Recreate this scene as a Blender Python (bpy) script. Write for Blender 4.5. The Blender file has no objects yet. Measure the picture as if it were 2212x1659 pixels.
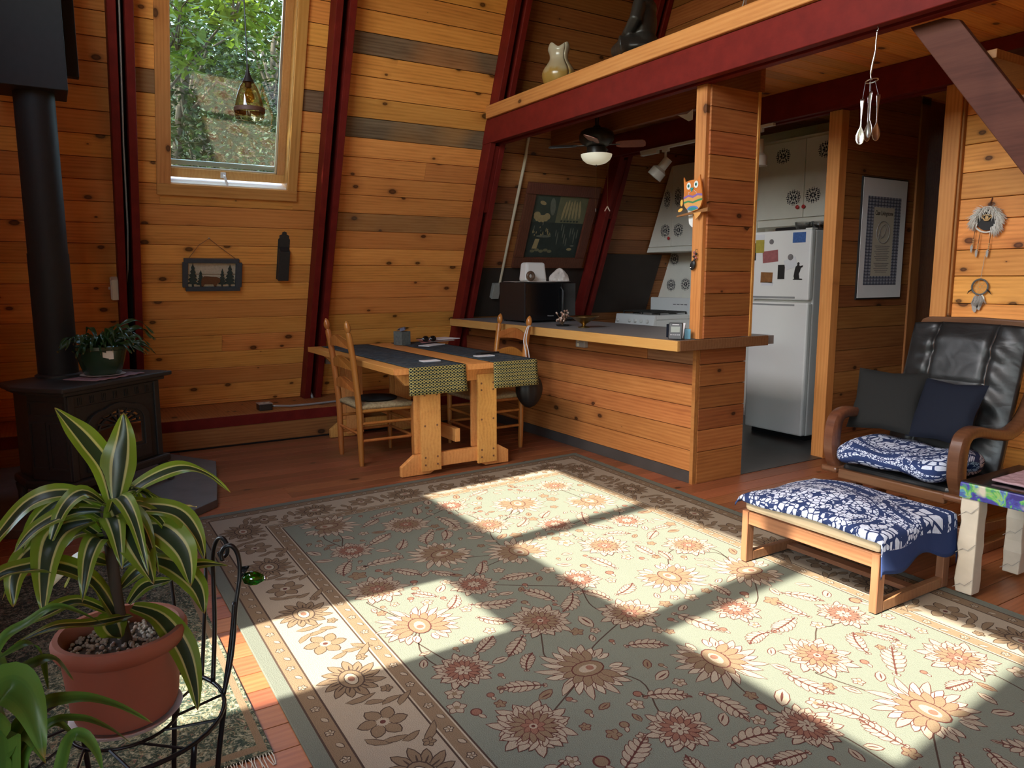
import bpy, bmesh, math, random
from mathutils import Vector, Matrix, noise as mnoise
random.seed(7)
SC = bpy.context.scene
COL = SC.collection
V = Vector
# ------------------------------------------------------------------ camera
cam_d = bpy.data.cameras.new('camera'); cam = bpy.data.objects.new('camera', cam_d); COL.objects.link(cam)
YAW, PITCH, ROLL, FPX = -1.0151, -0.1426, -0.0020, 1602.5
cf = V((math.sin(YAW)*math.cos(PITCH), math.cos(YAW)*math.cos(PITCH), math.sin(PITCH)))
cr = V((math.cos(YAW), -math.sin(YAW), 0)); cu = cr.cross(cf)
r2 = cr*math.cos(ROLL)+cu*math.sin(ROLL); u2 = -cr*math.sin(ROLL)+cu*math.cos(ROLL)
cam.matrix_world = Matrix(((r2.x, u2.x, -cf.x, 0), (r2.y, u2.y, -cf.y, 0), (r2.z, u2.z, -cf.z, 1.4), (0, 0, 0, 1)))
cam_d.sensor_fit = 'HORIZONTAL'; cam_d.sensor_width = 36; cam_d.lens = FPX/2212*36; cam_d.clip_start = .02; cam_d.clip_end = 200
SC.camera = cam
# ------------------------------------------------------------------ light
SUN_E, SKY_S, EXPO = 19.5, 2.15, 0.42
world = bpy.data.worlds.new('world'); SC.world = world; world.use_nodes = True
wn = world.node_tree; wn.nodes.clear()
wo = wn.nodes.new('ShaderNodeOutputWorld'); wb = wn.nodes.new('ShaderNodeBackground'); sky = wn.nodes.new('ShaderNodeTexSky')
sky.sky_type = 'NISHITA'; sky.sun_disc = False; sky.sun_elevation = math.radians(50); sky.sun_rotation = math.radians(180-5)
sky.air_density = 1.0; sky.dust_density = 1.5; sky.ozone_density = 1.0
wb.inputs['Strength'].default_value = SKY_S
wt_ = wn.nodes.new('ShaderNodeMixRGB'); wt_.blend_type = 'MULTIPLY'; wt_.inputs[0].default_value = 1; wt_.inputs[2].default_value = (1.06, 1.0, .86, 1)
wn.links.new(sky.outputs[0], wt_.inputs[1]); wn.links.new(wt_.outputs[0], wb.inputs[0]); wn.links.new(wb.outputs[0], wo.inputs[0])
sd = bpy.data.lights.new('sun', 'SUN'); sun = bpy.data.objects.new('sun', sd); COL.objects.link(sun)
sd.energy = SUN_E; sd.angle = math.radians(.7); sd.color = (1, .93, .76)
SUND = V((-.0925, 1, -1.19)).normalized()
sun.rotation_mode = 'QUATERNION'; sun.rotation_quaternion = SUND.to_track_quat('-Z', 'Y'); sun.location = (0, -6, 9)
def portal(x0, x1, z0, z1, y):
    a = bpy.data.lights.new('window_portal', 'AREA'); a.shape = 'RECTANGLE'; a.size = x1-x0; a.size_y = z1-z0
    a.cycles.is_portal = True
    o = bpy.data.objects.new('window_portal', a); COL.objects.link(o); o.location = ((x0+x1)/2, y, (z0+z1)/2)
    o.rotation_euler = (math.radians(90), 0, 0)
UPW = [(-4.0, -3.04), (-2.92, -1.945), (-1.79, -.84)]; UPZ = (3.07, 4.37)
LOW = [(-2.84, -2.08), (-.25, 2.2)]; LOZ = (.8, 2.52)
for a, b in UPW: portal(a, b, UPZ[0], UPZ[1], -.70)
for a, b in LOW: portal(a, b, LOZ[0], LOZ[1], -.70)
vs = SC.view_settings; vs.view_transform = 'Standard'; vs.look = 'None'; vs.exposure = EXPO; vs.gamma = 1; vs.use_curve_mapping = False
cy = SC.cycles
cy.max_bounces = 10; cy.diffuse_bounces = 6; cy.glossy_bounces = 4; cy.transmission_bounces = 6; cy.transparent_max_bounces = 12
cy.sample_clamp_indirect = 8; cy.caustics_reflective = False; cy.caustics_refractive = False; cy.use_denoising = True

# ------------------------------------------------------------------ materials
MATS = {}
def srgb(r, g, b):
    f = lambda c: (c/255/12.92) if c/255 <= .04045 else ((c/255+.055)/1.055)**2.4
    return (f(r), f(g), f(b), 1)
class NT:
    def __init__(s, name):
        s.m = bpy.data.materials.new(name); s.m.use_nodes = True; s.t = s.m.node_tree; s.t.nodes.clear()
        s.out = s.n('OutputMaterial'); s.b = s.n('BsdfPrincipled'); s.l(s.b.outputs[0], s.out.inputs[0]); MATS[name] = s.m
    def n(s, kind, **k):
        x = s.t.nodes.new('ShaderNode'+kind)
        for a, v in k.items(): setattr(x, a, v)
        return x
    def l(s, a, b): s.t.links.new(a, b)
    def val(s, sock, v):
        if isinstance(v, (int, float, tuple, list)):
            if isinstance(v, (tuple, list)) and len(v) == 3 and sock.type == 'RGBA': v = (*v, 1)
            sock.default_value = v
        else: s.l(v, sock)
    def math(s, op, a, b=None, c=None, clamp=False):
        x = s.n('Math', operation=op, use_clamp=clamp); s.val(x.inputs[0], a)
        if b is not None: s.val(x.inputs[1], b)
        if c is not None: s.val(x.inputs[2], c)
        return x.outputs[0]
    def vmath(s, op, a, b=None):
        x = s.n('VectorMath', operation=op); s.val(x.inputs[0], a)
        if b is not None: s.val(x.inputs[1], b)
        return x.outputs[0]
    def noise(s, vec, scale, detail=2, rough=.5, dist=0):
        x = s.n('TexNoise'); s.l(vec, x.inputs['Vector']); x.inputs['Scale'].default_value = scale; x.inputs['Detail'].default_value = detail
        x.inputs['Roughness'].default_value = rough; x.inputs['Distortion'].default_value = dist
        return x.outputs[0]
    def ramp(s, fac, stops, interp='LINEAR'):
        x = s.n('ValToRGB'); s.val(x.inputs[0], fac); e = x.color_ramp.elements; x.color_ramp.interpolation = interp
        while len(e) < len(stops): e.new(.5)
        for i, (p, c) in enumerate(stops): e[i].position = p; e[i].color = c if len(c) == 4 else (*c, 1)
        return x.outputs[0]
    def mix(s, fac, a, b, mode='MIX'):
        x = s.n('MixRGB', blend_type=mode); s.val(x.inputs[0], fac); s.val(x.inputs[1], a); s.val(x.inputs[2], b); return x.outputs[0]
    def sep(s, vec):
        x = s.n('SeparateXYZ'); s.l(vec, x.inputs[0]); return x.outputs
    def comb(s, x, y, z):
        c = s.n('CombineXYZ'); s.val(c.inputs[0], x); s.val(c.inputs[1], y); s.val(c.inputs[2], z); return c.outputs[0]
    def set(s, col=None, rough=None, metal=None, spec=None, coat=None):
        if col is not None: s.val(s.b.inputs['Base Color'], col)
        if rough is not None: s.val(s.b.inputs['Roughness'], rough)
        if metal is not None: s.val(s.b.inputs['Metallic'], metal)
        if spec is not None: s.val(s.b.inputs['Specular IOR Level'], spec)
        if coat is not None: s.val(s.b.inputs['Coat Weight'], coat)
        return s
    def bump(s, h, strength=.3, dist=.01):
        x = s.n('Bump'); x.inputs['Strength'].default_value = strength; x.inputs['Distance'].default_value = dist
        s.l(h, x.inputs['Height']); s.l(x.outputs[0], s.b.inputs['Normal'])
    def obj(s, rand=True):
        tc = s.n('TexCoord'); v = tc.outputs['Object']
        if rand:
            oi = s.n('ObjectInfo'); s.rnd = oi.outputs['Random']
            v = s.vmath('ADD', v, s.comb(s.math('MULTIPLY', s.rnd, 37.0), s.math('MULTIPLY', s.rnd, 71.0), s.math('MULTIPLY', s.rnd, 13.0)))
        return v
def lin(*c): return (*c, 1)
def wood(name, light, mid, dark, rough=.55, knots=.0, axis=0, vary=.45, grey=False, gscale=1.0, worn=0.0, spec=.35):
    """grain runs along the object's local axis (0 = x, 2 = z)"""
    s = NT(name); v = s.obj(); X = s.sep(v)
    ax = [0, 1, 2]; a = axis; b, c = [i for i in ax if i != a]
    st = s.comb(s.math('MULTIPLY', X[a], .8*gscale), s.math('MULTIPLY', X[b], 11*gscale), s.math('MULTIPLY', X[c], 11*gscale))
    fine = s.noise(st, 6, 5, .65)
    broad = s.noise(s.comb(s.math('MULTIPLY', X[a], .7), s.math('MULTIPLY', X[b], 4), s.math('MULTIPLY', X[c], 4)), 2.2, 3, .5, .6)
    rings = s.n('TexWave'); rings.wave_type = 'BANDS'; rings.bands_direction = 'Y'; s.l(st, rings.inputs[0])
    rings.inputs['Scale'].default_value = 1.1; rings.inputs['Distortion'].default_value = 9; rings.inputs['Detail'].default_value = 2; rings.inputs['Detail Scale'].default_value = .6
    g = s.math('ADD', s.math('MULTIPLY', fine, .5), s.math('ADD', s.math('MULTIPLY', broad, .38), s.math('MULTIPLY', rings.outputs['Fac'], .14)))
    col = s.ramp(g, [(.20, dark), (.47, mid), (.80, light)])
    hgt = fine
    if knots:
        kv = s.comb(s.math('MULTIPLY', X[a], 3.3), s.math('MULTIPLY', X[b], 5.5), s.math('MULTIPLY', X[c], .01))
        vo = s.n('TexVoronoi'); vo.voronoi_dimensions = '2D'; s.l(kv, vo.inputs['Vector']); vo.inputs['Scale'].default_value = 1.0; vo.inputs['Randomness'].default_value = 1
        rc = s.sep(vo.outputs['Color'])
        rad = s.math('MULTIPLY', s.math('MAXIMUM', s.math('SUBTRACT', rc[0], 1-knots), 0), .20/knots)
        d = s.math('ADD', vo.outputs['Distance'], s.math('MULTIPLY', s.math('SUBTRACT', s.noise(v, 30, 2), .5), .03))
        k = s.math('SUBTRACT', 1, s.math('DIVIDE', d, s.math('ADD', rad, .0001)), clamp=True)
        kf = s.math('MULTIPLY', s.ramp(k, [(0, (0, 0, 0)), (.35, (.35,)*3), (.5, (1, 1, 1)), (1, (.8,)*3)]), s.math('GREATER_THAN', rad, .01))
        halo = s.math('MULTIPLY', s.math('SUBTRACT', 1, s.math('DIVIDE', d, s.math('ADD', s.math('MULTIPLY', rad, 2.6), .0001)), clamp=True), s.math('GREATER_THAN', rad, .01))
        col = s.mix(s.math('MULTIPLY', halo, .5), col, dark)
        col = s.mix(kf, col, tuple(x*.22 for x in dark[:3])+(1,))
    if grey:
        at = s.n('Attribute'); at.attribute_type = 'OBJECT'; at.attribute_name = 'grey'
        gm = s.math('MULTIPLY', at.outputs['Fac'], s.ramp(s.noise(s.comb(s.math('MULTIPLY', X[a], 1.2), X[b], X[c]), 1.1, 1), [(.3, (.55,)*3), (.55, (1, 1, 1))]))
        gcol = s.ramp(g, [(.3, (.07, .05, .032)), (.5, (.14, .105, .068)), (.68, (.2, .15, .1))])
        col = s.mix(gm, col, gcol)
    if worn:
        w = s.noise(s.comb(X[0], X[1], X[2]), 3.3, 6, .7)
        col = s.mix(s.math('MULTIPLY', s.ramp(w, [(.55, (0, 0, 0)), (.75, (1, 1, 1))]), worn), col, light)
    hs = s.n('HueSaturation'); s.l(col, hs.inputs['Color'])
    s.l(s.math('ADD', 1-vary/2, s.math('MULTIPLY', s.rnd, vary)), hs.inputs['Value'])
    s.l(s.math('ADD', .492, s.math('MULTIPLY', s.math('FRACT', s.math('MULTIPLY', s.rnd, 7.3)), .016)), hs.inputs['Hue'])
    s.set(hs.outputs[0], rough, spec=spec); s.bump(hgt, .25, .003)
    return s.m
def plain(name, col, rough=.5, metal=0, var=.06, scale=20, bump=0.0, spec=.5, coat=0):
    s = NT(name); v = s.obj(False)
    f = s.noise(v, scale, 3)
    c = s.mix(f, tuple(x*(1-var) for x in col[:3])+(1,), tuple(min(1, x*(1+var)) for x in col[:3])+(1,))
    s.set(c, rough, metal, spec, coat)
    if bump: s.bump(f, bump, .004)
    return s.m
wood('pine_wall', (.88, .40, .105), (.73, .295, .065), (.43, .14, .028), .5, knots=.42, grey=True, vary=.38)
wood('pine_dark_and_shade', (.40, .17, .055), (.29, .105, .031), (.16, .052, .016), .55, knots=.25, grey=True, vary=.5)  # brown pine, also the shaded copy of pine_wall around the loft
wood('cedar_panel', (.46, .19, .06), (.33, .115, .033), (.18, .055, .017), .55, knots=.2, grey=True, vary=.55)
wood('pine_trim', (.70, .34, .10), (.58, .25, .064), (.38, .14, .033), .5, knots=.16, vary=.2)
wood('floor_wood', (.30, .115, .05), (.22, .074, .03), (.12, .038, .016), .38, knots=.15, vary=.45, spec=.5)
wood('oak_table', (.80, .41, .12), (.70, .32, .082), (.5, .2, .048), .42, vary=.16, spec=.5)
wood('chair_wood', (.50, .20, .05), (.40, .142, .032), (.27, .085, .018), .25, axis=2, vary=.2, spec=.6)
wood('stool_oak', (.26, .125, .063), (.205, .09, .043), (.135, .056, .026), .45, vary=.18)
wood('rocker_wood', (.17, .075, .036), (.115, .046, .022), (.06, .022, .011), .28, vary=.15, spec=.6)
wood('stair_wood', (.14, .055, .03), (.10, .036, .02), (.055, .019, .011), .65, knots=.3, vary=.15, spec=.2)
wood('frame_wood', (.17, .058, .03), (.12, .038, .02), (.075, .022, .012), .45, vary=.15)
wood('counter_edge', (.62, .35, .12), (.55, .28, .085), (.44, .2, .055), .4, vary=.1, spec=.5)
def red_paint():
    s = NT('red_paint'); v = s.obj(); X = s.sep(v)
    f = s.noise(v, 9, 5, .6); g = s.noise(s.comb(s.math('MULTIPLY', X[0], 1.5), s.math('MULTIPLY', X[1], 30), s.math('MULTIPLY', X[2], 30)), 3, 3)
    c = s.ramp(f, [(.3, (.125, .011, .008)), (.7, (.18, .016, .011))])
    ch = s.ramp(s.noise(v, 26, 2), [(.80, (0, 0, 0)), (.83, (1, 1, 1))])
    s.set(s.mix(s.math('MULTIPLY', ch, .35), c, (.42, .3, .25, 1)), .55, spec=.14); s.bump(g, .35, .004)
red_paint()
plain('black_iron', (.034, .032, .029), .5, 0, .25, 60, .1, .35)
plain('stove_pipe', (.02, .019, .018), .6, 0, .15, 30, 0, .25)
plain('wire_black', (.012, .012, .013), .35, .3, .1, 40)
plain('white_enamel', (.84, .83, .80), .25, 0, .02, 5, 0, .5)
plain('white_paint', (.84, .80, .70), .45, 0, .05, 12, 0, .4)
plain('white_plastic', (.74, .72, .68), .35, 0, .03, 10)
plain('grey_plastic', (.30, .30, .30), .45, 0, .05, 10)
plain('cream_plastic', (.72, .66, .52), .45, 0, .04, 12)
plain('steel', (.55, .55, .53), .3, 1, .08, 30)
plain('dark_metal', (.05, .045, .04), .45, .7, .2, 30)
plain('brass', (.36, .24, .09), .3, 1, .25, 25)
plain('bronze_fan', (.028, .022, .018), .4, .3, .15, 20)
plain('fan_blade_red', (.34, .13, .085), .45, 0, .2, 40)
plain('red_knob', (.55, .03, .03), .3, 0, .05, 10)
plain('black_decal', (.012, .012, .02), .6, 0, .05, 10)
plain('vinyl_dark', (.055, .05, .047), .4, 0, .35, 6, .05)
plain('laminate', (.23, .225, .225), .35, 0, .2, 7, 0, .5)
plain('black_gloss', (.006, .006, .007), .12, 0, .1, 5, 0, .6)
plain('black_plastic', (.012, .012, .013), .4, 0, .1, 10)
plain('slate', (.11, .112, .11), .55, 0, .35, 9, .3)
plain('slate_edge', (.035, .036, .036), .6, 0, .2, 9, .2)
plain('board_black', (.03, .018, .012), .7, 0, .3, 9)
plain('gap_dark', (.012, .008, .006), .9, 0, .1, 9)
plain('terracotta', (.36, .125, .075), .6, 0, .1, 8, .05)
plain('green_pot', (.02, .045, .024), .25, 0, .12, 8, 0, .6)
plain('foil_tag', (.8, .74, .66), .6, 0, .1, 8)
plain('soil', (.05, .035, .025), .9, 0, .4, 60, .5)
plain('gravel', (.50, .43, .34), .8, 0, .35, 90, .4)
plain('grey_box', (.32, .30, .26), .55, 0, .06, 14)
plain('conduit', (.42, .40, .38), .4, .4, .08, 14)
plain('paper_white', (.72, .72, .74), .7, 0, .04, 14)
plain('paper_red', (.45, .18, .18), .7, 0, .4, 60)
plain('navy_cloth', (.006, .008, .016), .85, 0, .15, 60, .2, .2)
plain('charcoal_cloth', (.012, .012, .0115), .85, 0, .15, 60, .2, .2)
plain('cream_cloth', (.46, .37, .24), .8, 0, .06, 30, .1, .2)
plain('pink_knit', (.34, .22, .24), .9, 0, .25, 120, .6, .2)
plain('black_bag', (.012, .012, .013), .5, 0, .2, 20, .2)
plain('strap_white', (.6, .6, .6), .6, 0, .1, 20)
plain('glass_clear', (.8, .85, .8), .1)
plain('statue_dark', (.02, .017, .014), .42, .15, .3, 14, .2)
plain('stone_paint', (.46, .40, .31), .7, 0, .18, 12, .5)
plain('dried_flower', (.36, .20, .14), .8, 0, .3, 90)
plain('flower_pale', (.6, .45, .36), .8, 0, .2, 90)
plain('fur_white', (.78, .74, .66), .85, 0, .12, 60)
plain('fur_grey', (.42, .38, .34), .85, 0, .2, 60)
plain('leather_brown', (.10, .045, .025), .6, 0, .2, 40)
plain('bead_tan', (.58, .36, .15), .4, 0, .1, 40)
plain('owl_orange', (.66, .20, .035), .5, 0, .22, 26)
plain('owl_tan', (.74, .36, .10), .5, 0, .12, 26)
plain('owl_yellow', (.85, .46, .08), .5, 0, .1, 26)
plain('owl_purple', (.26, .14, .38), .5); plain('owl_teal', (.03, .28, .26), .5); plain('owl_green', (.05, .25, .09), .5)
plain('owl_blue', (.12, .2, .5), .5); plain('eye_white', (.8, .8, .76), .5); plain('ink_black', (.015, .013, .012), .6)
plain('wood_brown', (.28, .12, .035), .5, 0, .2, 20)
plain('bag_white', (.55, .5, .45), .35, 0, .3, 25)
plain('jar_brown', (.11, .065, .04), .3, 0, .3, 30)
plain('tissue_box', (.13, .15, .14), .6, 0, .5, 45); plain('tissue', (.16, .18, .26), .8)
plain('blue_pack', (.18, .42, .55), .5, 0, .2, 30); plain('lcd', (.20, .22, .18), .3)
plain('rope_wire', (.16, .09, .05), .6); plain('conduit_cream', (.62, .52, .36), .5)
plain('spoon_silver', (.62, .6, .55), .28, 1, .2, 40)
plain('bear_brown', (.14, .055, .018), .6, 0, .35, 60); plain('pine_green', (.028, .042, .034), .7, 0, .25, 50)
plain('slate_frame', (.05, .058, .066), .6, 0, .25, 30); plain('whitewash', (.50, .43, .31), .7, 0, .3, 70)
plain('outdoor_grass', (.05, .065, .025), .9, 0, .3, 2); plain('wooded_slope', (.012, .022, .008), .9, 0, .8, .8); plain('bark', (.06, .045, .032), .9, 0, .4, 9, .5)
plain('magnet_red', (.36, .12, .12), .5, 0, .3, 40); plain('magnet_blue', (.05, .13, .36), .5, 0, .6, 60); plain('magnet_yellow', (.45, .36, .06), .5, 0, .2, 40)
plain('magnet_sunset', (.28, .12, .04), .5, 0, .6, 30); plain('magnet_grey', (.2, .18, .18), .5, 0, .5, 50)
plain('fringe', (.42, .42, .38), .9)
plain('blade_grey', (.045, .045, .045), .4, 0, .1, 20)
plain('sun_blocker_dark', (.08, .07, .06), .9)
plain('deck_outer', (.25, .19, .13), .8)
def thin_glass(name, tint, refl, rough=.0):
    s = NT(name); s.t.nodes.remove(s.b)
    tr = s.n('BsdfTransparent'); tr.inputs[0].default_value = (*tint, 1); gl = s.n('BsdfGlossy'); gl.inputs['Roughness'].default_value = rough
    lw = s.n('LayerWeight'); lw.inputs[0].default_value = .25; mx = s.n('MixShader')
    s.l(s.math('ADD', refl, s.math('MULTIPLY', lw.outputs['Fresnel'], .6)), mx.inputs[0]); s.l(tr.outputs[0], mx.inputs[1]); s.l(gl.outputs[0], mx.inputs[2])
    s.l(mx.outputs[0], s.out.inputs[0])
thin_glass('window_glass', (.80, .92, .86), .17)
thin_glass('lamp_glass', (.80, .72, .48), .10, .06)
thin_glass('bulb_glass', (.95, .72, .35), .05)
thin_glass('bowl_glass', (.8, .8, .8), .10, .1)
thin_glass('stove_glass', (.25, .22, .18), .25, .04)
thin_glass('green_glass', (.02, .45, .06), .10)
thin_glass('picture_glass', (1, 1, 1), .01, .02)
def milk():
    s = NT('milk_glass'); s.set((.80, .78, .66, 1), .3); s.b.inputs['Transmission Weight'].default_value = .0
    s.b.inputs['Emission Color'].default_value = (1, .9, .62, 1); s.b.inputs['Emission Strength'].default_value = .22; s.b.inputs['Subsurface Weight'].default_value = .25; s.b.inputs['Subsurface Radius'].default_value = (.05, .05, .04)
milk()
def pile(name, c, var=.18):
    s = NT(name); v = s.obj(False)
    f = s.noise(v, 260, 2, .7); g = s.noise(v, 5, 3)
    col = s.mix(f, tuple(x*(1-var) for x in c)+(1,), tuple(x*(1+var) for x in c)+(1,))
    col = s.mix(s.math('MULTIPLY', g, .18), col, tuple(x*.7 for x in c)+(1,))
    s.set(col, .95, spec=.1); s.bump(f, .7, .004)
pile('rug_field', (.135, .147, .122)); pile('rug_beige', (.255, .215, .168)); pile('rug_tan', (.155, .11, .072)); pile('rug_wine', (.075, .027, .023))
pile('rug_brown', (.05, .033, .026)); pile('rug_edge', (.115, .125, .107)); pile('rug_rose', (.17, .085, .062)); pile('rug_cream', (.30, .26, .205))
def small_rug():
    s = NT('small_rug'); v = s.obj(False)
    n1 = s.noise(v, 13, 4, .6, 1.6); n2 = s.noise(v, 34, 3, .6, 2.0)
    c = s.ramp(n1, [(.38, (.018, .03, .022)), (.46, (.04, .06, .04)), (.5, (.30, .28, .2)), (.54, (.05, .07, .05)), (.6, (.022, .035, .03))])
    c2 = s.ramp(n2, [(.40, (.28, .26, .2)), (.45, (.035, .05, .04)), (.56, (.02, .03, .025)), (.62, (.22, .17, .10)), (.7, (.18, .05, .07))])
    s.set(s.mix(.5, c, c2), .95, spec=.1); s.bump(s.noise(v, 220, 2), .6, .004)
small_rug()
def uvmat(name):
    s = NT(name); tc = s.n('TexCoord'); return s, s.sep(tc.outputs['UV']), tc.outputs['UV']
def leaf_mat(name, mid, line, edge, trans=.35):
    s, U, uv = uvmat(name)
    a = s.math('ABSOLUTE', s.math('SUBTRACT', U[0], .5))
    st = s.noise(s.comb(s.math('MULTIPLY', U[0], 60), s.math('MULTIPLY', U[1], 1.5), 0), 1, 2)
    a2 = s.math('ADD', a, s.math('MULTIPLY', s.math('SUBTRACT', st, .5), .05))
    c = s.ramp(a2, [(.0, mid), (.165, mid), (.19, line), (.235, line), (.27, edge), (.5, tuple(x*1.1 for x in edge))])
    c = s.mix(s.math('MULTIPLY', st, .25), c, (.02, .03, .015, 1))
    tip = s.ramp(U[1], [(.94, (0, 0, 0)), (1, (1, 1, 1))]); c = s.mix(tip, c, (.30, .16, .05, 1))
    s.set(c, .33, spec=.5)
    tl = s.n('BsdfTranslucent'); s.l(s.mix(1, c, (1.0, 1.0, .35, 1), 'MULTIPLY'), tl.inputs[0]); mx = s.n('MixShader'); mx.inputs[0].default_value = trans
    s.l(s.b.outputs[0], mx.inputs[1]); s.l(tl.outputs[0], mx.inputs[2]); s.l(mx.outputs[0], s.out.inputs[0])
leaf_mat('leaf_striped', (.035, .060, .030), (.62, .60, .26), (.20, .30, .03))
leaf_mat('leaf_green', (.06, .14, .022), (.07, .16, .025), (.09, .19, .03), .3)
leaf_mat('leaf_dry', (.45, .36, .2), (.5, .42, .25), (.42, .33, .17), .4)
leaf_mat('leaf_cactus', (.022, .05, .016), (.03, .06, .02), (.03, .07, .018), .2)
def foliage(name, a, b, tr):
    s = NT(name); v = s.obj(False); f = s.noise(v, 3.1, 2); oi = s.n('NewGeometry')
    c = s.mix(oi.outputs['Random Per Island'], a, b); s.set(c, .5, spec=.3)
    tl = s.n('BsdfTranslucent'); s.l(s.mix(1, c, (1, 1, .5, 1), 'MULTIPLY'), tl.inputs[0]); mx = s.n('MixShader'); mx.inputs[0].default_value = tr
    s.l(s.b.outputs[0], mx.inputs[1]); s.l(tl.outputs[0], mx.inputs[2]); s.l(mx.outputs[0], s.out.inputs[0])
foliage('foliage_dark', (.008, .018, .006, 1), (.03, .055, .014, 1), .3)
foliage('foliage_mid', (.014, .03, .008, 1), (.045, .075, .018, 1), .35)
foliage('foliage_bright', (.06, .11, .018, 1), (.15, .2, .04, 1), .4)
def leather():
    s = NT('black_leather'); v = s.obj(False); X = s.sep(v)
    f = s.noise(v, 7, 4, .6, .8); g = s.noise(v, 160, 2)
    s.set(s.ramp(f, [(.3, (.008, .008, .008)), (.7, (.018, .018, .0185))]), s.math('ADD', .3, s.math('MULTIPLY', f, .2)), spec=.5)
    w = s.noise(s.comb(s.math('MULTIPLY', X[0], 5), s.math('MULTIPLY', X[1], 8), s.math('MULTIPLY', X[2], 10)), 1.0, 2, .5, .8)
    s.bump(s.math('ADD', s.math('MULTIPLY', w, 1.0), s.math('MULTIPLY', g, .05)), .3, .02)
leather()
def batik():
    s, U, uv = uvmat('batik')
    navy = (.018, .032, .10, 1); white = (.62, .68, .82, 1)
    def cells(sc, w):
        vo = s.n('TexVoronoi'); vo.feature = 'DISTANCE_TO_EDGE'; s.l(uv, vo.inputs['Vector']); vo.inputs['Scale'].default_value = sc; vo.inputs['Randomness'].default_value = .75
        return s.math('GREATER_THAN', vo.outputs['Distance'], w)
    def ring(cx, cy, r, w, sx=1.0):
        dx = s.math('MULTIPLY', s.math('SUBTRACT', U[0], cx), sx); dy = s.math('SUBTRACT', U[1], cy)
        d = s.math('SQRT', s.math('ADD', s.math('MULTIPLY', dx, dx), s.math('MULTIPLY', dy, dy)))
        return s.math('LESS_THAN', s.math('ABSOLUTE', s.math('SUBTRACT', d, r)), w), s.math('LESS_THAN', d, r)
    small = cells(44, .10); big = cells(15, .09)
    # interlocked circles
    fx = s.math('SUBTRACT', s.math('FRACT', s.math('MULTIPLY', U[0], 8)), .5); fy = s.math('SUBTRACT', s.math('FRACT', s.math('MULTIPLY', U[1], 8)), .5)
    rr = s.math('SQRT', s.math('ADD', s.math('MULTIPLY', fx, fx), s.math('MULTIPLY', fy, fy)))
    line = s.math('LESS_THAN', s.math('ABSOLUTE', s.math('SUBTRACT', rr, .47)), .05)
    star = s.math('LESS_THAN', s.math('MULTIPLY', s.math('ABSOLUTE', fx), s.math('ABSOLUTE', fy)), .012)
    star = s.math('MULTIPLY', star, s.math('LESS_THAN', rr, .36)); circ = s.math('MAXIMUM', line, s.math('MULTIPLY', s.math('SUBTRACT', 1, star), s.math('GREATER_THAN', rr, .15)))
    circ = s.math('MULTIPLY', circ, cells(34, .075))
    OR = lambda *q: q[0] if len(q) == 1 else s.math('MAXIMUM', q[0], OR(*q[1:]))
    r1, _ = ring(.42, .16, .30, .020, .75); r1b, i1b = ring(.42, .16, .40, .018, .75); r1c, _ = ring(.42, .16, .25, .010, .75); _, i1 = ring(.42, .16, .235, .01, .75)
    r2_, i2 = ring(.86, .52, .22, .022, .9); r2b, _ = ring(.86, .52, .15, .014, .9); _, i2c = ring(.86, .52, .10, .01, .9)
    r3, i3 = ring(.04, .50, .17, .022); _, i3b = ring(.04, .50, .125, .01)
    r4, i4 = ring(.45, .80, .20, .022, .55); _, i4b = ring(.45, .80, .12, .01, .55); r5, i5 = ring(.90, .05, .22, .022); _, i5b = ring(.90, .05, .14, .01)
    bands = OR(r1, r1b, r1c, r2_, r2b, r3, r4, r5); inn = s.math('MULTIPLY', s.math('MULTIPLY', i1, circ), s.math('SUBTRACT', 1, r1c))
    m = OR(s.math('MULTIPLY', inn, s.math('SUBTRACT', 1, OR(i2, i5))), s.math('MULTIPLY', bands, small), s.math('MULTIPLY', OR(i2c, i4b), big), s.math('MULTIPLY', OR(i3b, i5b), cells(22, .10)))
    blot = s.math('MULTIPLY', s.math('MULTIPLY', s.math('GREATER_THAN', s.noise(uv, 6.5, 1), .66), cells(26, .10)), s.math('SUBTRACT', 1, OR(i1b, i2, i4))); m = s.math('MAXIMUM', m, blot)
    m = s.math('MULTIPLY', m, s.math('LESS_THAN', U[0], .93))
    f = s.noise(uv, 70, 3)
    c = s.mix(s.math('MULTIPLY', m, s.ramp(f, [(.3, (.75,)*3), (.6, (1, 1, 1))])), s.mix(s.noise(uv, 6, 3), navy, (.03, .05, .14, 1)), white)
    s.set(c, .85, spec=.15); s.bump(s.noise(uv, 200, 2), .2, .002)
batik()
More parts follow.
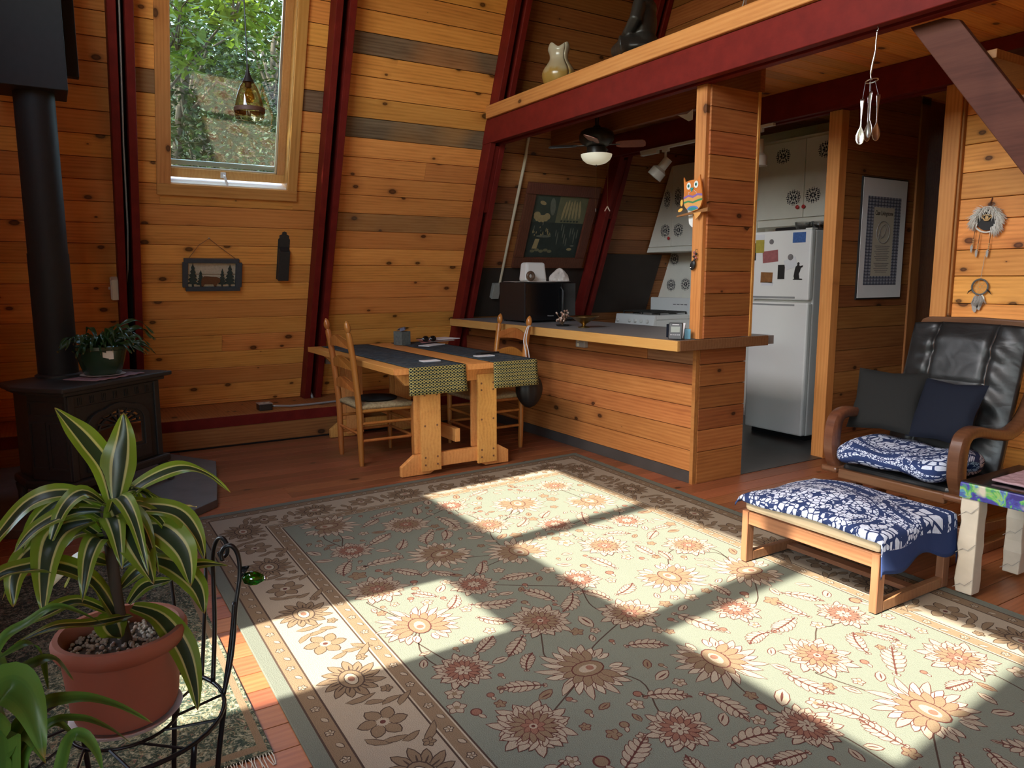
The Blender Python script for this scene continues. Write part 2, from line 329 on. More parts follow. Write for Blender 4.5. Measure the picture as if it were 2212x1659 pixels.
def runner():
    s, U, uv = uvmat('runner')    # u across 0..1, v along in metres*4 ; v<0 = hanging end
    n = s.noise(s.comb(s.math('MULTIPLY', U[0], 3), s.math('MULTIPLY', U[1], 11), 0), 1, 4)
    top = s.ramp(n, [(.3, (.012, .018, .022)), (.42, (.05, .085, .12)), (.5, (.014, .015, .016)), (.58, (.11, .125, .13)), (.66, (.035, .06, .10))])
    def lace(sc, w):
        fx = s.math('SUBTRACT', s.math('FRACT', s.math('MULTIPLY', U[0], 16)), .5); fy = s.math('SUBTRACT', s.math('FRACT', s.math('MULTIPLY', U[1], sc)), .5)
        r = s.math('SQRT', s.math('ADD', s.math('MULTIPLY', fx, fx), s.math('MULTIPLY', fy, fy)))
        return s.math('LESS_THAN', s.math('ABSOLUTE', s.math('SUBTRACT', r, .40)), w)
    l1 = lace(13.0, .11)
    hang = s.mix(l1, (.012, .014, .012, 1), (.40, .34, .12, 1))
    stripe = s.ramp(s.math('FRACT', s.math('MULTIPLY', U[1], 4.3)), [(.0, (0, 0, 0)), (.06, (1, 1, 1)), (.14, (0, 0, 0)), (.5, (0, 0, 0)), (.56, (1, 1, 1)), (.66, (0, 0, 0))])
    hang = s.mix(stripe, hang, (.015, .045, .055, 1))
    s.set(s.mix(s.math('LESS_THAN', U[1], .02), top, hang), .85, spec=.15); s.bump(s.noise(uv, 120, 2), .2, .002)
runner()
def plaid():
    s, U, uv = uvmat('plaid')
    def st(a, k, ph): return s.math('GREATER_THAN', s.math('SINE', s.math('ADD', s.math('MULTIPLY', a, k), ph)), .1)
    a = st(U[0], 68, 0); b = st(U[1], 176, 0)
    c = s.mix(s.math('MULTIPLY', a, .75), (.30, .31, .36, 1), (.045, .06, .12, 1)); c = s.mix(s.math('MULTIPLY', b, .75), c, (.03, .035, .06, 1))
    w = s.math('LESS_THAN', s.math('FRACT', s.math('MULTIPLY', U[1], 28)), .10); c = s.mix(s.math('MULTIPLY', w, .5), c, (.55, .55, .58, 1))
    s.set(c, .6)
plaid()
def painted_top():
    s = NT('painted_scene'); v = s.obj(False); X = s.sep(v)
    n = s.noise(v, 14, 4, .65, .8); m = s.noise(v, 5, 3)
    c = s.ramp(n, [(.36, (.03, .02, .14)), (.46, (.05, .05, .26)), (.5, (.05, .26, .06)), (.57, (.22, .36, .10)), (.62, (.06, .20, .30)), (.7, (.05, .04, .2))])
    s.set(s.mix(s.ramp(m, [(.56, (0, 0, 0)), (.6, (1, 1, 1))]), c, (.46, .40, .31, 1)), .4)
painted_top()
def rush():
    s = NT('rush_seat'); v = s.obj(False); n = s.noise(v, 70, 2); s.set(s.ramp(n, [(.3, (.26, .19, .09)), (.7, (.46, .36, .20))]), .8); s.bump(n, .6, .006)
rush()
def vase_glaze():
    s = NT('vase_glaze'); v = s.obj(False); X = s.sep(v)
    f = s.math('ADD', X[2], s.math('MULTIPLY', s.math('SUBTRACT', s.noise(v, 14, 4), .5), .09))
    s.set(s.ramp(s.math('DIVIDE', f, .3), [(.0, (.34, .19, .035)), (.38, (.36, .22, .06)), (.5, (.42, .33, .19)), (1, (.46, .41, .31))]), .22, spec=.6)
vase_glaze()
# ------------------------------------------------------------------ geometry helpers
class MB:
    def __init__(s): s.v = []; s.f = []; s.m = []; s.uv = None
    def add(s, vs, fs, mi=0):
        o = len(s.v); s.v += [tuple(p) for p in vs]; s.f += [tuple(i+o for i in f) for f in fs]; s.m += [mi]*len(fs); return s
    def box(s, x0, x1, y0, y1, z0, z1, mi=0):
        return s.add([(x0, y0, z0), (x1, y0, z0), (x1, y1, z0), (x0, y1, z0), (x0, y0, z1), (x1, y0, z1), (x1, y1, z1), (x0, y1, z1)],
                     [(0, 3, 2, 1), (4, 5, 6, 7), (0, 1, 5, 4), (1, 2, 6, 5), (2, 3, 7, 6), (3, 0, 4, 7)], mi)
    def hexa(s, b, t, mi=0):   # 4 bottom pts ccw, 4 top pts
        return s.add(list(b)+list(t), [(0, 3, 2, 1), (4, 5, 6, 7), (0, 1, 5, 4), (1, 2, 6, 5), (2, 3, 7, 6), (3, 0, 4, 7)], mi)
    def obox(s, c, a, b, d, mi=0):   # centre and three half vectors
        c, a, b, d = V(c), V(a), V(b), V(d)
        return s.hexa([c-a-b-d, c+a-b-d, c+a+b-d, c-a+b-d], [c-a-b+d, c+a-b+d, c+a+b+d, c-a+b+d], mi)
    def beam(s, p0, p1, w, h, up=(0, 0, 1), mi=0):
        p0, p1 = V(p0), V(p1); d = (p1-p0); e = d.normalized(); side = e.cross(V(up)).normalized(); u = side.cross(e)
        return s.obox((p0+p1)/2, d/2, side*w/2, u*h/2, mi)
    def tube(s, pts, r, n=8, closed=False, mi=0, cap=True):
        pts = [V(p) for p in pts]; m = len(pts); rs = r if isinstance(r, (list, tuple)) else [r]*m
        vs, fs = [], []; prev = None
        for i, p in enumerate(pts):
            if closed: t = (pts[(i+1) % m]-pts[i-1])
            else: t = pts[min(i+1, m-1)]-pts[max(i-1, 0)]
            t = t.normalized() if t.length > 1e-9 else V((0, 0, 1))
            if prev is None: a = t.orthogonal().normalized()
            else: a = (prev-t*prev.dot(t)); a = a.normalized() if a.length > 1e-6 else t.orthogonal().normalized()
            prev = a; b = t.cross(a)
            for k in range(n):
                an = 2*math.pi*k/n; vs.append(p+(a*math.cos(an)+b*math.sin(an))*rs[i])
        for i in range(m if closed else m-1):
            j = (i+1) % m
            for k in range(n): fs.append((i*n+k, i*n+(k+1) % n, j*n+(k+1) % n, j*n+k))
        if cap and not closed: fs.append(tuple(range(n-1, -1, -1))); fs.append(tuple((m-1)*n+k for k in range(n)))
        return s.add(vs, fs, mi)
    def cyl(s, p0, p1, r0, r1=None, n=16, mi=0): return s.tube([p0, p1], [r0, r0 if r1 is None else r1], n, mi=mi)
    def lathe(s, prof, n=24, c=(0, 0, 0), M=None, mi=0, cap=True):
        c = V(c); vs, fs = [], []
        for r, z in prof:
            for k in range(n):
                a = 2*math.pi*k/n; p = V((r*math.cos(a), r*math.sin(a), z)); vs.append((M @ p if M else p)+c)
        for i in range(len(prof)-1):
            for k in range(n): fs.append((i*n+k, i*n+(k+1) % n, (i+1)*n+(k+1) % n, (i+1)*n+k))
        if cap:
            if prof[0][0] > 1e-5: fs.append(tuple(range(n-1, -1, -1)))
            if prof[-1][0] > 1e-5: fs.append(tuple((len(prof)-1)*n+k for k in range(n)))
        return s.add(vs, fs, mi)
    def prism(s, poly, o, u, v, t, mi=0):   # polygon in (u,v) from o, extruded by vector t
        o, u, v, t = V(o), V(u), V(v), V(t); n = len(poly)
        b = [o+u*a+v*c for a, c in poly]; vs = b+[p+t for p in b]
        fs = [tuple(range(n-1, -1, -1)), tuple(range(n, 2*n))]+[(i, (i+1) % n, n+(i+1) % n, n+i) for i in range(n)]
        return s.add(vs, fs, mi)
    def flat(s, poly, o, u, v, mi=0):
        o, u, v = V(o), V(u), V(v); return s.add([o+u*a+v*c for a, c in poly], [tuple(range(len(poly)))], mi)
    def ball(s, c, r, nu=16, nv=10, M=None, mi=0):
        rx, ry, rz = r if isinstance(r, (tuple, list)) else (r, r, r); c = V(c); vs, fs = [], []
        for i in range(nv+1):
            ph = math.pi*i/nv-math.pi/2
            for k in range(nu):
                a = 2*math.pi*k/nu; p = V((rx*math.cos(ph)*math.cos(a), ry*math.cos(ph)*math.sin(a), rz*math.sin(ph))); vs.append((M @ p if M else p)+c)
        for i in range(nv):
            for k in range(nu): fs.append((i*nu+k, i*nu+(k+1) % nu, (i+1)*nu+(k+1) % nu, (i+1)*nu+k))
        return s.add(vs, fs, mi)
    def grid(s, fn, nu, nv, mi=0, uvfn=None):
        o = len(s.v); vs = [fn(i/nu, j/nv) for j in range(nv+1) for i in range(nu+1)]
        fs = [(j*(nu+1)+i, j*(nu+1)+i+1, (j+1)*(nu+1)+i+1, (j+1)*(nu+1)+i) for j in range(nv) for i in range(nu)]
        s.add(vs, fs, mi)
        if s.uv is None: s.uv = {}
        for j in range(nv+1):
            for i in range(nu+1): s.uv[o+j*(nu+1)+i] = uvfn(i/nu, j/nv) if uvfn else (i/nu, j/nv)
        return s
    def build(s, name, mat, parent=None, smooth=None, w=True, bevel=0, solid=0, sub=0):
        me = bpy.data.meshes.new(name); me.from_pydata(s.v, [], s.f)
        ms = mat if isinstance(mat, (list, tuple)) else [mat]
        for m in ms: me.materials.append(MATS[m])
        if len(ms) > 1: me.polygons.foreach_set('material_index', s.m)
        if s.uv is not None:
            ul = me.uv_layers.new(name='UVMap')
            for lp in me.loops: ul.data[lp.index].uv = s.uv.get(lp.vertex_index, (0, 0))
        bm = bmesh.new(); bm.from_mesh(me); 
        if s.uv is None: bmesh.ops.recalc_face_normals(bm, faces=bm.faces)
        bm.to_mesh(me); bm.free()
        if smooth:
            me.shade_smooth()
            if smooth < 180: me.set_sharp_from_angle(angle=math.radians(smooth))
        o = bpy.data.objects.new(name, me); COL.objects.link(o)
        if parent:
            o.parent = parent
            if w and parent.parent is None: o.matrix_parent_inverse = parent.matrix_basis.inverted()
        if solid: m = o.modifiers.new('solid', 'SOLIDIFY'); m.thickness = solid; m.offset = 0
        if bevel: m = o.modifiers.new('bevel', 'BEVEL'); m.width = bevel; m.segments = 2; m.limit_method = 'ANGLE'; m.angle_limit = math.radians(40)
        if sub: m = o.modifiers.new('sub', 'SUBSURF'); m.levels = sub; m.render_levels = sub
        return o
def tag(o, label, cat, group=None):
    o['label'] = label; o['category'] = cat
    if group: o['group'] = group
    return o
def struct(o, label=None):
    o['kind'] = 'structure'
    if label: o['label'] = label
    return o
def thing(name, label, cat, loc=(0, 0, 0), rz=0, group=None):
    o = bpy.data.objects.new(name, None); COL.objects.link(o); o.location = loc; o.rotation_euler = (0, 0, rz); o.empty_display_size = .05
    o.matrix_basis = Matrix.Translation(loc) @ Matrix.Rotation(rz, 4, 'Z')
    return tag(o, label, cat, group)
def root(name, label=None, loc=(0, 0, 0)):
    o = bpy.data.objects.new(name, None); COL.objects.link(o); o.location = loc; o.empty_display_size = .05; o.matrix_basis = Matrix.Translation(loc)
    return struct(o, label)
def board(name, mat, parent, o, ex, ey, L, W, T, ch=.002, grey=0.0):
    """one timber: x 0..L along ex, y 0..W along ey, z 0..T along ex x ey, long front edges chamfered"""
    ex, ey = V(ex).normalized(), V(ey).normalized(); ez = ex.cross(ey)
    prof = [(0, 0), (W, 0), (W, T-ch), (W-ch, T), (ch, T), (0, T-ch)]
    vs = [(0, a, b) for a, b in prof]+[(L, a, b) for a, b in prof]; n = 6
    fs = [tuple(range(n-1, -1, -1)), tuple(range(n, 2*n))]+[(i, (i+1) % n, n+(i+1) % n, n+i) for i in range(n)]
    me = bpy.data.meshes.new(name); me.from_pydata(vs, [], fs); me.materials.append(MATS[mat])
    bm = bmesh.new(); bm.from_mesh(me); bmesh.ops.recalc_face_normals(bm, faces=bm.faces); bm.to_mesh(me); bm.free()
    ob = bpy.data.objects.new(name, me); COL.objects.link(ob)
    M = Matrix(((ex.x, ey.x, ez.x, o[0]), (ex.y, ey.y, ez.y, o[1]), (ex.z, ey.z, ez.z, o[2]), (0, 0, 0, 1)))
    if parent: ob.parent = parent; ob.matrix_parent_inverse = parent.matrix_basis.inverted() if parent.parent is None else Matrix.Identity(4)
    ob.matrix_basis = M
    ob['grey'] = float(grey)
    return ob
def copy_tree(o, parent=None):
    c = o.copy(); COL.objects.link(c); c.parent = parent
    for ch in [x for x in bpy.data.objects if x.parent == o]: copy_tree(ch, c)
    return c
def text_obj(name, body, mat, parent, o, u, v, size, w=None, ext=.0008):
    cu_ = bpy.data.curves.new('t', 'FONT'); cu_.body = body; cu_.size = size; cu_.extrude = ext; cu_.align_x = 'CENTER'; cu_.resolution_u = 3
    tmp = bpy.data.objects.new('t', cu_); COL.objects.link(tmp); dg = bpy.context.evaluated_depsgraph_get(); dg.update()
    me = bpy.data.meshes.new_from_object(tmp.evaluated_get(dg)); bpy.data.objects.remove(tmp); bpy.data.curves.remove(cu_)
    xs = [q.co.x for q in me.vertices]; k = (w/(max(xs)-min(xs))) if w else 1
    u, v = V(u).normalized(), V(v).normalized(); n = u.cross(v)
    for q in me.vertices: q.co = V(o)+u*q.co.x*k+v*q.co.y+n*q.co.z
    me.materials.clear(); me.materials.append(MATS[mat]); me.name = name
    ob = bpy.data.objects.new(name, me); COL.objects.link(ob); ob.parent = parent
    if parent.parent is None: ob.matrix_parent_inverse = parent.matrix_basis.inverted()
    return ob
def bez(p0, p1, p2, p3, n=12):
    p0, p1, p2, p3 = V(p0), V(p1), V(p2), V(p3); r = []
    for i in range(n+1):
        t = i/n; a = 1-t; r.append(p0*a**3+p1*3*a*a*t+p2*3*a*t*t+p3*t**3)
    return r
def spline(pts, n=6):
    pts = [V(p) for p in pts]; r = []
    for i in range(len(pts)-1):
        p0, p1, p2, p3 = pts[max(i-1, 0)], pts[i], pts[i+1], pts[min(i+2, len(pts)-1)]
        for k in range(n):
            t = k/n; r.append(.5*((2*p1)+(p2-p0)*t+(2*p0-5*p1+4*p2-p3)*t*t+(3*p1-p0-3*p2+p3)*t**3))
    r.append(pts[-1]); return r
# ================================================================== STRUCTURE
KS, WX0 = .3996, -7.215
SL = V((KS, 0, 1)).normalized(); NR = V((1, 0, -KS)).normalized()      # up the slope, out of the slope into the room
def wl(y, z, off=0.0): return V((WX0+KS*z, y, z))+NR*off               # point on the face of the sloped boards
RAFT = [-1.05, .472, 2.0, 3.518, 5.04, 6.56]; RW = .16
YH, XH, ZH = V((0, 1, 0)), V((1, 0, 0)), V((0, 0, 1))
# floor
fl = struct(MB().box(-7.6, 2.4, -.7, 7.9, -.12, -.022).build('floor', 'gap_dark'), 'wide reddish brown floor boards')
x = -6.42; i = 0
while x < 2.3:
    wdt = .118+.02*random.random()
    cuts = [-.66]+([random.uniform(1, 5)] if i % 2 else [random.uniform(.5, 2.5), random.uniform(4, 6.5)])+[7.8]
    for a, b in zip(cuts, cuts[1:]):
        board('floor_board', 'floor_wood', fl, (x+wdt-.0015, a+.001, -.022), YH, -XH, b-a-.002, wdt-.003, .022, .0012)
    x += wdt; i += 1
struct(MB().box(-6.9, -3.52, 3.66, 6.28, .0006, .005).build('floor_kitchen', 'vinyl_dark'), 'dark vinyl floor of the kitchen')
# sloped left wall
wlft = struct(MB().hexa([wl(-1.2, -.05, -.09), wl(-1.2, -.05, -.024), wl(7.9, -.05, -.024), wl(7.9, -.05, -.09)],
                        [wl(-1.2, 2.06, -.09), wl(-1.2, 2.06, -.024), wl(7.9, 2.06, -.024), wl(7.9, 2.06, -.09)])
              .hexa([wl(-1.2, 2.06, -.09), wl(-1.2, 2.06, -.024), wl(.86, 2.06, -.024), wl(.86, 2.06, -.09)], [wl(-1.2, 5.3, -.09), wl(-1.2, 5.3, -.024), wl(.86, 5.3, -.024), wl(.86, 5.3, -.09)])
              .hexa([wl(1.765, 2.06, -.09), wl(1.765, 2.06, -.024), wl(7.9, 2.06, -.024), wl(7.9, 2.06, -.09)], [wl(1.765, 5.3, -.09), wl(1.765, 5.3, -.024), wl(7.9, 5.3, -.024), wl(7.9, 5.3, -.09)])
              .hexa([wl(.86, 3.86, -.09), wl(.86, 3.86, -.024), wl(1.765, 3.86, -.024), wl(1.765, 3.86, -.09)], [wl(.86, 5.3, -.09), wl(.86, 5.3, -.024), wl(1.765, 5.3, -.024), wl(1.765, 5.3, -.09)])
              .build('wall_left', 'gap_dark'), 'steep sloping wall of knotty pine boards')
rows = []; z = 1.360
while z > .27: z -= .1513
while z < 5.2: rows.append(z); z += .1513
bays = [(-1.05+RW, .472, 0), (.472+RW, 2.0, 1), (2.0+RW, 3.518, 2), (3.518+RW, 5.04, 3), (5.04+RW, 6.56, 4)]
for (ya, yb, bi) in bays:
    for z0 in rows:
        lo = max(z0, .262) if z0 < .3 else z0
        W_ = (.1513-(lo-z0))/SL.z
        gr = 0.0
        if bi == 1 and 2.70 < z0 < 2.75: gr = .9
        if bi == 2 and (3.15 < z0 < 3.2 or 2.55 < z0 < 2.6): gr = .95
        if bi == 2 and 1.8 < z0 < 1.84: gr = .5
        if bi == 3 and 1.9 < z0 < 2.0: gr = .5
        spans = [(ya, yb)]
        if bi == 1 and z0 < 2.05 < z0+.1513:
            board('wall_plank', 'pine_wall', wlft, wl(.79, lo+.002, -.022), YH, SL, 1.02, (2.06-lo)/SL.z, .022, .0025, gr); spans = [(ya, .79), (1.81, yb)]
        elif bi == 1 and z0+.1513 > 2.08 and z0 < 3.86:
            spans = [(ya, .80), (1.80, yb)]
        elif random.random() < .12: m = random.uniform(ya+.3, yb-.3); spans = [(ya, m), (m, yb)]
        for a, b in spans:
            board('wall_plank', 'pine_wall' if bi < 3 else 'pine_dark_and_shade', wlft, wl(a+.0008, lo+.002, -.022), YH, SL, b-a-.0016, W_-.0045, .022-random.uniform(0, .0015), .0025, gr)  # bays past the loft edge: loft shade put into the darker pine
RL = ['dark red doubled rafter beside the black stove pipe', 'dark red doubled rafter right of the window, behind the left dining chair', 'dark red doubled rafter rising from the counter to the loft beam',
      'dark red doubled rafter right of the framed kitchen print', 'dark red doubled rafter far back in the kitchen']
for y0, lb in zip(RAFT[1:], RL):
    zb = .262 if y0 < 3 else .0
    t = thing('rafter', lb, 'rafter', wl(y0+RW/2, zb), group=None)
    L = (5.2-zb)/SL.z
    for k in (0, 1): board('rafter_plank', 'red_paint', t, wl(y0+.055+k*.105, zb), SL, -YH, L, .055, .14, .003)
    board('filler', 'gap_dark', t, wl(y0+.105, zb), SL, -YH, L, .05, .012, .001)
    if y0 > 3.4: board('spacer', 'red_paint', t, wl(y0+.104, 2.06), SL, -YH, .62, .048, .128, .002)
# ledge / baseboard
bl = root('baseboard_left', 'stepped board ledge along the foot of the sloping wall', (-6.43, 1.0, 0))
board('riser', 'pine_dark_and_shade', bl, (-6.455, -.62, .012), YH, ZH, 4.2, .155, .025, .002)
MB().box(-6.452, -6.428, -.62, 3.6, .169, .256).build('red_strip', 'red_paint', bl)
MB().box(-7.15, -6.428, -.62, 3.6, .2565, .262).build('ledge_top', 'pine_dark_and_shade', bl)
MB().box(-6.46, -6.434, -.62, 3.6, 0, .012).build('shadow_gap', 'gap_dark', bl)
# window in the slope
wd = root('window_1', 'tall roof window in the sloping wall with pine casing', wl(1.31, 2.05))
def slab(ya, yb, za, zb, d0, d1): # box lying in the slope
    return [wl(ya, za, d0), wl(yb, za, d0), wl(yb, za, d1), wl(ya, za, d1)], [wl(ya, zb, d0), wl(yb, zb, d0), wl(yb, zb, d1), wl(ya, zb, d1)]
def wbox(nm, mat, ya, yb, za, zb, d0, d1, par, bev=.002):
    return MB().hexa(*slab(ya, yb, za, zb, d0, d1)).build(nm, mat, par, bevel=bev)
CW = .098
board('casing', 'pine_trim', wd, wl(.768+CW, 2.125), SL, -YH, 1.9, CW, .024, .002)
board('casing', 'pine_trim', wd, wl(1.755+.078, 2.125), SL, -YH, 1.9, .078, .024, .002)
board('casing', 'pine_trim', wd, wl(.768, 2.042), YH, SL, 1.065, .088, .024, .002)
board('casing', 'pine_trim', wd, wl(.768, 3.80), YH, SL, 1.065, .09, .024, .002)
wbox('jamb', 'counter_edge', .855, .868, 2.10, 3.82, -.16, .004, wd); wbox('jamb', 'counter_edge', 1.75, 1.765, 2.10, 3.82, -.16, .004, wd)
wbox('sill', 'white_paint', .868, 1.75, 2.118, 2.132, -.16, .004, wd); wbox('head', 'counter_edge', .868, 1.75, 3.80, 3.815, -.16, .004, wd)
wbox('sash_rail', 'counter_edge', .868, 1.75, 2.15, 2.215, -.125, -.085, wd); wbox('sash_rail', 'counter_edge', .868, 1.75, 3.74, 3.80, -.125, -.085, wd)
wbox('sash_stile', 'counter_edge', .868, .885, 2.215, 3.74, -.125, -.085, wd); wbox('sash_stile', 'counter_edge', 1.69, 1.75, 2.215, 3.74, -.125, -.085, wd)
wbox('glazing_bead', 'steel', 1.672, 1.69, 2.215, 3.74, -.118, -.10, wd); wbox('glazing_bead', 'steel', .885, 1.69, 2.215, 2.226, -.118, -.10, wd)
MB().add([wl(.88, 2.21, -.108), wl(1.69, 2.21, -.108), wl(1.69, 3.75, -.108), wl(.88, 3.75, -.108)], [(0, 1, 2, 3)]).build('pane', 'window_glass', wd)
wbox('weather_strip', 'glass_clear', .89, 1.68, 2.23, 2.265, -.145, -.13, wd)
ck = MB(); ck.hexa(*slab(1.245, 1.285, 2.165, 2.205, -.086, -.07)); ck.tube([wl(1.265, 2.19, -.07), wl(1.268, 2.185, -.03), wl(1.28, 2.145, -.012), wl(1.288, 2.11, 0)], [.008, .011, .010, .011], 8)
ck.build('crank_handle', 'white_plastic', wd, smooth=40)
# loft: beams, fascia, floor
def tie_beam(y0, label, x0, x1, z0=2.61, z1=2.818):
    t = thing('tie_beam', label, 'beam', (x0, y0+.08, z0))
    for k in (0, 1): board('beam_plank', 'red_paint', t, (x0 if k == 0 else x0+.04, y0+.055+k*.105, z0), XH, ZH, x1-x0, z1-z0, .055, .003)
    board('filler', 'red_paint', t, (x0+.05, y0+.105, z0+.05), XH, ZH, x1-x0-.1, z1-z0-.05, .05, .001)
    return t
tie_beam(3.512, 'long dark red doubled beam along the front edge of the loft', -6.165, 2.3)
tie_beam(4.96, 'dark red beam under the loft behind the spoon chime', -6.14, 2.3)
tie_beam(6.56, 'dark red beam deep in the dark hallway', -6.05, 2.3)
fe = board('loft_edge_board', 'pine_trim', None, (-6.05, 3.516, 2.82), XH, ZH, 5.6, .108, .032, .004); tag(fe, 'pale pine edge board on top of the red loft beam', 'board')
ce = struct(MB().box(-6.05, -2.05, 3.52, 6.62, 2.845, 2.925).box(-2.05, 2.35, 4.62, 6.62, 2.845, 2.925).build('ceiling', 'gap_dark'), 'loft floor boards seen from below')
x = -6.08
while x < 2.3:
    ya, yb = (3.56, 6.6) if x < -2.05 else (4.63, 6.6)
    wdt = .135
    board('ceiling_plank', 'pine_wall' if -4.5 < x < -2.05 else 'pine_dark_and_shade', ce, (x, ya, 2.845), YH, XH, yb-ya, wdt-.004, .025, .003); x += wdt  # planks past the stair edge: shade of the opening put into darker pine
jo = board('ceiling_joist', 'cedar_panel', None, (-6.1, 4.28, 2.648), XH, ZH, 2.5, .17, .045, .003); tag(jo, 'brown joist under the loft that the ceiling fan hangs beside', 'joist')
# loft back partition
lb = root('wall_loft', 'board partition at the back of the loft, shade put into its colour', (-4, 5.2, 2.87))
z = 2.872
while z < 5.1: board('wall_plank', 'pine_dark_and_shade', lb, (-6.1+KS*(z-2.8), 5.225, z), XH, ZH, 8, .168, .02, .003); z += .172  # darkness of the loft is carried by the darker board colour
# upper ceiling and enclosing walls
struct(MB().box(-5.6, 2.5, -.75, 7.9, 5.2, 5.3).build('ceiling_upper', 'pine_dark_and_shade'), 'dark board ceiling high above the room')
struct(MB().box(2.4, 2.5, -.75, 7.9, 0, 5.3).build('wall_east', 'pine_wall'), 'board wall on the right beyond the picture')
def gable():
    m = MB(); xs = sorted({-7.4, 2.45, *[q for p in UPW+LOW for q in p]}); zs = sorted({0, *LOZ, *UPZ, 5.25})
    for a, b in zip(xs, xs[1:]):
        for c, d in zip(zs, zs[1:]):
            mx, mz = (a+b)/2, (c+d)/2
            hole = any(p[0] < mx < p[1] for p in UPW) and UPZ[0] < mz < UPZ[1] or (any(p[0] < mx < p[1] for p in LOW) and LOZ[0] < mz < LOZ[1])
            if not hole: m.box(a, b, -.64, -.60, c, d)
    return m.build('wall_front', 'pine_wall')
struct(gable(), 'glazed gable wall behind the camera')
# added unseen slab: keeps sun off lower windows, hole and slit shape floor patch
pr = MB(); zr = 2.78; hole = (-2.745, -2.155, -2.15, -.865)
pr.box(-7.8, -2.87, -2.9, -.66, zr, zr+.02); pr.box(-2.84, hole[0], -2.9, -.66, zr, zr+.02); pr.box(hole[1], 2.6, -2.9, -.66, zr, zr+.02)
pr.box(-2.87, -2.84, -2.9, -1.78, zr, zr+.02); pr.box(-2.87, -2.84, -.86, -.66, zr, zr+.02)
pr.box(hole[0], hole[1], -2.9, hole[2], zr, zr+.02); pr.box(hole[0], hole[1], hole[3], -.66, zr, zr+.02)
struct(pr.build('sun_blocker', 'sun_blocker_dark'), 'added unseen slab outside the gable that shapes the sun patches')
struct(MB().box(-7.8, 2.6, -3.4, -.66, -.14, -.05).build('floor_deck', 'deck_outer'), 'timber deck outside the gable windows')
# kitchen back wall, hall walls
wb_ = root('wall_back', 'kitchen back wall', (-5.5, 6.28, 0))
MB().box(-7.3, -3.62, 6.28, 6.34, 0, 2.84).build('wall_panel', 'white_paint', wb_)
hw = root('wall_hall', 'dark board wall of the hallway beside the fridge', (-3.56, 5.6, 0))
MB().box(-3.60, -3.54, 5.06, 6.03, 0, 2.84).build('backing', 'gap_dark', hw)
z = 0
for j in range(17): board('wall_plank', 'pine_dark_and_shade', hw, (-3.54, 5.115, z+.002), YH, ZH, .915, .164, .02, .002, .0); z += .1668
def post(name, mat, x0, x1, y0, y1, z0, z1, label):
    o = board(name, mat, None, (x0, y1, z0), ZH, -XH, z1-z0, x1-x0, y1-y0, .003)   # local x up
    o.matrix_basis = Matrix(((0, -1, 0, x1), (0, 0, -1, y1), (1, 0, 0, z0), (0, 0, 0, 1)))
    return struct(o, label)
post('trim_1', 'pine_trim', -3.624, -3.518, 5.03, 5.115, 0, 2.61, 'pine post between fridge and hallway')
post('trim_2', 'pine_dark_and_shade', -3.60, -3.505, 6.03, 6.15, 0, 2.82, 'far pine door jamb in the dark hallway')
post('trim_3', 'pine_trim', -2.755, -2.65, 4.995, 5.06, 0, 2.61, 'pine post at the left end of the right-hand wall')
post('trim_4', 'pine_dark_and_shade', -2.648, -2.634, 5.01, 5.06, 0, 2.61, 'thin strip beside the right-hand pine post')
wr = root('wall_right', 'board wall behind the armchair', (-1.5, 5.06, 0))
MB().box(-2.70, 2.4, 5.062, 5.12, 0, 2.84).build('backing', 'gap_dark', wr)
zz = [0, .17, .345, .52, .69, .865, 1.05, 1.229, 1.404, 1.570, 1.758, 1.890, 2.056, 2.230, 2.41, 2.60]
for a, b in zip(zz, zz[1:]): board('wall_plank', 'pine_wall', wr, (-2.636, 5.062, a+.001), XH, ZH, 5.0, b-a-.004, .022, .003, 0)
struct(MB().box(-3.5, 2.4, 7.75, 7.85, 0, 2.85).box(-2.7, -2.6, 5.12, 7.8, 0, 2.84).build('wall_north', 'pine_dark_and_shade'), 'dark end of the hallway')
struct(MB().box(-3.62, -3.56, 6.15, 7.8, 0, 2.84).box(-7.6, -3.6, 6.78, 6.84, 0, 2.9).box(-7.6, 2.45, 7.75, 7.9, 2.8, 5.3).build('wall_store', 'pine_dark_and_shade'), 'dark side of the hallway')
# peninsula
pn = thing('peninsula', 'board clad kitchen peninsula under the countertop', 'peninsula', (-5.1, 3.85, 0))
MB().hexa([(-6.9, 3.70, 0), (-3.53, 3.648, 0), (-3.53, 4.1, 0), (-6.9, 4.1, 0)], [(-6.6, 3.70, .92), (-3.53, 3.648, .92), (-3.53, 4.1, .92), (-6.6, 4.1, .92)]).build('core', 'gap_dark', pn)
zz = [.085, .232, .384, .535, .683, .82, .925]
for j, (a, b) in enumerate(zip(zz, zz[1:])):
    if j == 5:
        board('plank', 'cedar_panel', pn, (-6.68, 3.648, a+.001), XH, ZH, 2.68, b-a-.004, .019, .002); board('plank', 'cedar_panel', pn, (-3.995, 3.648, a+.001), XH, ZH, .45, b-a-.004, .019, .002, .5)
    else: xs_ = WX0+KS*b+.16; board('plank', 'cedar_panel', pn, (xs_, 3.648, a+.001), XH, ZH, -3.55-xs_, b-a-.004, .019-.002*random.random(), .002)
MB().box(-7.0, -3.55, 3.634, 3.648, 0.001, .083).build('kick_strip', 'vinyl_dark', pn)
MB().box(-3.548, -3.518, 3.624, 3.66, 0, .925).build('corner_strip', 'cedar_panel', pn, bevel=.002)
zz = [0, .222, .372, .520, .672, .82, .925]
for j, (a, b) in enumerate(zip(zz, zz[1:])): board('plank', 'cedar_panel', pn, (-3.534, 3.662, a+.001), YH, ZH, .44, b-a-.004, .019, .002, .0)
ct = thing('countertop', 'grey laminate countertop with oak edging on the peninsula', 'countertop', (-5.1, 3.9, .925))
MB().box(-6.66, -3.492, 3.427, 4.36, .93, .990).build('slab', 'laminate', ct)
